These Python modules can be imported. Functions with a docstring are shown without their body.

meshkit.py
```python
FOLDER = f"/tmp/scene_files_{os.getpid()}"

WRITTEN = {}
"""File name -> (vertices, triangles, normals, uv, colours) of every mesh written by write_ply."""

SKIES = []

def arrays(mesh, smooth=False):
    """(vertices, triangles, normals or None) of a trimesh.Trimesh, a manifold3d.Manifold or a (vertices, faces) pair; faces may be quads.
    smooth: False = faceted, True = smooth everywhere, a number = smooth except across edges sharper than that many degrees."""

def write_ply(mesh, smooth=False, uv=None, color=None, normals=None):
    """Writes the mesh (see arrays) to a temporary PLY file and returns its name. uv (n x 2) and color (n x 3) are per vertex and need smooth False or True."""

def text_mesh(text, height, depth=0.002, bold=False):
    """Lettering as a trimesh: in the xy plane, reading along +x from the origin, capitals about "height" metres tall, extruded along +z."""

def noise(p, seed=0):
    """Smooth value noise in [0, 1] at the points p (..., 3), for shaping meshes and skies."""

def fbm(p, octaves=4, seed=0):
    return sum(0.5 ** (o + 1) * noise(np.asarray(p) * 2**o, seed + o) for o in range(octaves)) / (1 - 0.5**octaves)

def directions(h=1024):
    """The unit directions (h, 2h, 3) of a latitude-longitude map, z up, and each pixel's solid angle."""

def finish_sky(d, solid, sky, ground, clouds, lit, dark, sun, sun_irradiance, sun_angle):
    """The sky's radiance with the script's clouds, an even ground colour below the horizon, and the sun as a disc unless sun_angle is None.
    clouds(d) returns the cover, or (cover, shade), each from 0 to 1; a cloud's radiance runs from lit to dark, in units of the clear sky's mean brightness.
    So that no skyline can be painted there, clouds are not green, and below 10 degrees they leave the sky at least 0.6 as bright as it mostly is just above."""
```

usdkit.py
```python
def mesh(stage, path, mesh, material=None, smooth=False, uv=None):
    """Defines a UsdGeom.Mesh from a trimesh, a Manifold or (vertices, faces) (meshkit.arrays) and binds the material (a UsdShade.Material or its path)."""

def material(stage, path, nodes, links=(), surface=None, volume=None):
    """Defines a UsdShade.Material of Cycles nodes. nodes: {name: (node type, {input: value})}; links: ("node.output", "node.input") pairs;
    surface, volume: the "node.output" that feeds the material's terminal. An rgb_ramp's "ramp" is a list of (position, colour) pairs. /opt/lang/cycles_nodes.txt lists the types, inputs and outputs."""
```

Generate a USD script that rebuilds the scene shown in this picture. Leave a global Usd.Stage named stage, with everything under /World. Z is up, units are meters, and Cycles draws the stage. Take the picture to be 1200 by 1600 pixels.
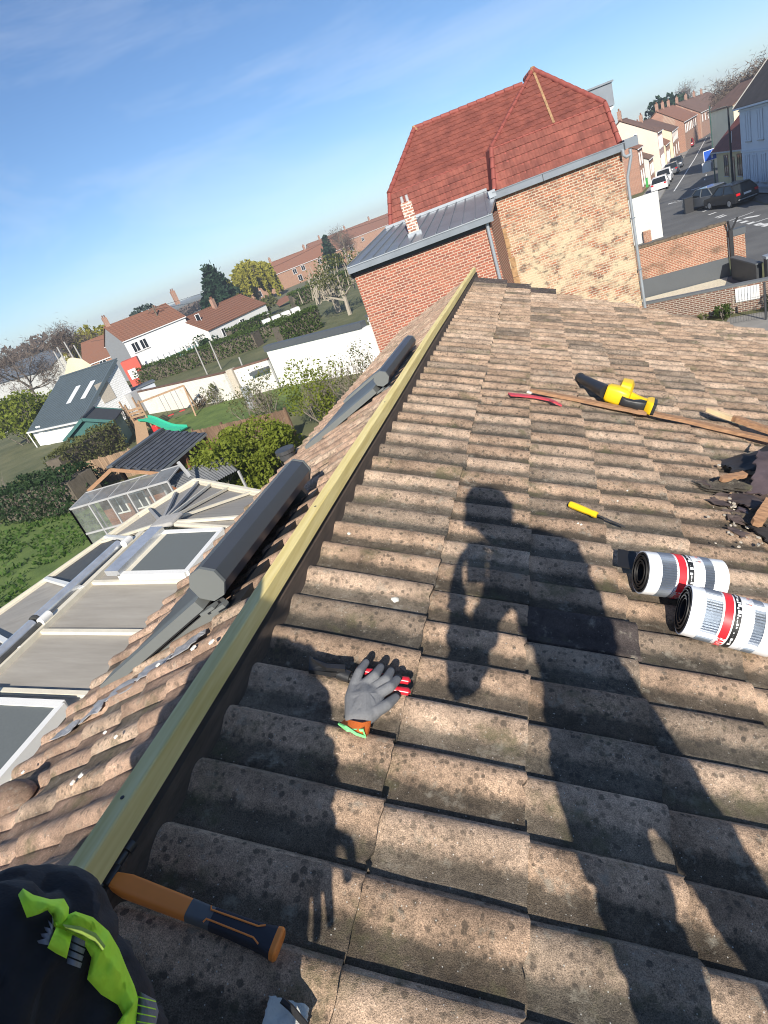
import math, random
import numpy as np
import trimesh, manifold3d, usdkit, meshkit
from shapely.geometry import Polygon
from pxr import Usd, UsdGeom, UsdShade, UsdLux, Gf, Sdf, Vt

stage = Usd.Stage.CreateInMemory()
UsdGeom.SetStageUpAxis(stage, UsdGeom.Tokens.z)
UsdGeom.SetStageMetersPerUnit(stage, 1.0)
UsdGeom.Xform.Define(stage, '/World')
UsdGeom.Scope.Define(stage, '/World/Looks')
A_ = np.array

# ------------------------------------------------------------------ camera, sky, sun
CAMZ = 7.6
FPX = 912.18                        # focal length in pixels of the 1200 wide photograph
CM = A_([[0.92249, 0.207447, -0.325542], [-0.185971, -0.500178, -0.845717], [-0.33827, 0.840707, -0.42283]])     # rows: right, down, forward in world axes
EYE = A_([0.0, 0.0, CAMZ])
cam = UsdGeom.Camera.Define(stage, '/World/camera')
cam.CreateHorizontalApertureAttr(36.0)
cam.CreateVerticalApertureAttr(48.0)
cam.CreateFocalLengthAttr(FPX / 1200 * 36.0)
cam.CreateClippingRangeAttr(Gf.Vec2f(0.03, 4000))
EXPOSURE = 0.55
cam.CreateExposureAttr(EXPOSURE)
_m = np.eye(4); _m[0, :3] = CM[0]; _m[1, :3] = -CM[1]; _m[2, :3] = -CM[2]; _m[3, :3] = EYE
UsdGeom.Xformable(cam).AddTransformOp().Set(Gf.Matrix4d(*_m.ravel().tolist()))

SUN = A_([0.2093, -0.8337, 0.5110]); SUN /= np.linalg.norm(SUN)
sun = UsdLux.DistantLight.Define(stage, '/World/sun')
sun.CreateIntensityAttr(1.25); sun.CreateAngleAttr(0.5); sun.CreateColorAttr(Gf.Vec3f(1.0, 0.93, 0.82))
sun.CreateNormalizeAttr(True)
_x = np.cross([0, 0, 1.0], SUN); _x /= np.linalg.norm(_x); _y = np.cross(SUN, _x)
_m = np.eye(4); _m[0, :3] = _x; _m[1, :3] = _y; _m[2, :3] = SUN
UsdGeom.Xformable(sun).AddTransformOp().Set(Gf.Matrix4d(*_m.ravel().tolist()))

sky_mat = usdkit.material(stage, '/World/Looks/sky_look', {
    'sky': ('sky_texture', {'sky_type': 'single_scattering', 'sun_disc': False, 'sun_elevation': math.asin(SUN[2]),
                            'sun_rotation': math.atan2(SUN[0], SUN[1]), 'altitude': 50.0, 'air_density': .9, 'aerosol_density': .1, 'ozone_density': 6.0}),
    'tc': ('texture_coordinate', {}),
    'map': ('mapping', {'scale': (1.1, 3.4, 7.0), 'rotation': (0.15, 0.1, 0.55)}),
    'cn': ('noise_texture', {'scale': 1.5, 'detail': 6, 'roughness': 0.62, 'distortion': 0.5}),
    'cr': ('rgb_ramp', {'ramp': [(0.0, (0, 0, 0)), (0.47, (0, 0, 0)), (0.72, (.17, .17, .17)), (1.0, (.28, .28, .28))]}),
    'mx': ('mix_color', {'b': (8.6, 8.8, 9.2), 'use_clamp': False}),
    'bg': ('background_shader', {'strength': 0.09}),
}, [('tc.generated', 'map.vector'), ('map.vector', 'cn.vector'), ('cn.fac', 'cr.fac'), ('cr.color', 'mx.fac'),
    ('sky.color', 'mx.a'), ('mx.result', 'bg.color')], surface='bg.background')
dome = UsdLux.DomeLight.Define(stage, '/World/sky')
dome.CreateIntensityAttr(1.0)
UsdShade.MaterialBindingAPI.Apply(dome.GetPrim()).Bind(sky_mat)
dome.GetPrim().SetCustomDataByKey('label', 'clear blue spring sky with thin wisps of high cloud and a grey haze low down')
dome.GetPrim().SetCustomDataByKey('kind', 'structure')

# ------------------------------------------------------------------ survey helpers: a line of sight from the photographer's eye, met with a level, a plane or a distance
def sight(px, py):
    r = CM.T @ A_([(px - 600) / FPX, (py - 800) / FPX, 1.0]); return r / np.linalg.norm(r)
def level(px, py, z):
    r = sight(px, py); return EYE + r * ((z - CAMZ) / r[2])
def onplane(px, py, p0, nrm):
    r = sight(px, py); return EYE + r * (((A_(p0) - EYE) @ nrm) / (r @ nrm))
def atdist(px, py, d):
    r = sight(px, py); return EYE + r * (d / math.hypot(r[0], r[1]))
def unit(a):
    a = A_(a, dtype=float); return a / np.linalg.norm(a)
def project(p):
    w = CM @ (A_(p) - EYE); return 600 + FPX * w[0] / w[2], 800 + FPX * w[1] / w[2], w[2]
def rnd(*s):
    return random.Random(repr(s))

# ------------------------------------------------------------------ mesh and prim helpers
used = {}
def numbered(path):
    k = used.get(path, 0); used[path] = k + 1
    return path if k == 0 else f'{path}_{k:03d}'

class Node:
    def __init__(self, path, loc=(0, 0, 0), rot=0.0):
        self.path = path; self.loc = A_(loc, dtype=float); self.rot = rot
        self.prim = stage.GetPrimAtPath(path)
    def local(self, v):
        v = A_(v, dtype=float) - self.loc
        if self.rot:
            c, s = math.cos(self.rot), math.sin(self.rot)
            v = np.stack([v[:, 0] * c + v[:, 1] * s, -v[:, 0] * s + v[:, 1] * c, v[:, 2]], 1)
        return v

def tag(prim, label=None, cat=None, group=None, kind=None):
    for k, x in (('label', label), ('category', cat), ('group', group), ('kind', kind)):
        if x: prim.SetCustomDataByKey(k, x)

def thing(name, label, cat, loc=(0, 0, 0), rot=0.0, group=None, kind=None):
    p = numbered('/World/' + name)
    x = UsdGeom.Xform.Define(stage, p)
    x.AddTranslateOp().Set(Gf.Vec3d(*map(float, loc)))
    if rot: x.AddRotateZOp().Set(math.degrees(rot))
    tag(x.GetPrim(), label, cat, group, kind)
    return Node(p, loc, rot)

def dup(src, loc, rot=0.0, label=None, group=None):
    name = src.path.split('/')[-1]
    base = name[:-4] if name[-4:-3] == '_' and name[-3:].isdigit() else name
    p = numbered('/World/' + base)
    x = UsdGeom.Xform.Define(stage, p)
    x.GetPrim().GetReferences().AddInternalReference(src.path)
    x.ClearXformOpOrder()
    x.GetPrim().SetInstanceable(True)
    m = np.eye(4); c, s = math.cos(rot), math.sin(rot)
    m[0, :2] = (c, s); m[1, :2] = (-s, c); m[3, :3] = loc
    x.AddTransformOp(opSuffix='place').Set(Gf.Matrix4d(*m.ravel().tolist()))
    was = src.prim.GetCustomData()
    tag(x.GetPrim(), label or was.get('label'), was.get('category'), group or was.get('group'))
    return Node(p, loc, rot)

class MB:
    """Collects faces for one mesh, in world coordinates."""
    def __init__(self): self.v, self.f, self.n = [], [], 0
    def add(self, v, f):
        v = A_(v, dtype=float).reshape(-1, 3)
        for q in f:
            for k in range(1, len(q) - 1): self.f.append((q[0] + self.n, q[k] + self.n, q[k + 1] + self.n))
        self.v.append(v); self.n += len(v); return self
    def obox(self, o, a, b, c):
        o, a, b, c = (A_(t, dtype=float) for t in (o, a, b, c))
        if np.dot(np.cross(a, b), c) < 0: o = o + c; c = -c
        v = [o, o + a, o + a + b, o + b, o + c, o + a + c, o + a + b + c, o + b + c]
        return self.add(v, [(0, 3, 2, 1), (4, 5, 6, 7), (0, 1, 5, 4), (1, 2, 6, 5), (2, 3, 7, 6), (3, 0, 4, 7)])
    def box(self, c, s, rot=0.0):
        ca, sa = math.cos(rot), math.sin(rot)
        X, Y, Z = A_([ca, sa, 0]) * s[0], A_([-sa, ca, 0]) * s[1], A_([0, 0, 1.0]) * s[2]
        return self.obox(A_(c) - (X + Y + Z) / 2, X, Y, Z)
    def bar(self, p, q, w, h, up=(0, 0, 1)):
        p, q = A_(p, dtype=float), A_(q, dtype=float); d = q - p; s = np.cross(d, up)
        if np.linalg.norm(s) < 1e-9: s = np.cross(d, (1, 0, 0))
        s = unit(s); t = unit(np.cross(s, d))
        return self.obox(p - s * w / 2 - t * h / 2, d, s * w, t * h)
    def tube(self, pts, r, n=8, cap=True):
        pts = A_(pts, dtype=float); r = np.broadcast_to(A_(r, dtype=float), (len(pts),))
        ref = None; V = []
        for i, p in enumerate(pts):
            d = unit(pts[min(i + 1, len(pts) - 1)] - pts[max(i - 1, 0)])
            if ref is None: ref = np.cross(d, (0, 0, 1.0) if abs(d[2]) < .9 else (1.0, 0, 0))
            ref = unit(ref - d * (ref @ d)); b = np.cross(d, ref)
            for k in range(n):
                a = 2 * math.pi * k / n; V.append(p + (ref * math.cos(a) + b * math.sin(a)) * r[i])
        F = [(i * n + k, i * n + (k + 1) % n, (i + 1) * n + (k + 1) % n, (i + 1) * n + k) for i in range(len(pts) - 1) for k in range(n)]
        if cap: F += [tuple(range(n))[::-1], tuple((len(pts) - 1) * n + k for k in range(n))]
        return self.add(V, F)
    def prism(self, poly, vec):
        poly = A_(poly, dtype=float); vec = A_(vec, dtype=float); n = len(poly)
        nr = np.zeros(3)
        for i in range(n): nr += np.cross(poly[i], poly[(i + 1) % n])
        if nr @ vec < 0: poly = poly[::-1]
        F = [tuple(range(n))[::-1], tuple(range(n, 2 * n))] + [(i, (i + 1) % n, n + (i + 1) % n, n + i) for i in range(n)]
        return self.add(np.vstack([poly, poly + vec]), F)
    def poly(self, p): return self.add(p, [tuple(range(len(p)))])
    def tm(self, m, off=(0, 0, 0), R=None):
        v = A_(m.vertices) if hasattr(m, 'vertices') else A_(m[0]); f = m.faces if hasattr(m, 'faces') else m[1]
        if R is not None: v = v @ A_(R)            # rows of R are the world directions of the mesh's own axes
        self.v.append(v + A_(off)); self.f += [tuple(int(t) + self.n for t in q) for q in f]; self.n += len(v); return self
    def out(self, name, mat, parent=None, smooth=False, label=None, cat=None, group=None, kind=None, uv=None):
        v, f = np.vstack(self.v), A_(self.f, dtype=int)
        if parent is not None: v = parent.local(v)
        p = numbered((parent.path if parent is not None else '/World') + '/' + name)
        usdkit.mesh(stage, p, trimesh.Trimesh(v, f, process=False), mat, smooth=smooth, uv=uv)
        prim = stage.GetPrimAtPath(p); tag(prim, label, cat, group, kind)
        nd = Node(p); 
        if parent is not None: nd.loc, nd.rot = parent.loc, parent.rot
        return nd

# ------------------------------------------------------------------ materials
M = {}
def mat(key, col, rough=0.7, var=0.12, scale=8.0, bump=0.0, bscale=None, metal=0.0, col2=None, spec=0.5, detail=4, tint=0.0, coat=0.0, stretch=None, bdist=0.01):
    """Principled surface with mottled colour and fine relief."""
    col = A_(col, dtype=float); c2 = A_(col2, dtype=float) if col2 is not None else None
    lo, hi = col * (1 - var), col * (1 + var)
    ramp = [(0.28, tuple(lo)), (0.72, tuple(hi if c2 is None else c2))]
    nodes = {'g': ('geometry', {}), 'm': ('mapping', {'scale': stretch or (1, 1, 1)}),
             'n': ('noise_texture', {'scale': scale, 'detail': detail, 'roughness': .6}), 'r': ('rgb_ramp', {'ramp': ramp}),
             'p': ('principled_bsdf', {'roughness': rough, 'metallic': metal, 'specular_ior_level': spec, 'coat_weight': coat})}
    L = [('g.position', 'm.vector'), ('m.vector', 'n.vector'), ('n.fac', 'r.fac')]
    src = 'r.color'
    if tint:
        nodes.update({'o': ('object_info', {}), 'tr': ('map_range', {'to_min': 1 - tint, 'to_max': 1 + tint}), 'h': ('hsv', {})})
        L += [('o.random', 'tr.value'), ('tr.result', 'h.value'), (src, 'h.color')]; src = 'h.color'
    L.append((src, 'p.base_color'))
    if bump:
        nodes.update({'bn': ('noise_texture', {'scale': bscale or scale * 4, 'detail': 5, 'roughness': .65}), 'b': ('bump', {'strength': bump, 'distance': bdist})})
        L += [('m.vector', 'bn.vector'), ('bn.fac', 'b.height'), ('b.normal', 'p.normal')]
    M[key] = usdkit.material(stage, '/World/Looks/' + key, nodes, L, surface='p.BSDF'); return M[key]

def brickmat(key, az, c1, c2, mortar, bw=.22, rh=.072, ms=.011, patch=None, bump=.6, origin=(0, 0, 0), dark=None, patch_at=(.5, .62), pscale=.8):
    """Brickwork laid along a wall whose horizontal direction makes the angle az with +x."""
    nodes = {'g': ('geometry', {}), 'rot': ('vector_rotate', {'rotate_type': 'z_axis', 'angle': -az, 'center': origin}), 's': ('separate_xyz', {}),
             'c': ('combine_xyz', {}), 'br': ('brick_texture', {'color1': c1, 'color2': c2, 'mortar': mortar, 'scale': 1.0, 'mortar_size': ms, 'mortar_smooth': .3,
                                                            'brick_width': bw, 'row_height': rh, 'bias': -.1}),
             'n': ('noise_texture', {'scale': 40.0, 'detail': 4}), 'nr': ('map_range', {'from_min': .3, 'from_max': .7, 'to_min': .75, 'to_max': 1.22}),
             'h': ('hsv', {}), 'p': ('principled_bsdf', {'roughness': .88, 'specular_ior_level': .25}), 'b': ('bump', {'strength': bump, 'distance': .012, 'invert': True}),
             'wn': ('noise_texture', {'scale': 2.5, 'detail': 3}), 'wm': ('vector_math', {'math_type': 'scale', 'scale': .012}), 'wa': ('vector_math', {'math_type': 'add'})}
    L = [('g.position', 'rot.vector'), ('rot.vector', 's.vector'), ('s.x', 'c.x'), ('s.z', 'c.y'), ('c.vector', 'wa.vector1'), ('g.position', 'wn.vector'), ('wn.color', 'wm.vector1'), ('wm.vector', 'wa.vector2'),
         ('wa.vector', 'br.vector'), ('g.position', 'n.vector'), ('n.fac', 'nr.value'), ('nr.result', 'h.value'), ('br.color', 'h.color')]
    src = 'h.color'
    for i, pp in enumerate(patch or []):
        col, lo, hi, sc, amount, seed = pp[:6]
        a, b_, c_, d_ = f'pn{i}', f'pr{i}', f'pm{i}', f'pmap{i}'
        nodes.update({d_: ('mapping', {'location': (seed, seed * 2.3, 0), 'scale': (1, 1, 1.6)}), a: ('noise_texture', {'scale': sc, 'detail': 5, 'roughness': .65}), b_: ('map_range', {'from_min': lo, 'from_max': hi, 'to_min': 0, 'to_max': amount, 'clamp': True}), c_: ('mix_color', {'b': col})})
        L += [('g.position', d_ + '.vector'), (d_ + '.vector', a + '.vector'), (a + '.fac', b_ + '.value'), (src, c_ + '.a')]
        if len(pp) > 6:
            nodes.update({f'pz{i}': ('map_range', {'from_min': pp[6][0], 'from_max': pp[6][1], 'to_min': 1, 'to_max': 0, 'clamp': True}), f'pq{i}': ('math', {'math_type': 'multiply'})})
            L += [('s.z', f'pz{i}.value'), (f'pz{i}.result', f'pq{i}.value1'), (b_ + '.result', f'pq{i}.value2'), (f'pq{i}.value', c_ + '.fac')]
        else: L.append((b_ + '.result', c_ + '.fac'))
        src = c_ + '.result'
    L += [(src, 'p.base_color'), ('br.fac', 'b.height'), ('b.normal', 'p.normal')]
    M[key] = usdkit.material(stage, '/World/Looks/' + key, nodes, L, surface='p.BSDF'); return M[key]

def tilemat(key, roll, pan, dark, speck, grey=0.0, glow=1.0):
    """Old concrete roof tile: sandy roll, dirty pan (uv.x runs across the tile), lichen spots and grit."""
    nodes = {'tc': ('texture_coordinate', {}), 'su': ('separate_xyz', {}), 'g': ('geometry', {}), 'o': ('object_info', {}),
             'wob': ('noise_texture', {'scale': 26.0, 'detail': 4, 'roughness': .7}), 'wm': ('math', {'math_type': 'multiply_add', 'value2': .34, 'value3': -.17}),
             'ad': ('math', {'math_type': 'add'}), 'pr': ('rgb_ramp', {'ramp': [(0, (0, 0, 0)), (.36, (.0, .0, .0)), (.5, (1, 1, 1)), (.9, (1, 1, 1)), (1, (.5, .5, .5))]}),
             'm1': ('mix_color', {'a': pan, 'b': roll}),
             'gr': ('noise_texture', {'scale': 420.0, 'detail': 3, 'roughness': .7}), 'grr': ('map_range', {'from_min': .32, 'from_max': .68, 'to_min': .4, 'to_max': 1.6}), 'h1': ('hsv', {}),
             'bl': ('noise_texture', {'scale': 7.0, 'detail': 5, 'roughness': .7}), 'blr': ('map_range', {'from_min': .35, 'from_max': .65, 'to_min': .6, 'to_max': 1.3}), 'h2': ('hsv', {}),
             'or': ('map_range', {'to_min': .82, 'to_max': 1.14}), 'h3': ('hsv', {}),
             'vo': ('voronoi_texture', {'scale': 62.0, 'randomness': 1.0}), 'vn': ('noise_texture', {'scale': 120.0, 'detail': 3}), 'vm': ('math', {'math_type': 'multiply_add', 'value2': .75, 'value3': -.37}), 'va': ('math', {'math_type': 'add'}), 'vs': ('math', {'math_type': 'multiply_add', 'value2': -.42}), 
             'mo': ('noise_texture', {'scale': 85.0, 'detail': 6, 'roughness': .78}), 'mor': ('map_range', {'from_min': .47, 'from_max': .66, 'to_min': 0, 'to_max': .7, 'clamp': True}), 'mob': ('noise_texture', {'scale': 3.1, 'detail': 2}), 'mobr': ('map_range', {'from_min': .35, 'from_max': .65, 'to_min': .35, 'to_max': 1.0, 'clamp': True}), 'mom': ('math', {'math_type': 'multiply'}), 'm4': ('mix_color', {'b': dark}),
             'vr': ('rgb_ramp', {'ramp': [(0, (1, 1, 1)), (.02, (1, 1, 1)), (.2, (0, 0, 0)), (1, (0, 0, 0))]}),
             'vc': ('separate_color', {}), 'vcr': ('rgb_ramp', {'ramp': [(0, (0, 0, 0)), (.4, (0, 0, 0)), (.5, (.45, .45, .45)), (1, (.75, .75, .75))]}), 'vmul': ('math', {'math_type': 'multiply'}), 'm2': ('mix_color', {'b': dark}),
             'sp': ('voronoi_texture', {'scale': 95.0}), 'spr': ('rgb_ramp', {'ramp': [(0, (1, 1, 1)), (.11, (1, 1, 1)), (.15, (0, 0, 0)), (1, (0, 0, 0))]}), 'spc': ('separate_color', {}), 'spcr': ('rgb_ramp', {'ramp': [(0, (0, 0, 0)), (.78, (0, 0, 0)), (.8, (.8, .8, .8)), (1, (.9, .9, .9))]}), 'spm': ('math', {'math_type': 'multiply'}), 'm3': ('mix_color', {'b': speck}),
             'li': ('noise_texture', {'scale': 19.0, 'detail': 6, 'roughness': .72}), 'lir': ('map_range', {'from_min': .57, 'from_max': .68, 'to_min': 0, 'to_max': .55, 'clamp': True}), 'm5': ('mix_color', {'b': (.34, .31, .25)}), 'ms': ('noise_texture', {'scale': 5.5, 'detail': 5, 'roughness': .7}), 'msr': ('map_range', {'from_min': .56, 'from_max': .68, 'to_min': 0, 'to_max': .6, 'clamp': True}), 'm6': ('mix_color', {'b': (.1, .1, .05)}),
             'b1': ('bump', {'strength': .8, 'distance': .004}), 'b2': ('bump', {'strength': .5, 'distance': .012}),
             'p': ('principled_bsdf', {'roughness': .93, 'specular_ior_level': .2})}
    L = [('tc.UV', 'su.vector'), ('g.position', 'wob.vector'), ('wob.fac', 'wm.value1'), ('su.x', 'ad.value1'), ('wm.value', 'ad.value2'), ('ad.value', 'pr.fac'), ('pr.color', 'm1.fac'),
         ('g.position', 'gr.vector'), ('gr.fac', 'grr.value'), ('grr.result', 'h1.value'), ('m1.result', 'h1.color'),
         ('g.position', 'bl.vector'), ('bl.fac', 'blr.value'), ('blr.result', 'h2.value'), ('h1.color', 'h2.color'),
         ('o.random', 'or.value'), ('or.result', 'h3.value'), ('h2.color', 'h3.color'),
         ('g.position', 'vo.vector'), ('g.position', 'vn.vector'), ('vn.fac', 'vm.value1'), ('vo.distance', 'va.value1'), ('vm.value', 'va.value2'), ('vo.color', 'vc.color'), ('vc.g', 'vs.value1'), ('va.value', 'vs.value3'), ('vs.value', 'vr.fac'), ('vc.r', 'vcr.fac'), ('vr.color', 'vmul.value1'), ('vcr.color', 'vmul.value2'), ('vmul.value', 'm2.fac'), ('g.position', 'mo.vector'), ('mo.fac', 'mor.value'), ('g.position', 'mob.vector'), ('mob.fac', 'mobr.value'), ('mor.result', 'mom.value1'), ('mobr.result', 'mom.value2'), ('mom.value', 'm4.fac'), ('h3.color', 'm4.a'), ('m4.result', 'm2.a'),
         ('g.position', 'sp.vector'), ('sp.distance', 'spr.fac'), ('sp.color', 'spc.color'), ('spc.g', 'spcr.fac'), ('spr.color', 'spm.value1'), ('spcr.color', 'spm.value2'), ('spm.value', 'm3.fac'), ('m2.result', 'm3.a'),
         ('g.position', 'li.vector'), ('li.fac', 'lir.value'), ('lir.result', 'm5.fac'), ('m3.result', 'm5.a'), ('g.position', 'ms.vector'), ('ms.fac', 'msr.value'), ('msr.result', 'm6.fac'), ('m5.result', 'm6.a'), ('m6.result', 'p.base_color'), ('gr.fac', 'b1.height'), ('bl.fac', 'b2.height'), ('b1.normal', 'b2.normal'), ('b2.normal', 'p.normal')]
    M[key] = usdkit.material(stage, '/World/Looks/' + key, nodes, L, surface='p.BSDF'); return M[key]

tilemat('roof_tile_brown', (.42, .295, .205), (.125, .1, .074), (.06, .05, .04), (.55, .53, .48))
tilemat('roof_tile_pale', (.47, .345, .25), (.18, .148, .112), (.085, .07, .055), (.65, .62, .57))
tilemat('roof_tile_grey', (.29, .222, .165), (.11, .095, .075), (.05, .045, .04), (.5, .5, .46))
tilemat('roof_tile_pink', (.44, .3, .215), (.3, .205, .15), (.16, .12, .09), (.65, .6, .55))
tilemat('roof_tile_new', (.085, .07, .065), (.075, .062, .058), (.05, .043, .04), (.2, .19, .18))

# ------------------------------------------------------------------ the roof the photographer stands on
U = A_([0.914212, -0.008618, -0.405145]); V = A_([0.0, 0.999774, -0.021266]); N = A_([0.405236, 0.019441, 0.914005])      # down the right slope, along the ridge, out of the right slope
HR = 1.24
R0 = EYE - HR * N                     # foot of the perpendicular on the right slope
GAUGE, ROLL = 0.3175, 0.16
UA = -0.54
DIH = math.radians(44)
UL = -U * math.cos(DIH) - N * math.sin(DIH); NL = -U * math.sin(DIH) + N * math.cos(DIH)
APEX = R0 + U * UA
NB = unit(N + NL); SB = unit(np.cross(V, NB))
def RS(a, b, c=0.0): return R0 + U * a + V * b + N * c          # a point of the right slope: a down, b along, c out
def LS(a, b, c=0.0): return APEX + UL * a + V * b + NL * c      # a point of the left slope: a down from the ridge
def spot(px, py, lift=0.0):                                       # (a, b) of the right slope under a line of sight
    q = onplane(px, py, R0 + N * lift, N) - R0; return q @ U, q @ V

_prof = [(0, -.010), (0.0, .006), (.018, .004), (.045, .0035), (.068, .0075), (.088, .017), (.107, .0255), (.125, .029), (.140, .0265), (.151, .0185), (.159, .009), (.1645, .003), (.1645, -.010)]
def tile_mesh(P0, D, X, O, length, tilt, flip=False, seed=0, taper_end=False):
    """One roll tile. P0: upper near corner; D down, X across, O out. Returns vertices, faces, uv."""
    r = rnd('tile', seed)
    V_, T = [], []
    ns = 4
    for j in range(ns):
        t = j / (ns - 1); a = length * t
        for (s, c) in _prof:
            s2 = (ROLL - s) if flip else s
            cc = c + tilt * t + r.uniform(-.0012, .0012)
            if j == ns - 1 and c > 0: cc -= .002 + (r.uniform(0, .006) if r.random() < .2 else 0)
            V_.append(P0 + D * (a + ((r.uniform(-.0025, .0025) - (r.uniform(.004, .014) if r.random() < .07 else 0)) if j == ns - 1 else 0)) + X * s2 + O * cc); T.append((s / .1645, t))
    m = len(_prof); F = []
    for j in range(ns - 1):
        for k in range(m - 1):
            q = (j * m + k, (j + 1) * m + k, (j + 1) * m + k + 1, j * m + k + 1)
            F.append(q if not flip else q[::-1])
    # lower end face, with its own vertices
    b = len(V_); e = (ns - 1) * m
    for k in range(m):
        V_.append(V_[e + k]); T.append((_prof[k][0] / .1645, 1))
    for k in range(m):
        low = V_[e + k] - O * (.015 + max(_prof[k][1], 0) * .12); V_.append(low); T.append((.1, 1))
    for k in range(m - 1):
        q = (b + k, b + m + k, b + m + k + 1, b + k + 1); F.append(q if not flip else q[::-1])
    # upper end face
    b = len(V_)
    for k in range(m): V_.append(V_[k]); T.append((.1, 0))
    for k in range(m): V_.append(V_[k] - O * .012); T.append((.1, 0))
    for k in range(m - 1):
        q = (b + k, b + k + 1, b + m + k + 1, b + m + k); F.append(q if not flip else q[::-1])
    return A_(V_), F, A_(T)

def verge(a): return 8.72 - 0.40 * (a + .58)

house = thing('tiled_house', 'brown concrete roll-tiled roof of the house in the foreground, ridge tiles taken off', 'house', (R0[0], R0[1], 0))
tiles = []
COURSES = [-.0769 + GAUGE * k for k in range(0, 15)]
B0 = 0.321 - ROLL * 11                    # joint between two tiles, from the photograph
for k, low in enumerate(COURSES):
    for j in range(75):
        b = B0 + ROLL * j
        if b + .1 > verge(low - GAUGE / 2): continue
        r = rnd('R', k, j)
        ln = GAUGE + .05 if k else .448
        yaw = r.gauss(0, .007); d = unit(U + V * yaw); x = unit(V - U * yaw)
        P = RS(low - ln + r.gauss(0, .004) + (r.uniform(.006, .016) if r.random() < .06 else 0), b + .0015 + r.gauss(0, .0015), .0 + r.uniform(-.0015, .0025))
        key = r.choices(['roof_tile_brown', 'roof_tile_pale', 'roof_tile_grey'], [6, 2.2, 1.4])[0]
        tilt = .021 + r.uniform(-.002, .003)
        ex = ()
        if k == 2 and abs(b - 1.441) < .07: key, ex = 'roof_tile_new', 'odd'; P = P + N * .012
        if k <= 2 and j >= 0 and b > verge(low - GAUGE / 2) - .42: key = 'roof_tile_new'; P = P + N * .012
        if k == 2 and 6.15 < b < 6.5: key = 'roof_tile_grey'
        mid = RS(low - GAUGE / 2, b + .08); px, py, w = project(mid)
        size = (1 / w ** 2 if w > .2 and -60 < px < 1260 and 380 < py < 1680 else 0)
        tiles.append((size, tile_mesh(P, d, x, N, ln, tilt, False, (k, j)), key, ex))
LC = [.40 + .265 * k for k in range(5)]
for k, low in enumerate(LC):
    for j in range(75):
        b = 0.04 - ROLL * 11 + ROLL * j
        if b + .1 > 9.35 + .05 * k: continue
        r = rnd('L', k, j)
        ln = .315 if k else .38
        yaw = r.gauss(0, .006); d = unit(UL + V * yaw); x = unit(V - UL * yaw)
        P = LS(low - ln + r.gauss(0, .004), b + .0015, r.uniform(-.0015, .0025))
        key = r.choices(['roof_tile_pink', 'roof_tile_pale', 'roof_tile_brown'], [7, 2, .6])[0]
        mid = LS(low - GAUGE / 2, b + .08); px, py, w = project(mid)
        size = (.6 / w ** 2 if w > .2 and -60 < px < 1260 and 380 < py < 1680 else 0)
        tiles.append((size, tile_mesh(P, d, x, NL, ln, .021, True, ('L', k, j)), key, ()))
tiles.sort(key=lambda t: -t[0])
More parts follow.
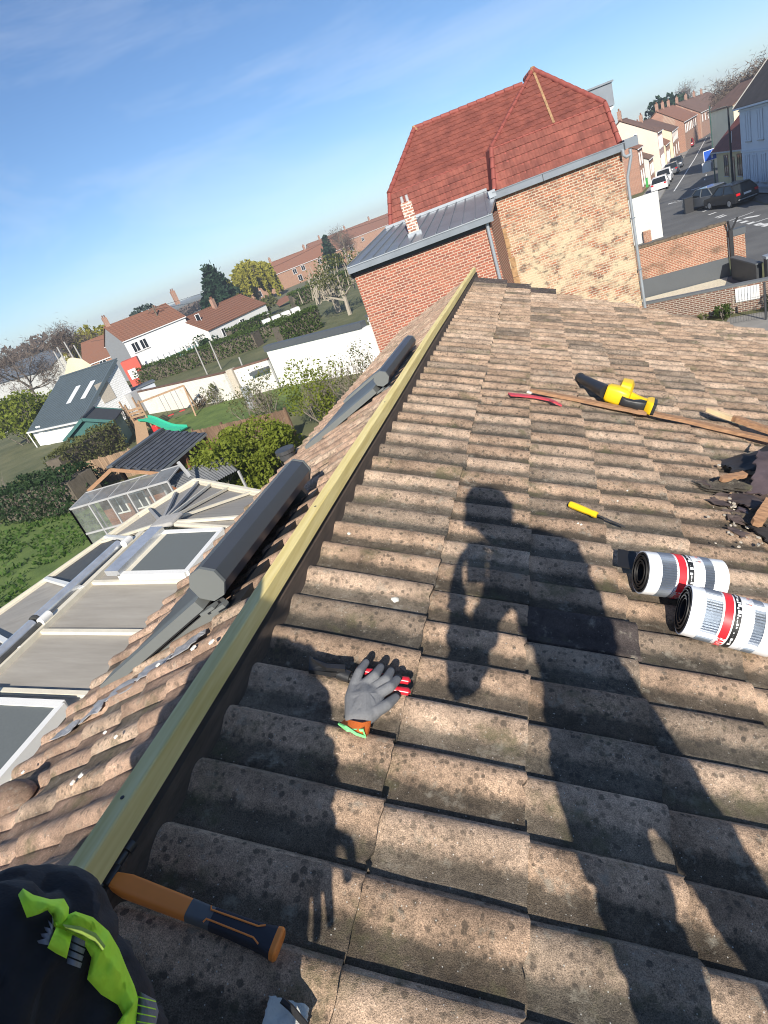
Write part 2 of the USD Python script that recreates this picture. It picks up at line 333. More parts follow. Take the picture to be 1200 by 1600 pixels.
def emit(vs, fs, uvs, name, key, parent, kind=None, label=None):
    V_, F_, T_, n_ = [], [], [], 0
    for v, f, t in zip(vs, fs, uvs):
        V_.append(v); T_.append(t)
        for q in f:
            F_.append((q[0] + n_, q[1] + n_, q[2] + n_)); F_.append((q[0] + n_, q[2] + n_, q[3] + n_))
        n_ += len(v)
    m = trimesh.Trimesh(parent.local(np.vstack(V_)), A_(F_), process=False)
    p = numbered(parent.path + '/' + name)
    usdkit.mesh(stage, p, m, M[key], smooth=True, uv=np.vstack(T_)); tag(stage.GetPrimAtPath(p), label=label, kind=kind)
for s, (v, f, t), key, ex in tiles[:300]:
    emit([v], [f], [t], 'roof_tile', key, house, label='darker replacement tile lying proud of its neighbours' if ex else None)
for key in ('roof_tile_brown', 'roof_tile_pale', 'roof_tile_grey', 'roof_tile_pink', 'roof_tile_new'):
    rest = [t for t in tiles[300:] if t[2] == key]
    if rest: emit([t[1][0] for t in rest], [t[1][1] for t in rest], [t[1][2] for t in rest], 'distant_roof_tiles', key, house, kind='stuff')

mat('old_board', (.075, .055, .042), .85, .35, 14, .5, stretch=(3, .5, 3))
mat('underlay', (.012, .011, .011), .9, .2, 10)
mat('house_wall', (.42, .36, .3), .9, .1, 3, .3)
# boards under the tiles, the old ridge plank and the walls that carry the roof
B1, B2 = -1.8, 8.6
m = MB()
m.obox(RS(UA + .02, B1, -.05), U * 5.0, V * (B2 - B1 - 1.2), -N * .03)
m.obox(LS(.02, B1, -.05), UL * 1.42, V * (B2 - B1 + .6), -NL * .03)
m.out('roof_deck', M['underlay'], house)
pc = APEX + SB * .02
MB().obox(pc - SB * .017 + V * B1 - NB * .075, V * (9.0 - B1), SB * .034, NB * .128).out('old_ridge_board', M['old_board'], house)

# ------------------------------------------------------------------ materials for the things on the roof
mat('new_timber', (.74, .58, .2), .6, .12, 5, .25, col2=(.85, .72, .34), stretch=(9, .6, 9), bscale=40)
mat('timber_stain', (.2, .19, .12), .7, .3, 9)
mat('shutter_grey', (.055, .06, .068), .38, .06, 3, spec=.5)
mat('shutter_grey_light', (.15, .16, .155), .45, .05, 3)
mat('rubber_black', (.012, .012, .013), .6, .2, 20, .1)
mat('flashing', (.34, .34, .35), .5, .25, 30, .4, metal=.2)
mat('lichen_white', (.62, .62, .57), .9, .12, 60, .4)
mat('shard', (.82, .8, .72), .6, .05)
mat('flue_metal', (.075, .077, .08), .5, .2, 10, metal=.3)
mat('hammer_orange', (.8, .24, .04), .42, .05, 20)
mat('hammer_grip', (.018, .02, .03), .55, .15, 60, .2)
mat('hammer_grey', (.1, .105, .11), .45, .1, 30)
mat('steel_dark', (.06, .06, .063), .4, .2, 30, metal=.7)
mat('glove_grey', (.16, .165, .175), .8, .12, 160, .35)
mat('glove_black', (.016, .016, .018), .85, .2, 120, .3)
mat('glove_orange', (.9, .2, .03), .75, .06, 200, .4)
mat('glove_lime', (.25, .8, .3), .75, .06)
mat('tool_red', (.55, .02, .035), .3, .05)
mat('tool_yellow', (.78, .5, .012), .42, .06, 12)
mat('tool_black', (.02, .021, .023), .45, .15, 20, .1)
mat('crow_red', (.5, .06, .08), .45, .12, 20)
mat('lath_wood', (.3, .16, .085), .8, .3, 8, .4, col2=(.42, .24, .13), stretch=(1.2, 9, 9))
mat('lath_fresh', (.62, .46, .27), .75, .15, 12, .3)
mat('membrane', (.03, .026, .025), .6, .4, 12, .4)
mat('membrane_brown', (.07, .05, .045), .7, .35, 10, .5)
mat('mortar_bits', (.45, .4, .33), .9, .3, 20, .5)
mat('roll_white', (.8, .82, .84), .35, .03, 10)
mat('roll_alu', (.27, .3, .34), .3, .1, 40, metal=.8)
mat('roll_red', (.75, .025, .035), .4, .03)
mat('roll_black', (.015, .015, .016), .55, .1, 40)
mat('roll_paper', (.82, .82, .84), .6, .03, 5)
mat('sticker_grey', (.4, .42, .45), .5, .1); mat('sticker_red', (.65, .2, .13), .5, .1)

def frame(p0, x, up):
    """Rows: along x, sideways, up, for a thing lying on a surface with normal up."""
    x = unit(x); y = unit(np.cross(up, x)); return A_([x, y, np.cross(x, y)])
def RSP(px, py, lift):
    a, b = spot(px, py, lift); return RS(a, b, lift)
def hull_chain(nodes, links):
    """One solid from spheres (point, radius) joined along links."""
    out = None
    for i, j in links:
        hs = []
        for p, r in (nodes[i], nodes[j]):
            hs.append(manifold3d.Manifold.sphere(r, 14).translate([float(t) for t in p]))
        h = manifold3d.Manifold.batch_hull(hs); out = h if out is None else out + h
    return out
def smooth_solid(man, length, it=12):
    man = man.refine_to_length(length); mm = man.to_mesh()
    t = trimesh.Trimesh(mm.vert_properties[:, :3], mm.tri_verts, process=True)
    trimesh.smoothing.filter_taubin(t, iterations=it); return t
def rbox(c, s, r, R=None, seg=8):
    """Rounded box: hull of eight spheres. R rows = axes."""
    R = np.eye(3) if R is None else A_(R)
    pts = []
    for i in (-1, 1):
        for j in (-1, 1):
            for k in (-1, 1):
                p = A_(c) + (A_([i, j, k]) * (A_(s) / 2 - r)) @ R
                pts.append(manifold3d.Manifold.sphere(r, seg).translate([float(t) for t in p]))
    mm = manifold3d.Manifold.batch_hull(pts).to_mesh()
    return trimesh.Trimesh(mm.vert_properties[:, :3], mm.tri_verts, process=True)
def sheet(m, P, X, Y, O, nx, ny, amp, seed, scale=6.0, thick=.004, edge=.0):
    """A crumpled sheet over the parallelogram P, X, Y."""
    r = rnd('sheet', seed); P, X, Y, O = map(lambda t: A_(t, dtype=float), (P, X, Y, O)); V_ = []
    for i in range(nx + 1):
        for j in range(ny + 1):
            s, t = i / nx, j / ny
            q = P + X * s + Y * t
            h = (meshkit.fbm(A_([[q[0] * scale + seed, q[1] * scale, q[2] * scale]]), 3, seed)[0] - .5) * 2 * amp
            w = 0
            if edge and (i in (0, nx) or j in (0, ny)): w = r.uniform(-edge, edge)
            V_.append(q + O * h + X / max(np.linalg.norm(X), 1e-6) * w + Y / max(np.linalg.norm(Y), 1e-6) * w)
    n1 = len(V_); V_ += [p - O * thick for p in V_]; F = []
    idx = lambda i, j: i * (ny + 1) + j
    for i in range(nx):
        for j in range(ny):
            a, b, c, d = idx(i, j), idx(i + 1, j), idx(i + 1, j + 1), idx(i, j + 1)
            F += [(a, b, c, d), (a + n1, d + n1, c + n1, b + n1)]
    for i in range(nx): F += [(idx(i, 0), idx(i, 0) + n1, idx(i + 1, 0) + n1, idx(i + 1, 0)), (idx(i + 1, ny), idx(i + 1, ny) + n1, idx(i, ny) + n1, idx(i, ny))]
    for j in range(ny): F += [(idx(0, j + 1), idx(0, j + 1) + n1, idx(0, j) + n1, idx(0, j)), (idx(nx, j), idx(nx, j) + n1, idx(nx, j + 1) + n1, idx(nx, j + 1))]
    return m.add(V_, F)

# ------------------------------------------------------------------ the new ridge batten
bt = thing('ridge_batten', 'long new yellow timber batten fixed along the ridge of the roof', 'timber batten', APEX)
cb = R0 + SB * 0; 
def RB(s, b, z): return EYE + SB * s + NB * z + V * b          # ridge frame about the eye: sideways, along, up
m = MB(); W_, H_ = .046, .054
S0, Z0 = -.927 - W_, -.82 - H_
ny = 40; prof = [(0, 0), (W_, 0), (W_, H_ - .003), (W_ - .003, H_), (.003, H_), (0, H_ - .003)]
Vv = []
for i in range(ny + 1):
    b = -.35 + (8.92 + .35) * i / ny; wv = .004 * math.sin(b * .9) + .002 * math.sin(b * 2.3)
    for s, z in prof: Vv.append(RB(S0 + s + wv - .005 + (0.0), b, Z0 + z))
k = len(prof)
Ff = [(i * k + j, (i + 1) * k + j, (i + 1) * k + (j + 1) % k, i * k + (j + 1) % k) for i in range(ny) for j in range(k)] + [tuple(range(k)), tuple(ny * k + j for j in range(k))[::-1]]
m.add(Vv, Ff); m.out('batten', M['new_timber'], bt)
m = MB()
for i in range(7):
    b = .6 + i * 1.22; c = RB(S0 + W_ / 2, b, Z0 + H_)
    m.tube([c - NB * .004, c + NB * .0012], .0045, 8)
m.out('screw_head', M['steel_dark'], bt)

def on_tiles(px, py):
    """The first tile surface met by a line of sight (right slope)."""
    d = sight(px, py); g = RSP(px, py, .03); best = 9e9
    for _, (v, f, t), _k, _e in tiles:
        if abs(v[0] - g).max() > .6: continue
        F_ = A_([q[:3] for q in f] + [(q[0], q[2], q[3]) for q in f]); a, b, c = v[F_[:, 0]], v[F_[:, 1]], v[F_[:, 2]]
        e1, e2 = b - a, c - a; p = np.cross(d, e2); det = (e1 * p).sum(1); det = np.where(abs(det) < 1e-12, 1e-12, det); s_ = EYE - a
        u_ = (s_ * p).sum(1) / det; q = np.cross(s_, e1); w_ = (q @ d) / det; tt = (e2 * q).sum(1) / det
        ok = (u_ >= 0) & (w_ >= 0) & (u_ + w_ <= 1) & (tt > 0)
        if ok.any(): best = min(best, tt[ok].min())
    return EYE + d * best if best < 9e8 else g

# ------------------------------------------------------------------ roof window shutters on the left slope
def shutter(v0, v1, a0, c0, a1, c1, r, label, rail=.1):
    t = thing('roof_shutter', label, 'roller shutter', LS(a0, (v0 + v1) / 2, 0), group='roller shutters on the left roof slope')
    def oct_(v, rr, shrink=0):
        pts = []
        for k in range(8):
            an = math.pi / 8 + k * math.pi / 4
            pts.append(LS(a0 + rr * math.cos(an) * 1.08, v, c0 + rr * math.sin(an)))
        return pts
    m = MB(); m.prism(oct_(v0 + .012, r), V * (v1 - v0 - .024)); m.out('shutter_box', M['shutter_grey'], t)
    for s, v in ((-1, v0), (1, v1 - .014)):
        m = MB(); m.prism(oct_(v, r * 1.03), V * .014); m.out('end_cap', M['shutter_grey_light'], t)
    slope = A_([a1 - a0, c1 - (c0 - r * .75)]); 
    for v in (v0 - .004, v1 - .055):
        p, q = LS(a0 + .075, v + .03, c0 - r * .62), LS(a1, v + .03, c1)
        m = MB(); m.bar(p, q, rail, .042, NL); m.out('guide_rail', M['shutter_grey_light'], t)
        m = MB(); m.prism([q + (q - p) * .0, q + V * .029 + NL * .018, q - V * .029 + NL * .018, q - V * .029 - NL * .018, q + V * .029 - NL * .018][1:], unit(q - p) * .006); m.out('rail_end', M['shutter_grey_light'], t)
        m = MB()
        p2, q2 = LS(a0 + .03, v + .02, c0 - r * .55 - .04), LS(a1 - .03, v + .02, c1 - .03)
        m.prism([p2, q2, LS(a1 - .05, v + .02, -.02), LS(a0 + .03, v + .02, -.02)], V * .03); m.out('window_frame_side', M['shutter_grey_light'], t)
        m = MB(); m.bar(p - NL * .024, q - NL * .024, .09, .008, NL); m.out('rail_gasket', M['rubber_black'], t)
    m = MB(); m.obox(LS(a0 + .08, v0 + .055, c0 - r * .65 - .012), LS(a1, v0 + .055, c1 - .012) - LS(a0 + .08, v0 + .055, c0 - r * .65 - .012), V * (v1 - v0 - .11), NL * .012)
    m.out('shutter_curtain', M['shutter_grey'], t)
    m = MB(); m.obox(LS(a0 - .05, v0 + .02, -.01), UL * .1, V * (v1 - v0 - .04), NL * .05); m.out('window_head', M['rubber_black'], t)
    m = MB(); m.obox(LS(a0 + .02, v0 - .035, c0 - r - .012), UL * .075, V * .034, NL * .012); m.obox(LS(a0 - .02, v0 - .03, c0 - r - .03), UL * .07, V * .03, NL * .014)
    m.out('bracket', M['shutter_grey_light'], t)
    return t
shutter(1.53, 2.5, .325, .16, 1.17, .035, .069, 'dark grey eight-sided roller shutter on the left slope, the nearer one')
shutter(4.12, 5.3, .27, .12, 1.11, .045, .056, 'dark grey roller shutter further along the left slope by the brick wall', .17)
fl = thing('window_flashing', 'dull grey lead flashing dressed over the tiles beside the nearer shutter', 'flashing', LS(.7, 1.3, 0))
m = MB()
for i in range(5):
    a = .42 + i * .18; b = 1.42 - .03 * i
    sheet(m, LS(a, b - .02, .04), UL * .17, V * .07, NL, 6, 5, .014, 40 + i, 16, .003, .01)
m.out('lead_strip', M['flashing'], fl)
r = rnd('shards')
CHIPS = ['left chip of the topmost cream pair, low on the left slope', 'right and larger chip of the topmost cream pair on the left slope', 'upper chip of the middle cream pair between vent tile and batten', 'lower chip of the middle cream pair between vent tile and batten', 'lone small cream chip right above the hooded vent tile', 'cream chip nearest to the batten, below the near shutter', 'cream chip lying on the grey lead flashing strip', 'cream chip right beside the end of the near shutter box']
for i, (px, py) in enumerate([(165, 1145), (182, 1152), (127, 1213), (115, 1223), (37, 1207), (303, 1013), (247, 1040), (332, 1003)]):
    q = onplane(px, py, LS(0, 0, .05), NL); m = MB()
    w = r.uniform(.005, .011)
    m.prism([q + UL * w * math.cos(t) * r.uniform(.6, 1.3) + V * w * math.sin(t) * r.uniform(.6, 1.3) for t in (0, 1.3, 2.7, 4.1, 5.2)], NL * .006)
    m.out('mortar_chip', M['shard'], label=CHIPS[i], cat='mortar chip', group='mortar chips scattered on the left slope')
fq = thing('flue_pipe', 'short dark grey flue pipe with a cap behind the nearer shutter', 'flue pipe', LS(1.6, 4.3, 0))
P = LS(1.58, 4.3, -.35); T = atdist(419, 712, math.hypot(*(P - EYE)[:2]))
m = MB(); m.tube([P, P + A_([0, 0, T[2] - P[2] - .09])], .052, 18); m.out('pipe', M['flue_metal'], fq)
top = P + A_([0, 0, T[2] - P[2]])
m = MB(); m.tube([top - A_([0, 0, .085]), top - A_([0, 0, .03]), top - A_([0, 0, .03]), top], [.066, .07, .085, .085], 18); m.out('cap', M['flue_metal'], fq)
m = MB(); m.tube([P + A_([0, 0, .2]), P + A_([0, 0, .27])], [.075, .056], 18); m.out('collar', M['flashing'], fq)
vt = thing('vent_tile', 'hooded brown vent tile low on the left roof slope', 'vent tile', LS(1.2, 1.1, 0))
q = onplane(12, 1250, LS(0, 0, .05), NL)
m = MB(); sph = trimesh.creation.icosphere(3, 1.0); vv = A_(sph.vertices); vv = vv * [.13, .075, .075]; vv[:, 2] = np.maximum(vv[:, 2], -.01)
m.tm(trimesh.Trimesh(vv, sph.faces), q - NL * .02, A_([UL, V, NL])); m.out('hood', M['roof_tile_pink'], vt, smooth=50)

# ------------------------------------------------------------------ hammer
hm = thing('claw_hammer', 'orange and black claw hammer lying in shade beside the batten', 'hammer', RS(-.35, .47, .04))
P, Q = RSP(200, 1385, .058), RSP(438, 1477, .058); Fh = frame(P, Q - P, N); L_ = np.linalg.norm(Q - P)
def hx(x, y, z): return P + A_([x, y, z]) @ Fh
def section(stops, n=16):
    V_, F = [], []
    for x, wy, wz in stops:
        for k in range(n):
            t = 2 * math.pi * k / n; c, s = math.cos(t), math.sin(t); e = .55
            V_.append(hx(x, wy * math.copysign(abs(c) ** e, c), wz * math.copysign(abs(s) ** e, s)))
    for i in range(len(stops) - 1):
        for k in range(n): F.append((i * n + k, i * n + (k + 1) % n, (i + 1) * n + (k + 1) % n, (i + 1) * n + k))
    F += [tuple(range(n))[::-1], tuple((len(stops) - 1) * n + k for k in range(n))]
    return MB().add(V_, F)
section([(-.03, .014, .012), (0, .0185, .015), (.1, .0175, .0145), (.128, .017, .014)]).out('shaft', M['hammer_orange'], hm, smooth=40)
section([(.128, .0175, .0145), (.165, .0165, .014), (.19, .0165, .0145)]).out('collar', M['hammer_grey'], hm, smooth=40)
section([(.175, .0172, .0148), (.2, .0172, .015), (.235, .0185, .016), (.27, .0195, .0165), (L_ - .012, .0235, .018)]).out('grip', M['hammer_grip'], hm, smooth=40)
section([(L_ - .012, .0238, .0183), (L_ - .004, .025, .019), (L_, .022, .016)]).out('butt_ring', M['hammer_orange'], hm, smooth=40)
m = MB()
for y0 in (-.0085, .0075):
    sg = 1 if y0 > 0 else -1
    m.tube([hx(.165, y0 + sg * .006, .0135), hx(.168, y0, .0145), hx(.18, y0, .0148), hx(.26, y0 * 1.15, .0163), hx(.272, y0 * 1.15 + sg * .006, .0158)], .0016, 6)
m.out('grip_lines', M['hammer_orange'], hm)
m = MB()
m.tm(rbox(hx(-.045, .005, 0), (.032, .04, .03), .005, Fh)); m.tube([hx(-.045, .02, 0), hx(-.045, .05, 0), hx(-.045, .052, 0), hx(-.045, .07, 0)], [.011, .011, .015, .015], 14)
for sz in (-1, 1):
    m.tube([hx(-.045, -.01, sz * .006), hx(-.052, -.035, sz * .009), hx(-.066, -.058, sz * .012), hx(-.085, -.07, sz * .013)], [.008, .007, .005, .002], 8)
m.out('head', M['steel_dark'], hm, smooth=40)

# ------------------------------------------------------------------ glove over the snips
gl = thing('work_glove', 'grey rubber-palmed work glove with orange cuff, palm up', 'glove', RS(-.17, 1.05, .04))
def GP(x, y, lift): return RSP(440 + x / 4.286, 980 + y / 4.286, lift)
nodes = [(GP(480, 600, .062), .022), (GP(565, 590, .066), .025), (GP(475, 480, .068), .021), (GP(560, 480, .075), .027), (GP(490, 390, .075), .016), (GP(560, 390, .078), .018), (GP(620, 420, .078), .018), (GP(640, 470, .076), .019), (GP(620, 560, .068), .021)]
palm = hull_chain(nodes, [(0, 1), (0, 2), (1, 3), (2, 3), (2, 4), (3, 5), (3, 6), (3, 7), (1, 8), (3, 8), (4, 5), (5, 6), (6, 7), (0, 3), (1, 2), (7, 8), (2, 5)])
FG = [[(485, 385, .08, .0135), (520, 300, .094, .0125), (566, 236, .088, .0095)], [(555, 385, .083, .0145), (625, 325, .1, .0135), (664, 268, .09, .0105)],
      [(615, 405, .083, .0145), (700, 350, .1, .0135), (732, 295, .09, .0105)], [(640, 450, .081, .0155), (725, 400, .096, .0145), (772, 352, .086, .0115)],
      [(630, 560, .074, .017), (705, 520, .078, .0145), (762, 470, .07, .0115)]]
for ch in FG:
    nd = [(GP(x, y, l), rr) for x, y, l, rr in ch]; palm = palm + hull_chain(nd, [(0, 1), (1, 2)])
m = MB(); m.tm(smooth_solid(palm, .006, 6)); m.out('palm_coating', M['glove_grey'], gl, smooth=True)
bk = None
for ch in FG:
    nd = [(GP(x + 4, y - 8, l - .009), rr * 1.02) for x, y, l, rr in ch]
    x, y, l, rr = ch[2]; x1, y1, l1, r1 = ch[1]
    nd[2] = (GP(x + (x - x1) * .12, y + (y - y1) * .16 - 4, l - .006), rr * 1.03)
    h = hull_chain(nd, [(0, 1), (1, 2)]); bk = h if bk is None else bk + h
m = MB(); m.tm(smooth_solid(bk, .006, 6)); m.out('fabric_back', M['glove_black'], gl, smooth=True)
m = MB(); c = []
cuffA = [GP(428, 612, .05), GP(470, 625, .082), GP(540, 640, .088), GP(600, 625, .07), GP(607, 612, .045), GP(520, 610, .042)]
cuffB = [GP(385, 648, .05), GP(430, 668, .085), GP(500, 715, .092), GP(560, 735, .075), GP(585, 715, .045), GP(490, 690, .042)]
for ring in (cuffA, cuffB): c += ring
m.add(c, [(i, (i + 1) % 6, 6 + (i + 1) % 6, 6 + i) for i in range(6)]); m.out('cuff', M['glove_orange'], gl, smooth=True)
m = MB(); m.tube(cuffB[:4] + [GP(545, 690, .088), GP(440, 690, .085)] + [cuffB[0]], .0035, 6); m.out('cuff_hem', M['glove_lime'], gl)
sn = thing('tin_snips', 'black tin snips with red handles under the grey glove', 'tin snips', RS(-.25, 1.13, .04))
def SP(x, y, l): return GP(x, y, l)
m = MB(); m.prism([SP(185, 215, .05), SP(300, 265, .06), SP(420, 275, .062), SP(440, 330, .062), SP(330, 330, .06), SP(180, 310, .05)], N * .014); m.out('blade', M['tool_black'], sn)
m = MB(); m.prism([SP(200, 225, .066), SP(300, 262, .075), SP(425, 268, .077), SP(425, 300, .077), SP(300, 290, .075)], N * .01); m.out('upper_blade', M['steel_dark'], sn)
m = MB(); m.tube([SP(380, 310, .06), SP(460, 335, .062)], .016, 12); m.out('pivot', M['tool_black'], sn, smooth=40)
for k, (a, b_, c_) in enumerate([((450, 330), (650, 330), (848, 358)), ((450, 345), (640, 400), (848, 432))]):
    m = MB(); m.tube([SP(*a, .058), SP(*b_, .06)], [.009, .009], 10); m.out('handle_shank', M['tool_black'], sn, smooth=40)
    m = MB(); m.tube([SP(*b_, .062), SP(*c_, .062), SP(c_[0] + 8, c_[1] + 2, .06)], [.0095, .0105, .006], 12); m.out('handle', M['tool_red'], sn, smooth=40)
m = MB(); m.tube([SP(500, 290, .07), SP(610, 300, .074)], .009, 10); m.out('handle_grip', M['tool_red'], sn, smooth=40)

# ------------------------------------------------------------------ two rolls of ridge ventilation strip
def vent_roll(p0, p1, r, label, tail):
    t = thing('ridge_vent_roll', label, 'vent roll', p0); X = p1 - p0; L_ = np.linalg.norm(X); F3 = frame(p0, X, N)
    def q(x, an, rr): return p0 + A_([x, math.cos(an) * rr, math.sin(an) * rr]) @ F3
    def ring(name, x0, x1, rr, mt, rib=0, n=120, a0=0.0, a1=2 * math.pi, inner=None, skew=0.0):
        full = a1 - a0 > 6.28; m = MB(); V_ = []; n_ = n
        for i in range(n_ + 1):
            an = a0 + (a1 - a0) * i / n_; r2 = rr + (rib if i % 2 else 0)
            for x, rq in ((x0 + skew * (an - a0), inner or rr - .004), (x0 + skew * (an - a0), r2), (x1, r2), (x1, inner or rr - .004)): V_.append(q(x, an, rq))
        Fq = []
        for i in range(n_):
            for k in range(4): Fq.append((i * 4 + k, i * 4 + (k + 1) % 4, (i + 1) * 4 + (k + 1) % 4, (i + 1) * 4 + k))
        if not full: Fq += [(0, 3, 2, 1), tuple(n_ * 4 + k for k in range(4))]
        m.add(V_, Fq).out(name, mt, t, smooth=None if rib else 40); return m
    s = L_
    ring('white_strip', 0, .16 * s, r, M['roll_white']); ring('crimped_strip', .16 * s, .36 * s, r - .003, M['roll_alu'], .005, 110)
    ring('white_strip', .82 * s, s, r, M['roll_white']); ring('crimped_strip', .64 * s, .82 * s, r - .003, M['roll_alu'], .005, 110)
    ring('paper_wrap', .345 * s, .70 * s, r + .0012, M['roll_paper'], n=48)
    ring('black_band', .485 * s, .555 * s, r + .003, M['roll_black'], n=48)
    ring('red_band', .37 * s, .465 * s, r + .0028, M['roll_red'], n=40, a0=.1, a1=3.3)
    for k in range(5):
        ri = r * (.93 - .115 * k); ring('membrane_turn', -.002 - .004 * (k % 2), s * .98, ri, M['roll_black'], n=48, inner=ri - .0042)
    if tail:
        m = MB(); sheet(m, RSP(966, 884, .06), RSP(995, 890, .08) - RSP(966, 884, .06), RSP(966, 857, .075) - RSP(966, 884, .06), N, 4, 6, .004, 77, 20, .003); m.out('loose_end', M['roll_black'], t)
    # lettering, wrapped round the roll
    def wrap(txt, h, x, an, mt, name, bold=True, flip=1):
        tm = meshkit.text_mesh(txt, h, .0006, bold); v = A_(tm.vertices); w = v[:, 0].max()
        V_ = [q(x + yy * 1.0, an + flip * (xx - w / 2) / r, r + .0034 + zz) for xx, yy, zz in v]
        MB().add(V_, [tuple(f) for f in tm.faces]).out(name, mt, t)
    wrap('CADA', .017, .385 * s, -.35 + 4.2 - .3, M['roll_red'], 'lettering', True, 1)
    rr_ = rnd('glyph', label)
    m = MB(); an = .5
    while an < 3.6:
        w = rr_.uniform(.05, .13)
        if rr_.random() < .85:
            x0, x1 = .497 * s + rr_.uniform(0, .006), .525 * s + rr_.uniform(-.004, .006)
            m.add([q(x0, an, r + .0036), q(x1, an, r + .0036), q(x1, an + w, r + .0036), q(x0, an + w, r + .0036)], [(0, 1, 2, 3)])
        an += w + .04
    m.out('white_print', M['roll_white'], t)
    m = MB(); xs, as_ = (.60 * s, .635 * s, .67 * s), (1.25, 1.5, 1.75)
    m.add([q(xs[0], as_[0], r + .0026), q(xs[1], as_[0], r + .0026), q(xs[1], as_[2], r + .0026), q(xs[0], as_[2], r + .0026)], [(0, 1, 2, 3)]); m.out('sticker_photo', M['sticker_grey'], t)
    m = MB(); m.add([q(xs[1], as_[0], r + .0026), q(xs[2], as_[0], r + .0026), q(xs[2], as_[2], r + .0026), q(xs[1], as_[2], r + .0026)], [(0, 1, 2, 3)]); m.out('sticker_print', M['sticker_red'], t)
vent_roll(RSP(1001, 894, .115), RSP(1121, 908, .115), .074, 'upper roll of white and silver ridge vent strip, a black end sticking out', True)
vent_roll(RSP(1068, 952, .12), RSP(1203, 986, .12), .08, 'lower roll of silver ridge vent strip with open black core facing left', False)

# ------------------------------------------------------------------ screwdriver, pry bar, laths
sd = thing('screwdriver', 'yellow handled screwdriver lying on the tiles above the rolls', 'screwdriver', RSP(910, 796, .045))
P, Q, T = RSP(889, 787, .058), RSP(933, 805, .058), RSP(968, 820, .045)
d = unit(Q - P); L_ = np.linalg.norm(Q - P)
m = MB(); m.tube([P, P + d * .004, P + d * .02, P + d * L_ * .55, P + d * L_ * .8, P + d * L_ * .86, Q], [.008, .0135, .015, .0145, .0125, .015, .0135], 8); m.out('handle', M['tool_yellow'], sd, smooth=25)
m = MB(); m.tube([Q, Q + unit(T - Q) * .1, Q + unit(T - Q) * .118], [.0042, .0042, .003], 8); m.out('blade', M['steel_dark'], sd, smooth=40)
cw = thing('pry_bar', 'flat red pry bar with a bent end lying beside the laths', 'pry bar', RSP(840, 622, .04))
pts = [RSP(796, 616, .05), RSP(806, 617, .046), RSP(835, 620, .046), RSP(860, 625, .05), RSP(868, 629, .06), RSP(877, 633, .048)]
m = MB()
for i in range(len(pts) - 1): m.bar(pts[i], pts[i + 1] + (pts[i + 1] - pts[i]) * .02, [.045, .038, .034, .03, .034][i], .009, N)
m.out('bar', M['crow_red'], cw)
m = MB(); m.bar(RSP(824, 612, .05), RSP(831, 614, .05), .02, .012, N); m.out('nail_end', M['lichen_white'], cw)
def lath(p, q, w, hgt, label, fresh=None, seed=1):
    t = thing('roof_lath', label, 'wooden lath', p); m = MB(); r = rnd('lath', seed); n = 14; d = q - p; s = unit(np.cross(N, d)); V_ = []
    for i in range(n + 1):
        c = p + d * i / n + N * r.uniform(-.002, .002); ww = w / 2 * r.uniform(.93, 1.04); 
        if i in (0,): ww *= .5
        for a, b_ in ((-ww, 0), (ww, 0), (ww, hgt), (-ww, hgt)): V_.append(c + s * a + N * b_)
    F = [(i * 4 + k, i * 4 + (k + 1) % 4, (i + 1) * 4 + (k + 1) % 4, (i + 1) * 4 + k) for i in range(n) for k in range(4)] + [(0, 3, 2, 1), tuple(n * 4 + k for k in range(4))]
    m.add(V_, F).out('strip', M['lath_wood'], t)
    if fresh:
        m = MB(); e = p - d * fresh; m.prism([p + s * w * .5, p - s * w * .5, e - s * w * .1, e + s * w * .25], N * hgt * .8); m.out('split_end', M['lath_fresh'], t)
lath(RSP(828, 612, .05), RSP(1010, 648, .05), .045, .02, 'long brown lath lying between pry bar and leaf blower', seed=1)
lath(RSP(983, 640, .054), RSP(1235, 697, .05), .05, .02, 'brown lath running right from the leaf blower across the tiles', seed=2)
lath(RSP(1143, 657, .075), RSP(1240, 690, .06), .05, .032, 'short thick lath with a pale split end at the right edge', .45, seed=3)

# ------------------------------------------------------------------ leaf blower
bl = thing('leaf_blower', 'yellow cordless leaf blower with black nozzle lying on the tiles', 'leaf blower', RSP(970, 615, .05))
T0, T1 = RSP(906, 590, .07), RSP(948, 613, .115)
m = MB(); d = unit(T1 - T0); L_ = np.linalg.norm(T1 - T0)
m.tube([T0, T0 + d * .01, T0 + d * L_ * .55, T1], [.032, .03, .038, .046], 20); m.out('nozzle', M['tool_black'], bl, smooth=40)
m = MB(); m.tube([T0 - d * .001, T0 + d * .012], [.036, .036], 20); m.out('nozzle_rim', M['tool_black'], bl, smooth=40)
B0_, B1_ = RSP(952, 613, .12), RSP(975, 630, .1)
Fb = frame(T0, RSP(1022, 634, .09) - RSP(946, 612, .1), N)
def bh(nodes, links, name, mt, ln=.02):
    m = MB(); m.tm(smooth_solid(hull_chain(nodes, links), ln, 5)); m.out(name, mt, bl, smooth=True)
ax = unit(RSP(1015, 630, .09) - RSP(946, 611, .11)); sd_ = unit(np.cross(N, ax)); upn = unit(np.cross(ax, sd_)); O_ = RSP(949, 613, .115)
def bq(x, y, z): return O_ + ax * x + sd_ * y + upn * z
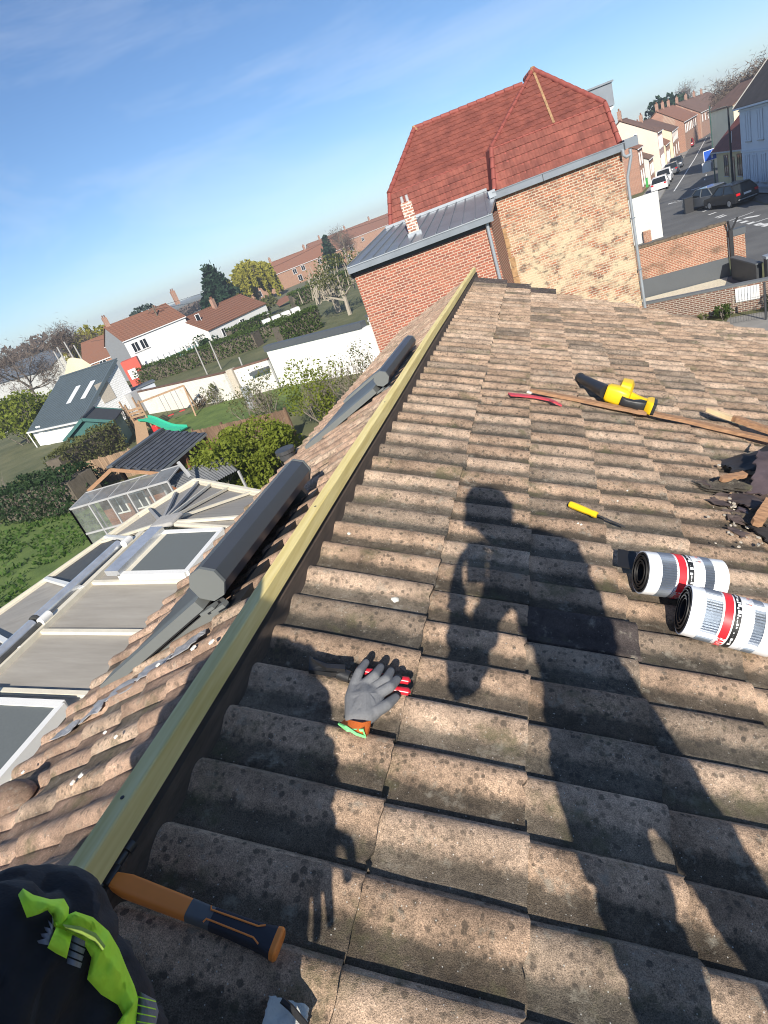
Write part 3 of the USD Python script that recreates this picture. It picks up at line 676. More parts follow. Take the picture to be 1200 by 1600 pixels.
def loft(name, mt, secs, n=16, e=.6):
    V_ = []
    for x, y0, z0, wy, wz in secs:
        for k in range(n):
            t = 2 * math.pi * k / n; c, s_ = math.cos(t), math.sin(t); V_.append(bq(x * .66 if x > 0 else x, y0 * .9 + wy * .92 * math.copysign(abs(c) ** e, c), z0 + wz * math.copysign(abs(s_) ** e, s_)))
    F = [(i * n + k, i * n + (k + 1) % n, (i + 1) * n + (k + 1) % n, (i + 1) * n + k) for i in range(len(secs) - 1) for k in range(n)] + [tuple(range(n))[::-1], tuple((len(secs) - 1) * n + k for k in range(n))]
    MB().add(V_, F).out(name, mt, bl, smooth=35)
loft('barrel', M['tool_yellow'], [(-.01, 0, 0, .045, .045), (.01, 0, 0, .058, .056), (.1, 0, 0, .064, .06), (.17, -.005, 0, .06, .055), (.2, -.01, 0, .04, .04)])
loft('fan_housing', M['tool_yellow'], [(.085, .09, .01, .055, .05), (.1, .085, .015, .085, .07), (.19, .085, .015, .09, .075), (.215, .08, .01, .06, .055)], 20, .5)
loft('air_intake', M['tool_black'], [(.12, .172, .02, .012, .05), (.18, .174, .02, .012, .05)], 12)
loft('handle', M['tool_yellow'], [(.2, .06, .0, .03, .03), (.27, .035, .0, .026, .026), (.34, .0, .0, .028, .028), (.38, -.02, .0, .04, .035)])
loft('grip', M['tool_black'], [(.14, -.055, -.01, .03, .03), (.19, -.075, -.01, .026, .026), (.25, -.07, -.01, .024, .026), (.31, -.06, -.008, .042, .034), (.37, -.05, -.005, .03, .03)])
loft('battery_foot', M['tool_yellow'], [(.365, -.03, 0, .06, .035), (.4, -.035, 0, .085, .042), (.425, -.04, 0, .085, .042)], 16, .4)
loft('battery', M['tool_black'], [(.426, -.04, 0, .078, .04), (.455, -.045, 0, .075, .038)], 16, .4)
loft('battery_label', M['tool_yellow'], [(.4555, -.045, 0, .04, .02), (.457, -.045, 0, .04, .02)], 12, .4)

# ------------------------------------------------------------------ torn-off roofing debris
def piece(name, label, cat, mt, P, X, Y, O, amp, seed, nx=10, ny=8, th=.006, edge=.03, group=None):
    m = MB(); sheet(m, P, X, Y, O, nx, ny, amp, seed, 5.5, th, edge); m.out(name, mt, label=label, cat=cat, group=group)
def curl(name, label, cat, mt, P, X, Y, O, bend, amp, seed, n=14, th=.005):
    """A torn, curled sheet: the parallelogram P, X, Y rolled up along X by the angle bend."""
    r = rnd('curl', seed); P, X, Y, O = map(lambda t: A_(t, dtype=float), (P, X, Y, O)); lx = np.linalg.norm(X); ux = X / lx; V_ = []
    for i in range(n + 1):
        s_ = i / n; an = bend * s_; rad = lx / max(abs(bend), .05)
        base = P + ux * (math.sin(abs(an)) * rad) + O * ((1 - math.cos(an)) * rad * (1 if bend > 0 else -.3))
        for j in range(n + 1):
            t_ = j / n; ed = r.uniform(-.014, .014) if i in (0, n) or j in (0, n) else 0
            q = base + Y * t_; h = (meshkit.fbm(A_([[q[0] * 9 + seed, q[1] * 9, q[2] * 9]]), 4, seed)[0] - .5) * 2 * amp
            V_.append(q + O * h + ux * (ed + h * .5) + unit(Y) * ed)
    k = n + 1; n1 = len(V_); V_ += [p - O * th for p in V_]; F = []
    for i in range(n):
        for j in range(n):
            a, b, c, d = i * k + j, (i + 1) * k + j, (i + 1) * k + j + 1, i * k + j + 1; F += [(a, b, c, d), (a + n1, d + n1, c + n1, b + n1)]
    MB().add(V_, F).out(name, M[mt], smooth=40, label=label, cat=cat)
mat('membrane_plum', (.075, .055, .058), .5, .4, 9, .5, bscale=30)
curl('torn_membrane', 'black crumpled roofing membrane at the top of the debris heap', 'membrane', 'membrane', RSP(1138, 738, .05), U * .3 + N * .03, V * .2 + U * .03, N, 1.3, .05, 3)
curl('torn_membrane', 'plum brown sheet of torn membrane leaning over the debris heap', 'membrane', 'membrane_plum', RSP(1172, 770, .07), U * .42 + V * .04, V * .3 + U * .08 + N * .1, unit(N + V * .1), 1.1, .03, 11)
curl('torn_membrane', 'dark brown torn membrane in the middle of the debris heap', 'membrane', 'membrane_brown', RSP(1122, 768, .05), U * .3 + N * .02, V * -.22 + U * .12 + N * .02, N, -.8, .05, 5)
curl('torn_membrane', 'dark membrane hanging down the front of the debris heap', 'membrane', 'membrane_plum', RSP(1148, 790, .06), U * .25, V * -.2 + U * .12, N, 1.0, .05, 7)
curl('torn_membrane', 'black membrane scrap at the bottom of the debris heap by the frame edge', 'membrane', 'membrane', RSP(1165, 826, .045), U * .26, V * -.14 + U * .1, N, 1.6, .035, 8)
curl('broken_tile', 'small grey shard with a curled black edge left of the debris', 'broken tile', 'roof_tile_grey', RSP(1082, 752, .045), U * .19 + V * .01, V * -.07 + U * .06, N, .5, .015, 14, 8, .012)
curl('broken_tile', 'brown curved tile shard under the debris heap', 'broken tile', 'roof_tile_brown', RSP(1138, 800, .05), U * .16, V * -.12 + U * .06, N, 1.0, .02, 17, 8, .012)
lath(RSP(1180, 822, .07), RSP(1202, 788, .12), .045, .025, 'short brown lath offcut standing out of the debris heap', seed=6)
lath(RSP(1125, 752, .07), RSP(1162, 744, .09), .035, .02, 'splintered lath end across the black membrane', seed=7)
r = rnd('bits')
m = MB()
for i in range(70):
    px, py = 1165 + r.gauss(0, 24), 800 + r.gauss(0, 26)
    c = RSP(px, py, .042); w = r.uniform(.003, .011); an = r.uniform(0, 6)
    m.prism([c + (U * math.cos(an + t) + V * math.sin(an + t)) * w * r.uniform(.5, 1.3) for t in (0, 1.2, 2.4, 3.6, 5)], N * w * r.uniform(.4, 1))
m.out('mortar_rubble', M['mortar_bits'], label='crumbs of old mortar spilled round the debris heap', cat='rubble', kind='stuff')
m = MB()
for i in range(30):
    px, py = 1168 + r.gauss(0, 20), 790 + r.gauss(0, 26); c = RSP(px, py, .045); an = r.uniform(0, 6); w = r.uniform(.02, .07); a_ = U * math.cos(an) + V * math.sin(an); b_ = -U * math.sin(an) + V * math.cos(an)
    sheet(m, c, a_ * w * 1.6, b_ * w, N, 4, 3, w * .5, 300 + i, 22, .003, w * .15)
m.out('membrane_scraps', M['membrane_brown'], label='small dark curled scraps of membrane strewn round the debris heap', cat='scraps', kind='stuff')
# spilled plaster by the lower edge, droppings
wp = thing('plaster_bag', 'grey-white smeared plastic scrap at the bottom edge under the hammer', 'plastic scrap', RSP(430, 1580, .05))
m = MB(); sheet(m, RSP(405, 1620, .05), U * .07, V * .055 - U * .005, N, 14, 14, .022, 21, 20, .002, .0015); m.out('sheet', M['lichen_white'], wp, smooth=True)
m = MB(); m.tube([RSP(440, 1562, .075), RSP(455, 1575, .07), RSP(480, 1605, .06)], .005, 6); m.out('strap', M['rubber_black'], wp)
for i, (px, py, w) in enumerate([(617, 937, .016), (545, 834, .008), (903, 818, .006), (908, 820, .007), (965, 783, .006), (980, 767, .006)]):
    m = MB(); k = 12; rr = rnd('drop', i); c0_ = on_tiles(px, py); ppm = 560 / np.linalg.norm(c0_ - EYE); V_ = [c0_ + N * .004]
    for ring, f in ((0, .55), (1, 1.0)):
        for t in np.linspace(0, 2 * math.pi, k, endpoint=False):
            w_ = w * f * (rr.uniform(.6, 1.25) if ring else 1) * ppm
            V_.append(on_tiles(px + math.cos(t) * w_ * 1.25, py + math.sin(t) * w_) + N * (.0035 if ring == 0 else .0006))
    m.add(V_, [(0, 1 + (q + 1) % k, 1 + q) for q in range(k)] + [(1 + q, 1 + (q + 1) % k, 1 + k + (q + 1) % k, 1 + k + q) for q in range(k)])
    m.out('bird_dropping', M['lichen_white'], label=['large white bird dropping above the grey glove', 'white bird dropping at the upper end of a tile near the batten', 'left one of two small white droppings left of the screwdriver', 'right one of two small white droppings left of the screwdriver', 'small white dropping above the tip of the screwdriver', 'topmost of the small white droppings right of the screwdriver'][i], cat='bird dropping', group='bird droppings on the right slope')

# ------------------------------------------------------------------ materials of the neighbourhood
mat('earth', (.085, .11, .035), .95, .35, .35, .3, bscale=6, col2=(.15, .145, .065), bdist=.05)
mat('grass_green', (.085, .15, .025), .9, .3, .9, .6, bscale=25, col2=(.14, .2, .04), bdist=.06)
mat('field_far', (.13, .13, .075), .95, .25, .02, 0)
mat('asphalt', (.095, .096, .098), .9, .2, .35, .25, bscale=60, col2=(.135, .134, .13), bdist=.006)
mat('asphalt_old', (.1, .1, .1), .9, .15, .7, .25, bscale=60, bdist=.006)
mat('paving', (.26, .25, .23), .9, .12, 2, .2)
mat('road_paint', (.68, .68, .66), .7, .18, 9)
mat('kerb_stone', (.36, .35, .33), .85, .12, 6, .2)
mat('gravel_white', (.66, .6, .47), .95, .28, 22, .8, bscale=30, bdist=.03)
mat('slate_ground', (.13, .14, .15), .9, .12, 4, .2)
mat('zinc', (.2, .225, .255), .42, .12, 1.6, .12, bscale=5, metal=.35)
mat('zinc_light', (.34, .37, .4), .4, .1, 2, .1, metal=.35)
mat('red_tile', (.18, .048, .034), .75, .3, 2.6, .4, bscale=30, col2=(.25, .074, .05), tint=.1, detail=7)
mat('red_tile_ridge', (.24, .06, .045), .75, .2, 5, .3)
mat('lichen_ochre', (.33, .2, .1), .95, .35, 9, .4)
mat('orange_tile', (.3, .13, .075), .85, .3, 1.4, .4, bscale=12, col2=(.2, .1, .065), tint=.12)
mat('brown_tile', (.15, .085, .06), .85, .3, 1.4, .4, bscale=12, tint=.12)
mat('dark_tile', (.06, .05, .047), .8, .25, 2, .3, tint=.1)
mat('slate_roof', (.11, .125, .14), .6, .12, 2, .2)
mat('anthracite', (.085, .095, .105), .6, .06, 1.0, .1)
mat('anthracite_dark', (.035, .038, .042), .55, .1, 3, .1)
mat('white_render', (.78, .77, .74), .9, .05, 1.2, .15, bscale=20)
mat('white_old', (.6, .6, .57), .9, .12, .9, .4, bscale=14)
mat('white_paint', (.8, .8, .79), .5, .03, 3)
mat('cream_render', (.68, .6, .42), .9, .06, .8, .15)
mat('pink_render', (.7, .58, .48), .9, .05, .6, .12)
mat('yellow_render', (.52, .42, .24), .9, .08, .7, .15)
mat('bluegrey_render', (.46, .49, .54), .88, .05, .5, .12)
mat('grey_cladding', (.28, .29, .3), .7, .15, 3, .2, stretch=(1, 1, 8))
mat('red_paint', (.55, .09, .06), .7, .06, 3)
mat('grey_concrete', (.36, .36, .36), .9, .12, 2, .3)
mat('window_glass', (.02, .024, .028), .08, .2, 1.5)
mat('window_blind', (.6, .62, .64), .6, .06, 4)
mat('door_wood', (.16, .08, .045), .6, .2, 6)
mat('car_black', (.012, .012, .014), .25, .1, 3, coat=.6)
mat('car_grey', (.2, .21, .22), .3, .05, 3, metal=.4, coat=.5)
mat('car_white', (.75, .76, .77), .3, .02, 3, coat=.5)
mat('car_dark', (.05, .055, .065), .3, .05, 3, coat=.5)
mat('car_red', (.3, .02, .025), .3, .05, 3, coat=.5)
mat('tyre', (.015, .015, .015), .85, .2, 20)
mat('rim', (.45, .46, .47), .35, .08, 20, metal=.7)
mat('lamp_red', (.5, .01, .015), .25, .05)
mat('lamp_clear', (.75, .75, .75), .2, .05)
mat('sign_blue', (.02, .1, .5), .45, .04)
mat('sign_white', (.8, .8, .8), .45, .03)
mat('post_green', (.05, .1, .085), .5, .1)
mat('post_black', (.015, .015, .017), .5, .1)
mat('bin_green', (.03, .28, .05), .5, .05)
mat('bark', (.12, .1, .075), .95, .3, 14, .6, stretch=(1, 1, .25))
mat('bark_pale', (.32, .28, .22), .95, .25, 12, .5)
mat('twig_grey', (.2, .17, .14), .95, .3, 9)
def leafmat(key, c1, c2, tr=.35):
    M[key] = usdkit.material(stage, '/World/Looks/' + key, {'g': ('geometry', {}), 'n': ('noise_texture', {'scale': 1.3, 'detail': 3}), 'ri': ('math', {'math_type': 'multiply_add', 'value2': .55, 'value3': .0}), 'ad': ('math', {'math_type': 'multiply_add', 'value2': .45}),
        'r': ('rgb_ramp', {'ramp': [(.15, c1), (.75, c2)]}), 'd': ('principled_bsdf', {'roughness': .65, 'specular_ior_level': .3}), 't': ('translucent_bsdf', {}), 'm': ('mix_closure', {'fac': tr})},
        [('g.random_per_island', 'ri.value1'), ('g.position', 'n.vector'), ('n.fac', 'ad.value1'), ('ri.value', 'ad.value3'), ('ad.value', 'r.fac'), ('r.color', 'd.base_color'), ('r.color', 't.color'), ('d.BSDF', 'm.closure1'), ('t.BSDF', 'm.closure2')], surface='m.closure')
leafmat('leaf_conifer', (.012, .035, .016), (.035, .075, .03), .15)
leafmat('leaf_cedar', (.03, .05, .04), (.075, .1, .08), .15)
leafmat('leaf_willow', (.32, .3, .04), (.55, .5, .09), .4)
leafmat('leaf_hedge', (.05, .085, .016), (.13, .18, .035))
leafmat('leaf_dark', (.015, .04, .01), (.06, .1, .022), .25)
leafmat('leaf_bright', (.16, .2, .02), (.36, .4, .06), .4)
leafmat('leaf_olive', (.11, .12, .04), (.22, .22, .08), .35)
leafmat('leaf_brown', (.1, .07, .04), (.2, .15, .08), .2)
leafmat('twig_haze', (.12, .09, .07), (.24, .19, .15), .1)
leafmat('grass_blade', (.05, .11, .015), (.12, .2, .03), .35)

# ------------------------------------------------------------------ the ground, the street and the pavements
def flat(name, pts, z, key, thick=None, parent=None, kind='structure', label=None):
    m = MB(); P = [(p[0], p[1], z) for p in pts]
    if sum(P[i][0] * P[(i + 1) % len(P)][1] - P[(i + 1) % len(P)][0] * P[i][1] for i in range(len(P))) < 0: P = P[::-1]
    if thick: m.prism([(p[0], p[1], z - thick) for p in P], (0, 0, thick))
    else: m.add(P, [tuple(int(k) for k in t) for t in manifold3d.triangulate([A_([[p[0], p[1]] for p in P])])])
    return m.out(name, M[key], parent, kind=kind, label=label)
gm = MB(); S_ = 1800.0
gx = np.linspace(-S_, S_, 3)
gm.add([(-S_, -S_, 0), (S_, -S_, 0), (S_, S_, 0), (-S_, S_, 0)], [(0, 1, 2, 3)])
gm.out('ground', M['earth'], kind='structure')
def L2(px, py): return level(px, py, 0)[:2]
SD = unit(A_([.245, .97]))                                      # along the street
SN = A_([SD[1], -SD[0]])                                          # to its right
RO = A_([10.2, 66.0])                                            # a point of the left edge of the carriageway
RW = 8.4
def ST(l, w): return RO + SD * l + SN * w
flat('road', [ST(-14, -.5), ST(110, .0), ST(330, 14.), ST(340, 24), ST(110, RW), ST(-2, RW - .4), (15.0, 57.0), (14.2, 45.5), (90, 26), (86, 10), (9.6, 32.5), (8.8, 37), (5.6, 52)], .004, 'asphalt')
flat('pavement', [ST(-12, -2.6), ST(-12, -.12), ST(110, -.12), ST(110, -2.6)], .12, 'paving', .12)
flat('pavement', [ST(6, RW), ST(110, RW), ST(110, RW + 2.2), ST(6, RW + 1.6)], .12, 'paving', .12)
flat('pavement', [(15.0, 57.4), (14.4, 45.4), (90, 26.2), (90, 29.2), (16.3, 49.5), (16.3, 60)], .12, 'asphalt_old', .12)
m = MB(); a, b = A_([14.32, 45.35, .0]), A_([90, 26.0, .0])
for i in range(40):
    p = a + (b - a) * i / 40; q = a + (b - a) * (i + .985) / 40; m.obox(p, q - p, (0.03, .12, 0), (0, 0, .135))
m.out('kerb', M['kerb_stone'], kind='structure')
m = MB()
def strip(p, q, w, z=.008):
    p, q = A_([*p, z]), A_([*q, z]); s = unit(np.cross(q - p, (0, 0, 1))) * w / 2; m.add([p - s, q - s, q + s, p + s], [(0, 1, 2, 3)])
strip(L2(1053, 299), L2(1085, 249), .14)
strip(L2(1085, 249), ST(100, 2.4), .14)
for i in range(7):
    p, q = A_(L2(1150, 345)), A_(L2(1235, 358)); d = q - p; strip(p + d * i / 7, p + d * (i + .45) / 7, .4)
strip(L2(1140, 345), L2(1178, 331), .12); strip(L2(1163, 341), L2(1186, 337), .35); strip(L2(1176, 349), L2(1200, 341), .12); strip(L2(1183, 352), L2(1200, 350), .3); strip(L2(1200, 341), L2(1222, 333), .12)
for k, (x, y) in enumerate([(1088, 322), (1092, 327), (1098, 331), (1101, 325), (1107, 336), (1118, 340), (1122, 341)]):
    p = A_(L2(x, y)); strip(p, p + A_([.55, .15]), .3)
for k in range(9): p = A_(L2(1062 + k * 4.2, 294 - k * 7.4)) + SN * 2.4; strip(p, p + SD * 1.5, .12)
for px, py, w in [(1080, 297, .5), (1044, 319, .5), (1050, 317.5, .5), (1056, 316, .5)]:
    p = A_(L2(px, py)); strip(p, p + SN * .9, w)
m.out('road_marking', M['road_paint'], kind='structure', label='white lines, dashes and arrows painted on the asphalt')

# ------------------------------------------------------------------ tiled planes, built tile by tile
def tiled(parent, O, X, Y, inside, tw, th, keys, name='roof_tile', limit=0, t=.03, seed=0, stagger=False, amin=0, amax=12, bmin=0, bmax=8, waved=True):
    """Tiles on the plane O + a X + b Y (X along the eaves, Y up the slope) wherever inside(a, b)."""
    X, Y = unit(X), unit(Y); Z = np.cross(X, Y); Z = Z if Z[2] > 0 else -Z
    r = rnd('tiled', seed, name); rest = MB(); n = 0; cnt = 0
    j = 0; b = bmin
    while b < bmax:
        a = amin + (tw / 2 if stagger and j % 2 else 0)
        while a < amax:
            if inside(a + tw / 2, b + th / 2):
                o = O + X * (a + .004) + Y * (b - .02) + Z * r.uniform(0, .006); w = X * (tw - .006); up = Y * (th + .02) - Z * t * .9
                lo = Z * t
                if waved:
                    v = [o + lo * .45, o + w * .3 + lo * .3, o + w * .62 + lo * 1.05, o + w + lo * .8]
                    v += [p + up for p in v] + [o - lo * .3, o + w - lo * .3]
                    f = [(0, 1, 5, 4), (1, 2, 6, 5), (2, 3, 7, 6), (8, 9, 3, 2), (8, 2, 1), (8, 1, 0), (9, 7, 3), (0, 4, 8)]
                else:
                    v = [o + lo, o + w + lo, o + w + up + lo, o + up + lo, o - lo * .3, o + w - lo * .3]; f = [(0, 1, 2, 3), (4, 5, 1, 0), (5, 2, 1), (4, 0, 3)]
                if n < limit:
                    m = MB(); m.add(v, f); m.out(name, M[keys[cnt % len(keys)]], parent); n += 1
                else: rest.add(v, f)
                cnt += 1
            a += tw
        b += th; j += 1
    if rest.n: rest.out(name if limit == 0 else 'upper_' + name + 's', M[keys[0]], parent, kind='stuff')

# ------------------------------------------------------------------ the brick house with the red mansard roof
WZ = 0.2031
EX, EY = A_([math.cos(WZ), math.sin(WZ), 0]), A_([-math.sin(WZ), math.cos(WZ), 0])
BP = atdist(1003, 470, 23.6); BP[2] = 0
def BW(a, b, z): return BP + EX * a + EY * b + A_([0, 0, z])
K_ = 1.27
brickmat('brick_yellowed', WZ, (.4, .155, .085), (.22, .09, .058), (.47, .4, .3), origin=tuple(BP), bw=.25, rh=.082, ms=.017,
         patch=[((.1, .065, .05), .5, .66, 1.6, .6, 3.1), ((.54, .45, .3), .4, .57, 1.5, .85, 9.0, (4.9, 6.5)), ((.07, .055, .05), .56, .66, 4.2, .7, 5.0), ((.5, .42, .3), .55, .7, 6.0, .5, 15.0)])
brickmat('brick_red', WZ, (.36, .12, .075), (.21, .075, .055), (.5, .38, .29), origin=tuple(BP), bw=.25, rh=.082, ms=.014, patch=[((.08, .05, .045), .55, .72, 7.0, .6, 2.2), ((.42, .2, .12), .5, .7, .6, .4, 7.2)])
brickmat('brick_return', WZ + math.pi / 2, (.26, .1, .065), (.2, .08, .05), (.36, .28, .22), origin=tuple(BP), bw=.235, rh=.075, ms=.012)
hb = thing('brick_house', 'tall brick house with red mansard roof and yellowed wall facing the tiled roof', 'house', BP, WZ)
AL, DW, AW, AR = -4.2, -2.0, -9.35, -4.8
# walls (each face its own part so that the brick courses follow it)
MB().obox(BW(AL, 0, 0), EX * (-AL), EY * .3, A_([0, 0, 6.98])).out('wall', M['brick_yellowed'], hb)
MB().obox(BW(AL - .002, .3, 0), EX * .3, EY * 8, A_([0, 0, 6.98])).out('wall', M['brick_return'], hb)
MB().obox(BW(-.3, .3, 0), EX * .3 + EY * 0, EY * 8 + EX * .0, A_([0, 0, 6.98])).out('wall', M['brick_return'], hb)
MB().obox(BW(AW, DW, 0), EX * (AR - AW), EY * .3, A_([0, 0, 6.5])).out('wall', M['brick_red'], hb)
brickmat('brick_splay', WZ + math.atan2(2.0, .6), (.26, .1, .065), (.2, .08, .05), (.36, .28, .22), origin=tuple(BP), bw=.235, rh=.075, ms=.012)
m = MB(); m.prism([BW(AR, DW + .003, 0), BW(AL - .004, -.004, 0), BW(AL - .3, -.004, 0), BW(AR - .3, DW + .3, 0)], A_([0, 0, 6.62])); m.out('side_wall', M['brick_splay'], hb)
MB().obox(BW(AW, DW + .3, 0), EX * .3, EY * 8, A_([0, 0, 6.5])).out('wall', M['brick_return'], hb)
MB().obox(BW(AW + .3, 8.3, 0), EX * 9.0, EY * .3, A_([0, 0, 6.9])).out('wall', M['brick_return'], hb)
# scar of plaster at the inner corner
m = MB(); r = rnd('scar')
for i in range(9): z = 6.0 - i * .33; m.obox(BW(AL + r.uniform(-.0, .03), -.03, z - .3), EX * r.uniform(.09, .2), EY * .028, A_([0, 0, .31]))
m.out('plaster_scar', M['lichen_ochre'], hb)
# roofs
ZF, ZB, ZR = 7.2, 8.46, 10.38
A0, A1 = -4.15, .0
bF, bB, bP = .02, .7, 3.4
aP = -1.43
ins = .30
fl_, fr_ = BW(A0, bF, ZF), BW(A1, bF, ZF); bl_, br_ = BW(A0 + ins, bB, ZB), BW(A1 - .06, bB, ZB); pk = BW(aP, bP, ZR)
bk_l, bk_r = BW(A0 + ins, 8.0, ZB), BW(A1 + .3, 8.0, ZB); pk2 = BW(aP, 4.9, ZR - .05)
m = MB()
m.poly([fl_, fr_, br_, bl_]); m.poly([bl_, br_, pk]); m.poly([BW(A0, 8, ZF), fl_, bl_, bk_l]); m.poly([bk_l, bl_, pk, pk2]); m.poly([fr_, BW(A1 + .8, 8, ZF), bk_r, br_]); m.poly([br_, bk_r, pk2, pk]); m.poly([bk_r, bk_l, pk2])
# left part
lA0, lA1 = -7.8, -3.9
lf, lb, lr = 1.42, 2.0, 4.6
l1, l2, l3, l4 = BW(lA0, lf, 7.3), BW(lA1, lf, 7.3), BW(lA1, lb, 8.33), BW(lA0 + .28, lb, 8.33)
r1, r2 = BW(-5.87, lr, 10.2), BW(aP, lr, 10.2)
m.poly([l1, l2, l3, l4]); m.poly([l4, l3, BW(-1.43, lb, 8.33), r2, r1]); m.poly([BW(lA0, 8, 7.3), l1, l4, BW(lA0 + .3, 7.4, 8.33)]); m.poly([BW(lA0 + .3, 7.4, 8.33), l4, r1]); m.poly([BW(lA0 + .3, 7.4, 8.33), r1, r2, BW(aP, 7.4, 8.33)])
m.out('roof_boarding', M['red_tile_ridge'], hb)
fh = np.linalg.norm(bl_ - fl_)
def para(P, Q, R_):                      # frame of a slope: origin P, along the eaves to Q, up to R_
    X = unit(Q - P); Y = (R_ - P) - X * ((R_ - P) @ X); return X, unit(Y), np.linalg.norm(Q - P), np.linalg.norm(Y)
X, Y, Lx, Ly = para(fl_, fr_, br_)
tiled(hb, fl_ + A_([0, 0, .02]), X, Y, lambda a, b: (a > .02 + ins * b / Ly) and a < Lx - .02 and b < Ly, .212, Ly / 5.0, ['red_tile'], limit=110, t=.035, seed=1, amax=Lx, bmax=Ly - .05)
Xu, Yu, Lu, Lv = para(bl_, br_, pk); pa = (pk - bl_) @ Xu
tiled(hb, bl_ + A_([0, 0, .02]), Xu, Yu, lambda a, b: a > pa * b / Lv and a < Lu - (Lu - pa) * b / Lv, .212, .27, ['red_tile'], limit=100, t=.028, seed=2, amax=Lu, bmax=Lv)
X, Y, Lx, Ly2 = para(l1, l2, l4)
tiled(hb, l1 + A_([0, 0, .02]), X, Y, lambda a, b: a > .3 * b / Ly2 and b < Ly2, .212, Ly2 / 5, ['red_tile'], limit=90, t=.035, seed=3, amax=Lx, bmax=Ly2 - .05)
X, Y, Lx, Ly3 = para(l4, l3, r1); ra = (r1 - l4) @ X
tiled(hb, l4 + A_([0, 0, .02]), X, Y, lambda a, b: a > ra * b / Ly3 and b < Ly3, .212, .27, ['red_tile'], limit=0, name='upper_roof_tiles', t=.028, seed=4, amax=Lx + 2.4, bmax=Ly3)
def ridge(name, p, q, w, key, step=.34, up=.07):
    p, q = A_(p), A_(q); L_ = np.linalg.norm(q - p); n = max(1, int(L_ / step)); d = (q - p) / n; m = MB()
    for i in range(n): m.tube([p + d * i, p + d * (i + .97)], [w, w * .84], 8)
    return m.out(name, M[key], hb, smooth=50)
up = A_([0, 0, .03])
ridge('ridge_tiles', r1 + up, BW(-1.6, lr, 10.2) + up, .1, 'red_tile_ridge'); ridge('hip_tiles', pk + up, br_ + up, .1, 'red_tile_ridge'); ridge('hip_tiles', bl_ + up, pk + up, .07, 'red_tile_ridge')
ridge('hip_tiles', fl_ + up, bl_ + up, .09, 'red_tile_ridge'); ridge('hip_tiles', fr_ + up, br_ + up, .09, 'red_tile_ridge'); ridge('hip_tiles', l1 + up, l4 + up, .09, 'red_tile_ridge'); ridge('hip_tiles', l4 + up, r1 + up, .1, 'red_tile_ridge'); ridge('ridge_tiles', pk + up, pk2 + up, .1, 'red_tile_ridge')
ridge('lower_edge_tiles', bl_ + Yu * -.02, br_ + Yu * -.02, .035, 'red_tile_ridge', .21); ridge('lower_edge_tiles', l4, l3, .035, 'red_tile_ridge', .21)
m = MB(); p, q = pk - A_([0, 0, .02]), bl_ * .52 + br_ * .48 ; q = bl_ + (br_ - bl_) * .56
m.bar(p + (q - p) * .06 + A_([0, -.02, .03]), q + A_([0, -.02, .03]), .075, .04, np.cross(Xu, Yu)); m.out('lichen_streak', M['lichen_ochre'], hb)
m = MB(); m.tube([pk - A_([0, 0, .05]), pk + A_([0, 0, .12])], [.16, .07], 8); m.out('ridge_cap', M['lichen_ochre'], hb)
m = MB(); m.tube([r1 - A_([0, 0, .05]), r1 + A_([0, 0, .12])], [.15, .07], 8); m.out('ridge_cap', M['lichen_ochre'], hb)
# gutters, downpipes, zinc roof of the wing
m = MB(); m.obox(BW(AL - .06, -.17, 6.98), EX * 4.35, EY * .2, A_([0, 0, .22])); m.obox(BW(AL - .08, -.19, 7.185), EX * 4.39, EY * .03, A_([0, 0, .03])); m.out('gutter', M['zinc'], hb)
m = MB(); m.obox(BW(.07, -.2, 7.0), EX * .42, EY * .3, A_([0, 0, .27])); m.out('gutter', M['zinc'], hb)
m = MB(); m.obox(BW(AL + 1.6, -.185, 6.975), EX * .02, EY * .02, A_([0, 0, .215])); m.obox(BW(.04, -.185, 6.975), EX * .03, EY * .02, A_([0, 0, .215])); m.out('gutter_joint', M['anthracite_dark'], hb)
def pipe(pts, rr, key='zinc_light', name='downpipe'): m = MB(); m.tube(pts, rr, 12); m.out(name, M[key], hb, smooth=50)
pipe([BW(-.02, -.2, 7.02), BW(-.02, -.2, 6.86), BW(.06, -.2, 6.78), BW(.22, -.17, 6.8)], .052); pipe([BW(.22, -.17, 6.96), BW(.22, -.17, 6.75), BW(.06, -.1, 6.2), BW(.04, -.1, 6.0), BW(.04, -.1, 0)], .05)
pipe([BW(AR - .12, DW - .1, 6.5), BW(AR - .12, DW - .1, 0)], .055)
for z in (1.5, 3.2, 4.9): m = MB(); m.obox(BW(-.025, -.16, z), EX * .13, EY * .14, A_([0, 0, .03])); m.out('pipe_clip', M['zinc'], hb)
zl, zr, ztr, ztl = BW(AW - .1, DW - .1, 6.7), BW(AR + .06, DW - .1, 6.7), BW(AL - .01, lf, 7.3), BW(-8.0, lf, 7.3); zmid = BW(AL + .02, -.04, 7.06)
m = MB(); m.poly([zl, zr, zmid, ztr, ztl]); m.poly([p - A_([0, 0, .1]) for p in (ztl, ztr, zmid, zr, zl)]); m.poly([zl, ztl, ztl - A_([0, 0, .9]), zl - A_([0, 0, .4])]); m.poly([zr - A_([0, 0, .1]), zmid - A_([0, 0, .1]), zmid, zr]); m.out('zinc_roof', M['zinc'], hb)
n_ = 11
for i in range(n_ + 1):
    t = i / n_; p = zl + (zr - zl) * (t * .985 + .0); q = ztl + (ztr - EX * .1 - ztl) * t
    m = MB(); m.bar(p + A_([0, 0, .02]), q + A_([0, 0, .02]), .03, .045); m.out('standing_seam', M['zinc'], hb)
m = MB(); m.bar(ztl + A_([0, 0, .04]), ztr + A_([0, 0, .04]), .16, .09); m.out('flashing', M['zinc_light'], hb)
m = MB(); m.bar(zmid - EX * .22 + A_([0, 0, .1]), zmid + EX * .02 + A_([0, 0, .12]), .28, .22); m.out('soaker', M['zinc_light'], hb)
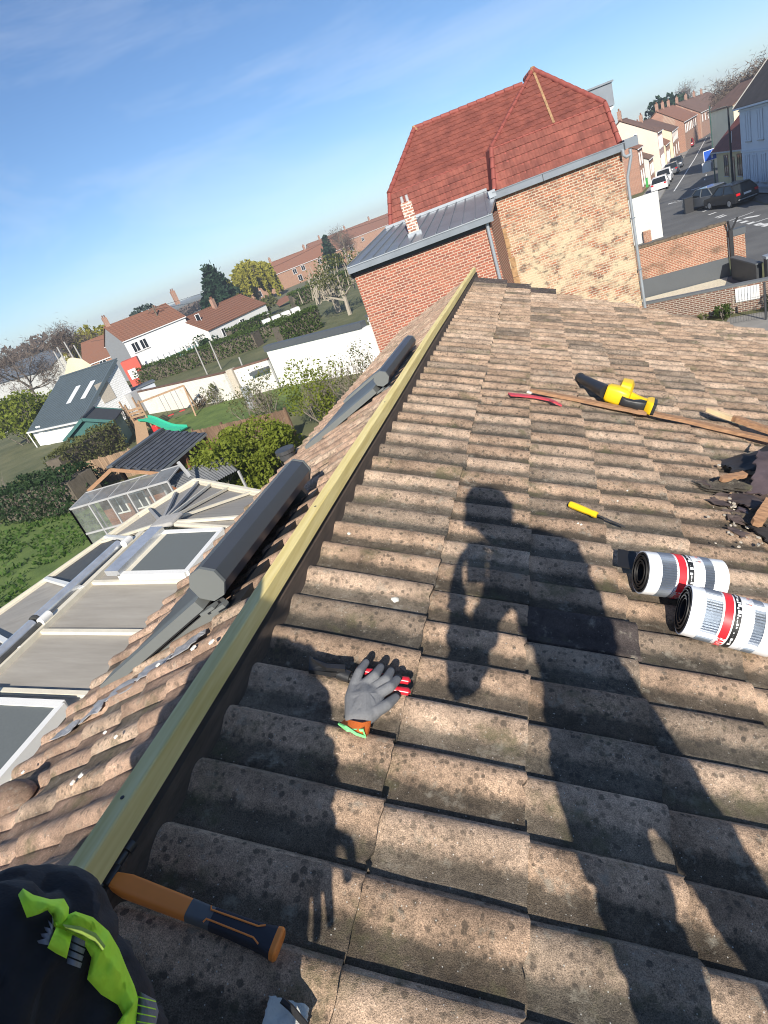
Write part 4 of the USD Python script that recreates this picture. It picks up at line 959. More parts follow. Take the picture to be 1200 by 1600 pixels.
m = MB(); m.obox(BW(AW - .12, DW - .3, 6.49), EX * (AR - AW + .2), EY * .2, A_([0, 0, .2])); m.out('gutter', M['zinc'], hb)
m = MB(); m.obox(BW(AW - .12, DW - .325, 6.675), EX * (AR - AW + .2), EY * .03, A_([0, 0, .03])); m.out('gutter_rim', M['zinc_light'], hb)
m = MB(); m.obox(BW(AW - .02, DW - .03, 6.36), EX * (AR - AW), EY * .028, A_([0, 0, .12])); m.out('eaves_board', M['anthracite_dark'], hb)
brickmat('brick_chimney', WZ, (.4, .17, .11), (.24, .11, .08), (.6, .55, .47), origin=tuple(BP), bw=.235, rh=.085, ms=.018, patch=[((.6, .55, .48), .5, .6, 5.0, .8, 1.0)])
ch = MB().obox(BW(-7.28, -1.1, 6.75), EX * .36, EY * .42, A_([0, 0, 1.12])).out('chimney', M['brick_chimney'], hb)
MB().obox(BW(-7.33, -1.15, 6.76), EX * .46, EY * .52, A_([0, 0, .19])).out('chimney_flashing', M['zinc_light'], hb)
m = MB()
for dx in (.03, .2): m.tube([BW(-7.28 + dx + .06, -.9, 7.86), BW(-7.28 + dx + .06, -.9, 8.06)], [.05, .045], 8)
m.out('chimney_pot', M['grey_concrete'], hb)
# zinc dormer on the street side
m = MB(); m.obox(BW(-.6, 4.0, 8.45), EX * 1.95, EY * 1.4, A_([0, 0, .72])); m.obox(BW(-.6, 3.94, 9.17), EX * 2.0, EY * 1.52, A_([0, 0, .06])); m.out('dormer', M['zinc'], hb)
m = MB(); m.bar(BW(1.1, 4.1, 8.42), BW(.4, 4.1, 7.4), .1, .1); m.bar(BW(1.3, 4.1, 8.45), BW(.8, 4.1, 8.1), .08, .12); m.out('dormer_bracket', M['white_paint'], hb)

# ------------------------------------------------------------------ gardens walls and yard on the right
def wall_(name, label, cat, p, q, h, th, key, cope=None, coph=.06, extra=None):
    t = thing(name, label, cat, (p[0], p[1], 0)); P, Q = A_([*p[:2], 0]), A_([*q[:2], 0]); d = Q - P; s = unit(np.cross(A_([0, 0, 1.]), d)) * th
    MB().obox(P, d, s, A_([0, 0, h])).out('wall', M[key], t)
    if cope: MB().obox(P - s * .12 - unit(d) * .03 + A_([0, 0, h]), d + unit(d) * .06, s * 1.24, A_([0, 0, coph])).out('coping', M[cope], t)
    return t
w1a, w1b = A_([3.6, 32.95]), A_([7.86, 32.24]); az1 = math.atan2(w1b[1] - w1a[1], w1b[0] - w1a[0])
brickmat('brick_garden', az1, (.36, .15, .09), (.27, .11, .07), (.5, .4, .3), origin=(3.6, 32.95, 0), bw=.235, rh=.078, ms=.014, patch=[((.12, .085, .06), .5, .66, 1.0, .7, 2.0)])
gw = thing('garden_wall', 'old brick garden wall with grey painted base behind the white gravel', 'wall', (3.6, 32.95, 0))
d1 = A_([*(w1b - w1a), 0]); s1 = unit(np.cross(A_([0, 0, 1.]), d1)); P1 = A_([*w1a, 0])
MB().obox(P1, d1, s1 * .24, A_([0, 0, 2.38])).out('wall', M['brick_garden'], gw)
MB().obox(P1 - s1 * .03, d1, s1 * .03, A_([0, 0, .9])).out('painted_base', M['anthracite'], gw)
mat('mossy_coping', (.13, .1, .07), .95, .4, 6, .6)
m = MB(); r = rnd('cope')
for i in range(17):
    t = i / 17; m.obox(P1 + d1 * t + A_([0, 0, 2.38]) - s1 * .04, d1 / 17 * .97, s1 * .33, A_([0, 0, .07 + r.uniform(0, .05)]))
m.out('coping_bricks', M['mossy_coping'], gw)
MB().obox(P1 + d1 + unit(d1) * .06, unit(d1) * .62, s1 * .24, A_([0, 0, 1.75])).out('wall_end', M['brick_garden'], gw)
MB().obox(P1 + d1 + unit(d1) * .02 - s1 * .03 + A_([0, 0, 1.75]), unit(d1) * .7, s1 * .4, A_([0, 0, .28])).out('slate_cap', M['anthracite'], gw)
pl = thing('black_post', 'tall black post with a bracket at the end of the brick garden wall', 'post', (7.95, 32.1, 0))
m = MB(); m.obox((7.88, 32.0, 0), (.15, 0, 0), (0, .15, 0), (0, 0, 2.1)); m.out('post', M['post_black'], pl)
m = MB(); m.bar((7.96, 32.06, 2.0), (8.25, 32.0, 2.55), .08, .08); m.bar((7.96, 32.06, 1.9), (7.85, 32.0, 2.5), .06, .06); m.out('bracket', M['post_black'], pl)
yd = [(3.0, 33.0), (7.9, 32.2), (7.9, 31.0), (7.35, 26.5), (3.0, 27.6)]
flat('gravel_yard', [(2.4, 32.9), (7.75, 32.2), (7.0, 30.0), (7.2, 29.2), (7.6, 28.6), (7.5, 26.0), (2.4, 27.2)], .03, 'gravel_white')
flat('yard_paving', [(7.75, 32.2), (7.0, 30.0), (7.2, 29.2), (7.6, 28.6), (7.5, 26.2), (8.3, 26.0), (8.3, 32.1)], .026, 'slate_ground')
dk = wall_('grey_wall', 'low dark grey rendered wall with slate coping at the right of the yard', 'wall', (7.98, 31.6), (8.22, 28.9), .95, -.22, 'anthracite_dark', 'anthracite')
wp_ = thing('gate_pillar', 'dark grey square pillar with a pale cap at the right picture edge', 'pillar', (8.4, 28.6, 0))
MB().obox((8.24, 28.3, 0), (.42, 0, 0), (0, .42, 0), (0, 0, 1.2)).out('shaft', M['anthracite_dark'], wp_); MB().obox((8.2, 28.26, 1.2), (.5, 0, 0), (0, .5, 0), (0, 0, .1)).out('cap', M['zinc_light'], wp_)
MB().obox((8.28, 28.27, 0), (.06, 0, 0), (0, .02, 0), (0, 0, 1.15)).out('trim', M['zinc_light'], wp_)
w2a, w2b = A_([2.6, 27.6]), A_([8.4, 25.35])
az2 = math.atan2(*(w2b - w2a)[::-1])
brickmat('brick_sooty', az2, (.2, .1, .07), (.13, .075, .06), (.42, .38, .32), origin=(2.6, 27.6, 0), bw=.235, rh=.078, ms=.016, patch=[((.4, .36, .28), .56, .66, 1.4, .8, 4.0)])
bw2 = wall_('yard_wall', 'sooty brick wall with grey coping in front of the white gravel', 'wall', w2a, w2b, 1.02, .22, 'brick_sooty', 'slate_ground', .07)
d2 = A_([*(w2b - w2a), 0]); u2 = unit(d2); n2 = A_([u2[1], -u2[0], 0])
pw = onplane(1151, 483, A_([*w2a, 0]), n2); 
m = MB(); m.obox(A_([*w2a, 0]) + u2 * ((pw - A_([*w2a, 0])) @ u2) + A_([0, 0, .42]) + n2 * .0, u2 * .78, n2 * .05, A_([0, 0, .52])); m.out('white_panel', M['white_paint'], bw2)
m = MB(); 
for k in range(7): m.obox(A_([*w2a, 0]) + u2 * ((pw - A_([*w2a, 0])) @ u2 + .1 + k * .1) + A_([0, 0, .42]) + n2 * .052, u2 * .012, n2 * .01, A_([0, 0, .52]))
m.out('panel_bars', M['zinc_light'], bw2)
flat('paved_strip', [(6.1, 25.7), (9.5, 24.4), (9.0, 22.0), (5.0, 23.2)], .01, 'paving')
fp = thing('mesh_fence', 'dark thin-wire mesh fence with a post by the right picture edge', 'fence', (7.2, 24.3, 0))
fa, fb_ = level(1135, 520, .2), A_([8.5, 23.6, .2]); fa = A_([5.9, 24.6, .1]); fb_ = A_([8.9, 23.5, .1]); dd = fb_ - fa
pp = onplane(1195, 480, fa, unit(np.cross(dd, (0, 0, 1.))))
m = MB(); m.obox(A_([pp[0], pp[1], 0]), (.06, 0, 0), (0, .06, 0), (0, 0, 1.35)); m.out('post', M['anthracite_dark'], fp)
m = MB()
for i in range(40): p = fa + dd * i / 39; m.tube([p, p + A_([0, 0, 1.0])], .004, 4, False)
for j in range(5): m.tube([fa + A_([0, 0, .2 * j]), fb_ + A_([0, 0, .2 * j])], .004, 4, False)
m.out('wire_mesh', M['anthracite_dark'], fp)

# ------------------------------------------------------------------ foliage
def leaves(m, pts, size, r, aspect=.55):
    pts = A_(pts); n = len(pts); rg = np.random.RandomState(r.randrange(1 << 30))
    a = rg.normal(size=(n, 3)); a /= np.linalg.norm(a, axis=1)[:, None]; b = rg.normal(size=(n, 3)); b -= a * (a * b).sum(1)[:, None]; b /= np.linalg.norm(b, axis=1)[:, None]
    s = size * rg.uniform(.55, 1.35, (n, 1)); a *= s; b *= s * aspect
    V_ = np.stack([pts - a, pts + b, pts + a, pts - b], 1).reshape(-1, 3); base = np.arange(n) * 4 + m.n
    F = np.concatenate([np.stack([base, base + 1, base + 2], 1), np.stack([base, base + 2, base + 3], 1)])
    m.v.append(V_); m.f += [tuple(t) for t in F.tolist()]; m.n += len(V_)
def blob(n, c, rad, r, clumps=14, gap=.5):
    """Leaf positions: clumps spread through an uneven ellipsoid."""
    rg = np.random.RandomState(r.randrange(1 << 30)); rad = A_(rad)
    d = rg.normal(size=(clumps, 3)); d /= np.linalg.norm(d, axis=1)[:, None]; q = d * rg.uniform(.35, .95, (clumps, 1)); cs = rg.uniform(.24, .5, clumps)
    k = rg.randint(0, clumps, n); e = rg.normal(size=(n, 3)); e /= np.linalg.norm(e, axis=1)[:, None]
    p = q[k] + e * cs[k][:, None] * rg.uniform(.55, 1.0, (n, 1))
    return A_(c) + p * rad
def hedge(name, label, p, q, w, h, key, n=2500, size=.07, z0=0.0, group=None, bumpy=.12, cat='hedge'):
    t = thing(name, label, cat, (p[0], p[1], z0), group=group); r = rnd('hedge', label); rg = np.random.RandomState(r.randrange(1 << 30))
    P, Q = A_([*p[:2], z0]), A_([*q[:2], z0]); d = Q - P; L_ = np.linalg.norm(d); s = unit(np.cross(A_([0, 0, 1.]), d))
    al, sd, up_ = rg.uniform(0, 1, n), rg.uniform(-1, 1, n), rg.uniform(0, 1, n)
    face = rg.randint(0, 4, n); up_ = np.where(face == 0, 1, up_); sd = np.where(face == 1, -1, np.where(face == 2, 1, sd))
    wob = meshkit.fbm(np.stack([al * L_ * .9, sd * w, up_ * h * 1.2], 1) + r.uniform(0, 50), 3, 1) - .5
    pts = P + d * al[:, None] + s * ((sd * (w / 2) * (1 + wob * bumpy * 4))[:, None]) + A_([0, 0, 1.]) * ((up_ * h * (1 + wob * bumpy * 2.2))[:, None]) + rg.normal(size=(n, 3)) * size * .5
    m = MB(); leaves(m, pts, size, r); m.out('foliage', M[key], t)
    m = MB(); m.obox(P - s * w * .36, d, s * w * .72, A_([0, 0, h * .86])); m.out('inner_growth', M['bark'], t); return t
def branchy(m, p, d, ln, rad, depth, r, spread=.55, up=.15, tips=None, kids=3, shrink=.7):
    d = unit(d); n = 3; pts = [A_(p)]; dd = d.copy()
    for i in range(n):
        dd = unit(dd + A_([r.gauss(0, .12), r.gauss(0, .12), r.gauss(0, .08) + up * .25])); pts.append(pts[-1] + dd * ln / n)
    m.tube(pts, np.linspace(rad, rad * .6, n + 1), 5 if depth > 1 else 3, False)
    if tips is not None and depth <= 1: tips += pts[1:]
    if depth > 0:
        for k in range(kids):
            t = r.uniform(.45, 1.0); i = min(int(t * n), n - 1); q = pts[i] + (pts[i + 1] - pts[i]) * (t * n - i)
            e = unit(dd + A_([r.gauss(0, spread), r.gauss(0, spread), r.gauss(0, spread) + up])); branchy(m, q, e, ln * r.uniform(shrink - .1, shrink + .1), rad * .55, depth - 1, r, spread, up, tips, kids, shrink)
def tree(name, label, p, h, cr, kind, key, n=3500, size=.25, group=None, seed=0, cat='tree', barkkey='bark', lift=.35, th=None):
    t = thing(name, label, cat, p, group=group); r = rnd('tree', label, seed); p = A_(p, dtype=float); m = MB(); f = MB(); tips = []
    if kind == 'conifer':
        m.tube([p, p + A_([0, 0, h * .95])], [cr * .09, .03], 8)
        pts = []; rg = np.random.RandomState(r.randrange(1 << 30))
        for k in range(90):
            z = r.uniform(.05, 1); rr = cr * (1 - z) ** .85 * r.uniform(.7, 1.1); an = r.uniform(0, 6.28); nn = n // 90; s = rg.uniform(0, 1, nn) ** .6
            e = A_([math.cos(an), math.sin(an), -.22]); b = p + A_([0, 0, z * h]); q = b + e * (rr * s)[:, None] + rg.normal(size=(nn, 3)) * (.075 * cr * (1.15 - .6 * s))[:, None]; pts.append(q)
        leaves(f, np.vstack(pts), size, r)
    elif kind == 'willow':
        branchy(m, p, (0, 0, 1), h * .45, cr * .1, 2, r, .6, .3)
        rg = np.random.RandomState(r.randrange(1 << 30)); pts = []
        for k in range(90):
            an = r.uniform(0, 6.28); rr = cr * math.sqrt(r.random()); top = h * (1 - .28 * (rr / cr) ** 2) * r.uniform(.86, 1.0); nn = n // 90; s = rg.uniform(0, 1, nn); drop = r.uniform(.35, .7) * h
            q = p + A_([math.cos(an) * rr, math.sin(an) * rr, top]); pts.append(q + np.stack([rg.normal(size=nn) * .03 * cr + s * math.cos(an) * .12 * cr, rg.normal(size=nn) * .03 * cr + s * math.sin(an) * .12 * cr, -s * drop], 1))
        leaves(f, np.vstack(pts), size, r)
    elif kind == 'bare':
        branchy(m, p, (0, 0, 1), h * .34, (th or cr * .05), 5, r, .5, .22, tips, 3, .74)
        tips = A_(tips); sel = tips[[r.randrange(len(tips)) for _ in range(n)]] + np.random.RandomState(5).normal(size=(n, 3)) * size * 1.5
        leaves(f, sel, size, r, .07)
    else:
        branchy(m, p, (0, 0, 1), h * .42, (th or cr * .07), 2, r, .55, .25, tips)
        leaves(f, blob(n, p + A_([0, 0, h * (lift + (1 - lift) / 2)]), (cr, cr, h * (1 - lift) / 2 * 1.05), r, 18), size, r)
    m.out('trunk', M[barkkey], t); f.out('crown', M[key], t); return t
def shrub(name, label, p, rad, h, key, n=1800, size=.06, group=None, cat='shrub', stems=9, clumps=16, twig='twig_grey'):
    t = thing(name, label, cat, p, group=group); r = rnd('shrub', label); p = A_(p, dtype=float); m = MB(); tips = []
    for k in range(stems):
        an = r.uniform(0, 6.28); branchy(m, p + A_([r.gauss(0, rad * .3), r.gauss(0, rad * .3), 0]), (math.cos(an) * .5, math.sin(an) * .5, 1), h * .42, .012 + h * .006, 2, r, .4, .35, tips, 3, .66)
    m.out('stems', M[twig], t); f = MB()
    if n: leaves(f, blob(n, p + A_([0, 0, h * .52]), (rad, rad, h * .5), r, clumps), size, r); f.out('foliage', M[key], t)
    return t
shrub('wall_plant', 'green plant growing against the sooty yard wall beside the white panel', (5.95, 25.75, 0), .35, .6, 'leaf_hedge', 500, .05)
shrub('wall_plant', 'low weed at the foot of the yard wall left of the taller plant', (5.2, 26.0, 0), .3, .4, 'leaf_olive', 350, .05)
shrub('wall_plant', 'dark green plant at the picture edge right of the white panel', (7.5, 25.2, 0), .35, .8, 'leaf_dark', 400, .05)

# ------------------------------------------------------------------ houses of the street
def house_(name, label, P, az, L, W, eave, ridge_, wallkey, roofkey, win=(), chim=(), group=None, over=.15, ridgepos=.5, gablekey=None, tile=None, verge_key=None, cat='house', door=(), gutter=True, lean=None, hip=0.0):
    """Gabled house: P near corner, L along az, W to its left; ridge runs along L."""
    X = A_([math.cos(az), math.sin(az), 0]); Y = A_([-X[1], X[0], 0]); Z = A_([0, 0, 1.]); P = A_([P[0], P[1], P[2] if len(P) > 2 else 0.0]); t = thing(name, label, cat, P, az, group)
    def q(l, w, z): return P + X * l + Y * w + Z * z
    e2 = eave if lean is None else lean
    m = MB(); m.prism([q(0, 0, 0), q(0, W, 0), q(0, W, e2), q(0, W * ridgepos, ridge_ - .12), q(0, 0, eave)] if not hip else [q(0, 0, 0), q(0, W, 0), q(0, W, e2), q(0, 0, eave)], X * L); m.out('wall', M[wallkey], t)
    if gablekey:
        m = MB(); m.prism([q(-.02, .01, 0), q(-.02, W - .01, 0), q(-.02, W - .01, e2 - .02), q(-.02, W * ridgepos, ridge_ - .14), q(-.02, .01, eave - .02)], X * .015); m.out('gable', M[gablekey], t)
    for side in (0, 1):
        w0, w1 = (-over, W * ridgepos) if side == 0 else (W + over, W * ridgepos); ev = eave if side == 0 else e2
        sl = (ridge_ - ev) / abs(W * ridgepos if side == 0 else W * (1 - ridgepos)); z0 = ev - sl * over
        a, b, c, d = q(-over, w0, z0), q(L + over, w0, z0), q(L + over, w1, ridge_), q(-over + hip, w1, ridge_)
        m = MB(); m.prism([a, b, c, d], Z * .09); m.out('roof_slope', M[roofkey], t)
        if tile and tile.get('side', 0) == side:
            Xx, Yy, la, lb = para(a, b, c); tiled(t, a + Z * .095, Xx, Yy, lambda u_, v_: True, tile['w'], tile['h'], [roofkey], limit=tile.get('limit', 0), t=tile.get('t', .04), seed=label, amax=la - tile['w'] * .5, bmax=lb - tile['h'] * .5)
        if gutter: m = MB(); m.bar(a - Z * .02, b - Z * .02, .13, .11); m.out('gutter', M['white_paint' if gutter is True else gutter], t)
    if hip: m = MB(); zh = eave - (ridge_ - eave) / (W * ridgepos) * over; m.prism([q(-over, W + over, zh), q(-over, -over, zh), q(hip - over, W * ridgepos, ridge_)], Z * .09); m.out('hip_slope', M[roofkey], t)
    m = MB(); m.bar(q(-over + hip, W * ridgepos, ridge_ + .1), q(L + over, W * ridgepos, ridge_ + .1), .22, .12); m.out('ridge_tiles', M[roofkey], t)
    if verge_key:
        for l in (-over - .03, L + over):
            m = MB()
            for w0, ev in ((-over, eave - (ridge_ - eave) / (W * ridgepos) * over), (W + over, e2 - (ridge_ - e2) / (W * (1 - ridgepos)) * over)): m.bar(q(l, w0, ev + .04), q(l, W * ridgepos, ridge_ + .04), .08, .2)
            m.out('verge_board', M[verge_key], t)
    for (l, w, hh) in chim:
        zc = ridge_ - abs(w - W * ridgepos) * .4; cc = MB().box(q(l, w, zc + hh / 2 - .3), (.6, .5, hh + .6), az).out('chimney', M['brick_far'], t)
        m = MB(); m.tube([q(l - .12, w, zc + hh), q(l - .12, w, zc + hh + .3)], [.1, .08], 8); m.tube([q(l + .14, w, zc + hh), q(l + .14, w, zc + hh + .3)], [.1, .08], 8); m.out('chimney_pots', M['orange_tile'], t)
    def opening(face, u_, z, w, hh, nm, paneK, frameK='white_paint', sill=True):
        if face == 0: o, A, B = q(u_, 0, z), X, -Y
        elif face == 1: o, A, B = q(L - u_, W, z), -X, Y
        elif face == 2: o, A, B = q(0, W - u_, z), -Y, -X
        else: o, A, B = q(L, u_, z), Y, X
        m = MB(); fw = .07
        m.obox(o - A * w / 2, A * w, B * .05, Z * fw); m.obox(o - A * w / 2 + Z * (hh - fw), A * w, B * .05, Z * fw); m.obox(o - A * w / 2 + Z * fw, A * fw, B * .05, Z * (hh - 2 * fw)); m.obox(o + A * (w / 2 - fw) + Z * fw, A * fw, B * .05, Z * (hh - 2 * fw))
        if w > .7 and nm == 'window': m.obox(o - A * fw / 2 + Z * fw, A * fw, B * .048, Z * (hh - 2 * fw))
        wn = m.out(nm, M[frameK], t)
        m = MB(); m.obox(o - A * (w / 2 - fw) + Z * fw + B * .004, A * (w - 2 * fw), B * .02, Z * (hh - 2 * fw)); m.out('pane' if nm == 'window' else 'leaf', M[paneK], wn)
        if sill and nm == 'window': m = MB(); m.obox(o - A * (w / 2 + .06) - Z * .07, A * (w + .12), B * .1, Z * .07); m.out('sill', M['kerb_stone'], wn)
    for wdef in win: opening(*wdef[:5], 'window', *(wdef[5:] or ('window_glass',)))
    for wdef in door: opening(*wdef[:5], 'door', *(wdef[5:] or ('door_wood',)))
    return t
brickmat('brick_far', 0.25, (.33, .14, .09), (.26, .11, .075), (.42, .34, .27), bw=.3, rh=.1, ms=.02, bump=.2)
brickmat('brick_street', math.radians(74), (.36, .15, .095), (.28, .115, .075), (.45, .36, .28), bw=.3, rh=.1, ms=.02, bump=.2)
brickmat('brick_pink', math.radians(74), (.42, .25, .22), (.36, .2, .18), (.55, .45, .4), bw=.3, rh=.1, ms=.02, bump=.2)
SA = math.atan2(SD[1], SD[0])
def rows(f, us, z, w, h, *rest): return [(f, u_, z, w, h, *rest) for u_ in us]
cP = level(1034.7, 274.7, 0)
house_('terraced_house', 'tall pink rendered house with a blank gable facing us behind the parked cars', cP, SA, 8.2, 9.0, 5.6, 8.6, 'brick_pink', 'brown_tile', rows(0, (1.1, 2.6, 4.6, 6.6), 3.4, .8, 1.6, 'window_blind') + rows(0, (2.6, 4.6, 6.6), .8, .9, 1.7, 'window_blind') + [(2, 6.2, 5.6, .5, .7)], [(.5, 4.5, 1.2)], 'terraced houses along the street', gablekey='pink_render', door=[(0, 1.0, .05, .9, 2.2)])
h2 = level(1050, 262, 0)
house_('terraced_house', 'cream gabled house with red roof beyond the pink house', cP[:2] + SD * 8.4 + SN * .2, SA, 9, 8.5, 3.4, 6.8, 'brick_street', 'orange_tile', rows(0, (1.5, 3.5, 6.5), .9, .9, 1.5), [(.6, 4.2, 1.1), (8.4, 4.2, 1.0)], 'terraced houses along the street', gablekey='cream_render', door=[(0, 5, .05, .9, 2.1)])
house_('terraced_house', 'brick terraced house with grey roof and a white fascia further up the street', cP[:2] + SD * 18 + SN * .6, SA, 16, 8.5, 4.6, 7.4, 'brick_street', 'brown_tile', rows(0, (2, 5, 8, 11, 14), 2.9, .9, 1.4) + rows(0, (2, 8, 14), .8, .9, 1.5), [(.6, 4.2, 1.1)], 'terraced houses along the street', gablekey='cream_render')
house_('terraced_house', 'red brick terrace with orange roofs at the far bend of the street', cP[:2] + SD * 36 + SN * 1.6, SA - .05, 26, 8.5, 5.0, 8.2, 'brick_street', 'orange_tile', rows(0, (2, 5, 8, 11, 14, 18, 22), 3.1, .9, 1.4), [(.6, 4.2, 1.2), (9, 4.2, 1.2), (18, 4.2, 1.2)], 'terraced houses along the street')
house_('terraced_house', 'long low terrace closing the far end of the street', cP[:2] + SD * 66 + SN * 3.5, SA - .12, 45, 9, 5.0, 8.3, 'brick_street', 'brown_tile', rows(0, tuple(range(2, 44, 4)), 3.1, .9, 1.4), [(k, 4.5, 1.2) for k in (1, 12, 23, 34)], 'terraced houses along the street')
house_('terraced_house', 'low brick house with white window arches tucked in front of the pink gable', level(1018, 287, 0), SA, 6.0, 6.0, 3.0, 4.9, 'brick_street', 'brown_tile', rows(0, (1.3, 3.2, 4.8), 1.0, .8, 1.3, 'window_glass'), (), 'terraced houses along the street', gablekey='white_old')
house_('terraced_house', 'brown brick house behind the downpipe of the brick house', level(1004, 300, 0), SA, 5.6, 6.5, 4.9, 6.7, 'brick_street', 'orange_tile', rows(0, (1.4, 3.8), 3.0, .8, 1.4, 'window_glass') + rows(0, (1.4, 3.8), .5, .8, 1.9, 'window_blind'), (), 'terraced houses along the street')
# right side of the street
bx, by = 15.6, 58.3; RA = math.atan2(-1, .05)
house_('corner_house', 'large pale blue-grey house in shade with tall windows at the right edge', (bx, by), RA, 17, 9, 6.3, 10.6, 'bluegrey_render', 'dark_tile',
       rows(0, (1.7, 4.0, 6.3, 8.8, 11.2), 3.7, 1.0, 1.95, 'bluegrey_render', 'bluegrey_render') + rows(0, (1.2, 2.7, 4.3, 6.6, 9), .9, .8, 1.9, 'bluegrey_render', 'bluegrey_render'), (), verge_key='kerb_stone', gutter='bluegrey_render', over=.3)
m = MB()
cr_ = thing('cornice', 'pale cornice under the eaves of the blue-grey house', 'cornice', (bx, by, 5.8))
X_ = A_([math.cos(RA), math.sin(RA), 0]); Y_ = A_([-X_[1], X_[0], 0])
for z, w in ((5.75, .1), (5.95, .18), (2.95, .06), (.5, .08)): m.obox(A_([bx, by, z]) - Y_ * w, X_ * 17, Y_ * (w - .003), A_([0, 0, .12]))
m.out('mouldings', M['bluegrey_render'], cr_)
house_('yellow_house', 'low yellow rendered house with steep red roof beside the blue-grey house', (16.65, 70.0), RA, 11.4, 8, 3.15, 6.6, 'yellow_render', 'red_tile', rows(0, (2.6, 6.0, 9.4), .75, 1.1, 1.75, 'window_glass', 'door_wood'), (), tile=None, door=[(0, 4.3, .1, .9, 2.2, 'car_dark', 'door_wood')], gutter='kerb_stone', over=.35)
house_('cream_house', 'tall cream rendered house with blank gable behind the yellow house', (20.5, 88.0), RA, 8, 7, 5.9, 7.6, 'cream_render', 'brown_tile', (), (), gutter=False)
house_('terraced_house', 'red brick terrace in shade on the right side of the street', ST(62, RW + 2.2), RA + .2, 20, 8, 5.4, 8.4, 'brick_street', 'orange_tile', rows(0, (2, 6, 10, 14, 18), 3.0, 1, 1.6), [(2, 4, 1.2), (12, 4, 1.2)], 'terraced houses along the street')
house_('terraced_house', 'second terrace with white bargeboards far up the right side', ST(92, RW + 4.0), RA + .2, 24, 8, 5.6, 8.8, 'cream_render', 'brown_tile', rows(0, (2, 6, 10, 14, 18), 3.0, 1, 1.6), [(2, 4, 1.2)], 'terraced houses along the street', verge_key='white_paint')
ww = thing('white_wall', 'smooth white rendered wall panel right of the brick house', 'wall', (6.4, 49.8, 0))
MB().obox((5.2, 49.95, 0), (2.85, -.3, 0), (.02, .25, 0), (0, 0, 3.1)).out('wall', M['white_old'], ww)
MB().obox((6.75, 49.74, .0), (.5, -.05, 0), (.01, -.25, 0), (0, 0, .78)).out('brick_stub', M['brick_garden'], ww)

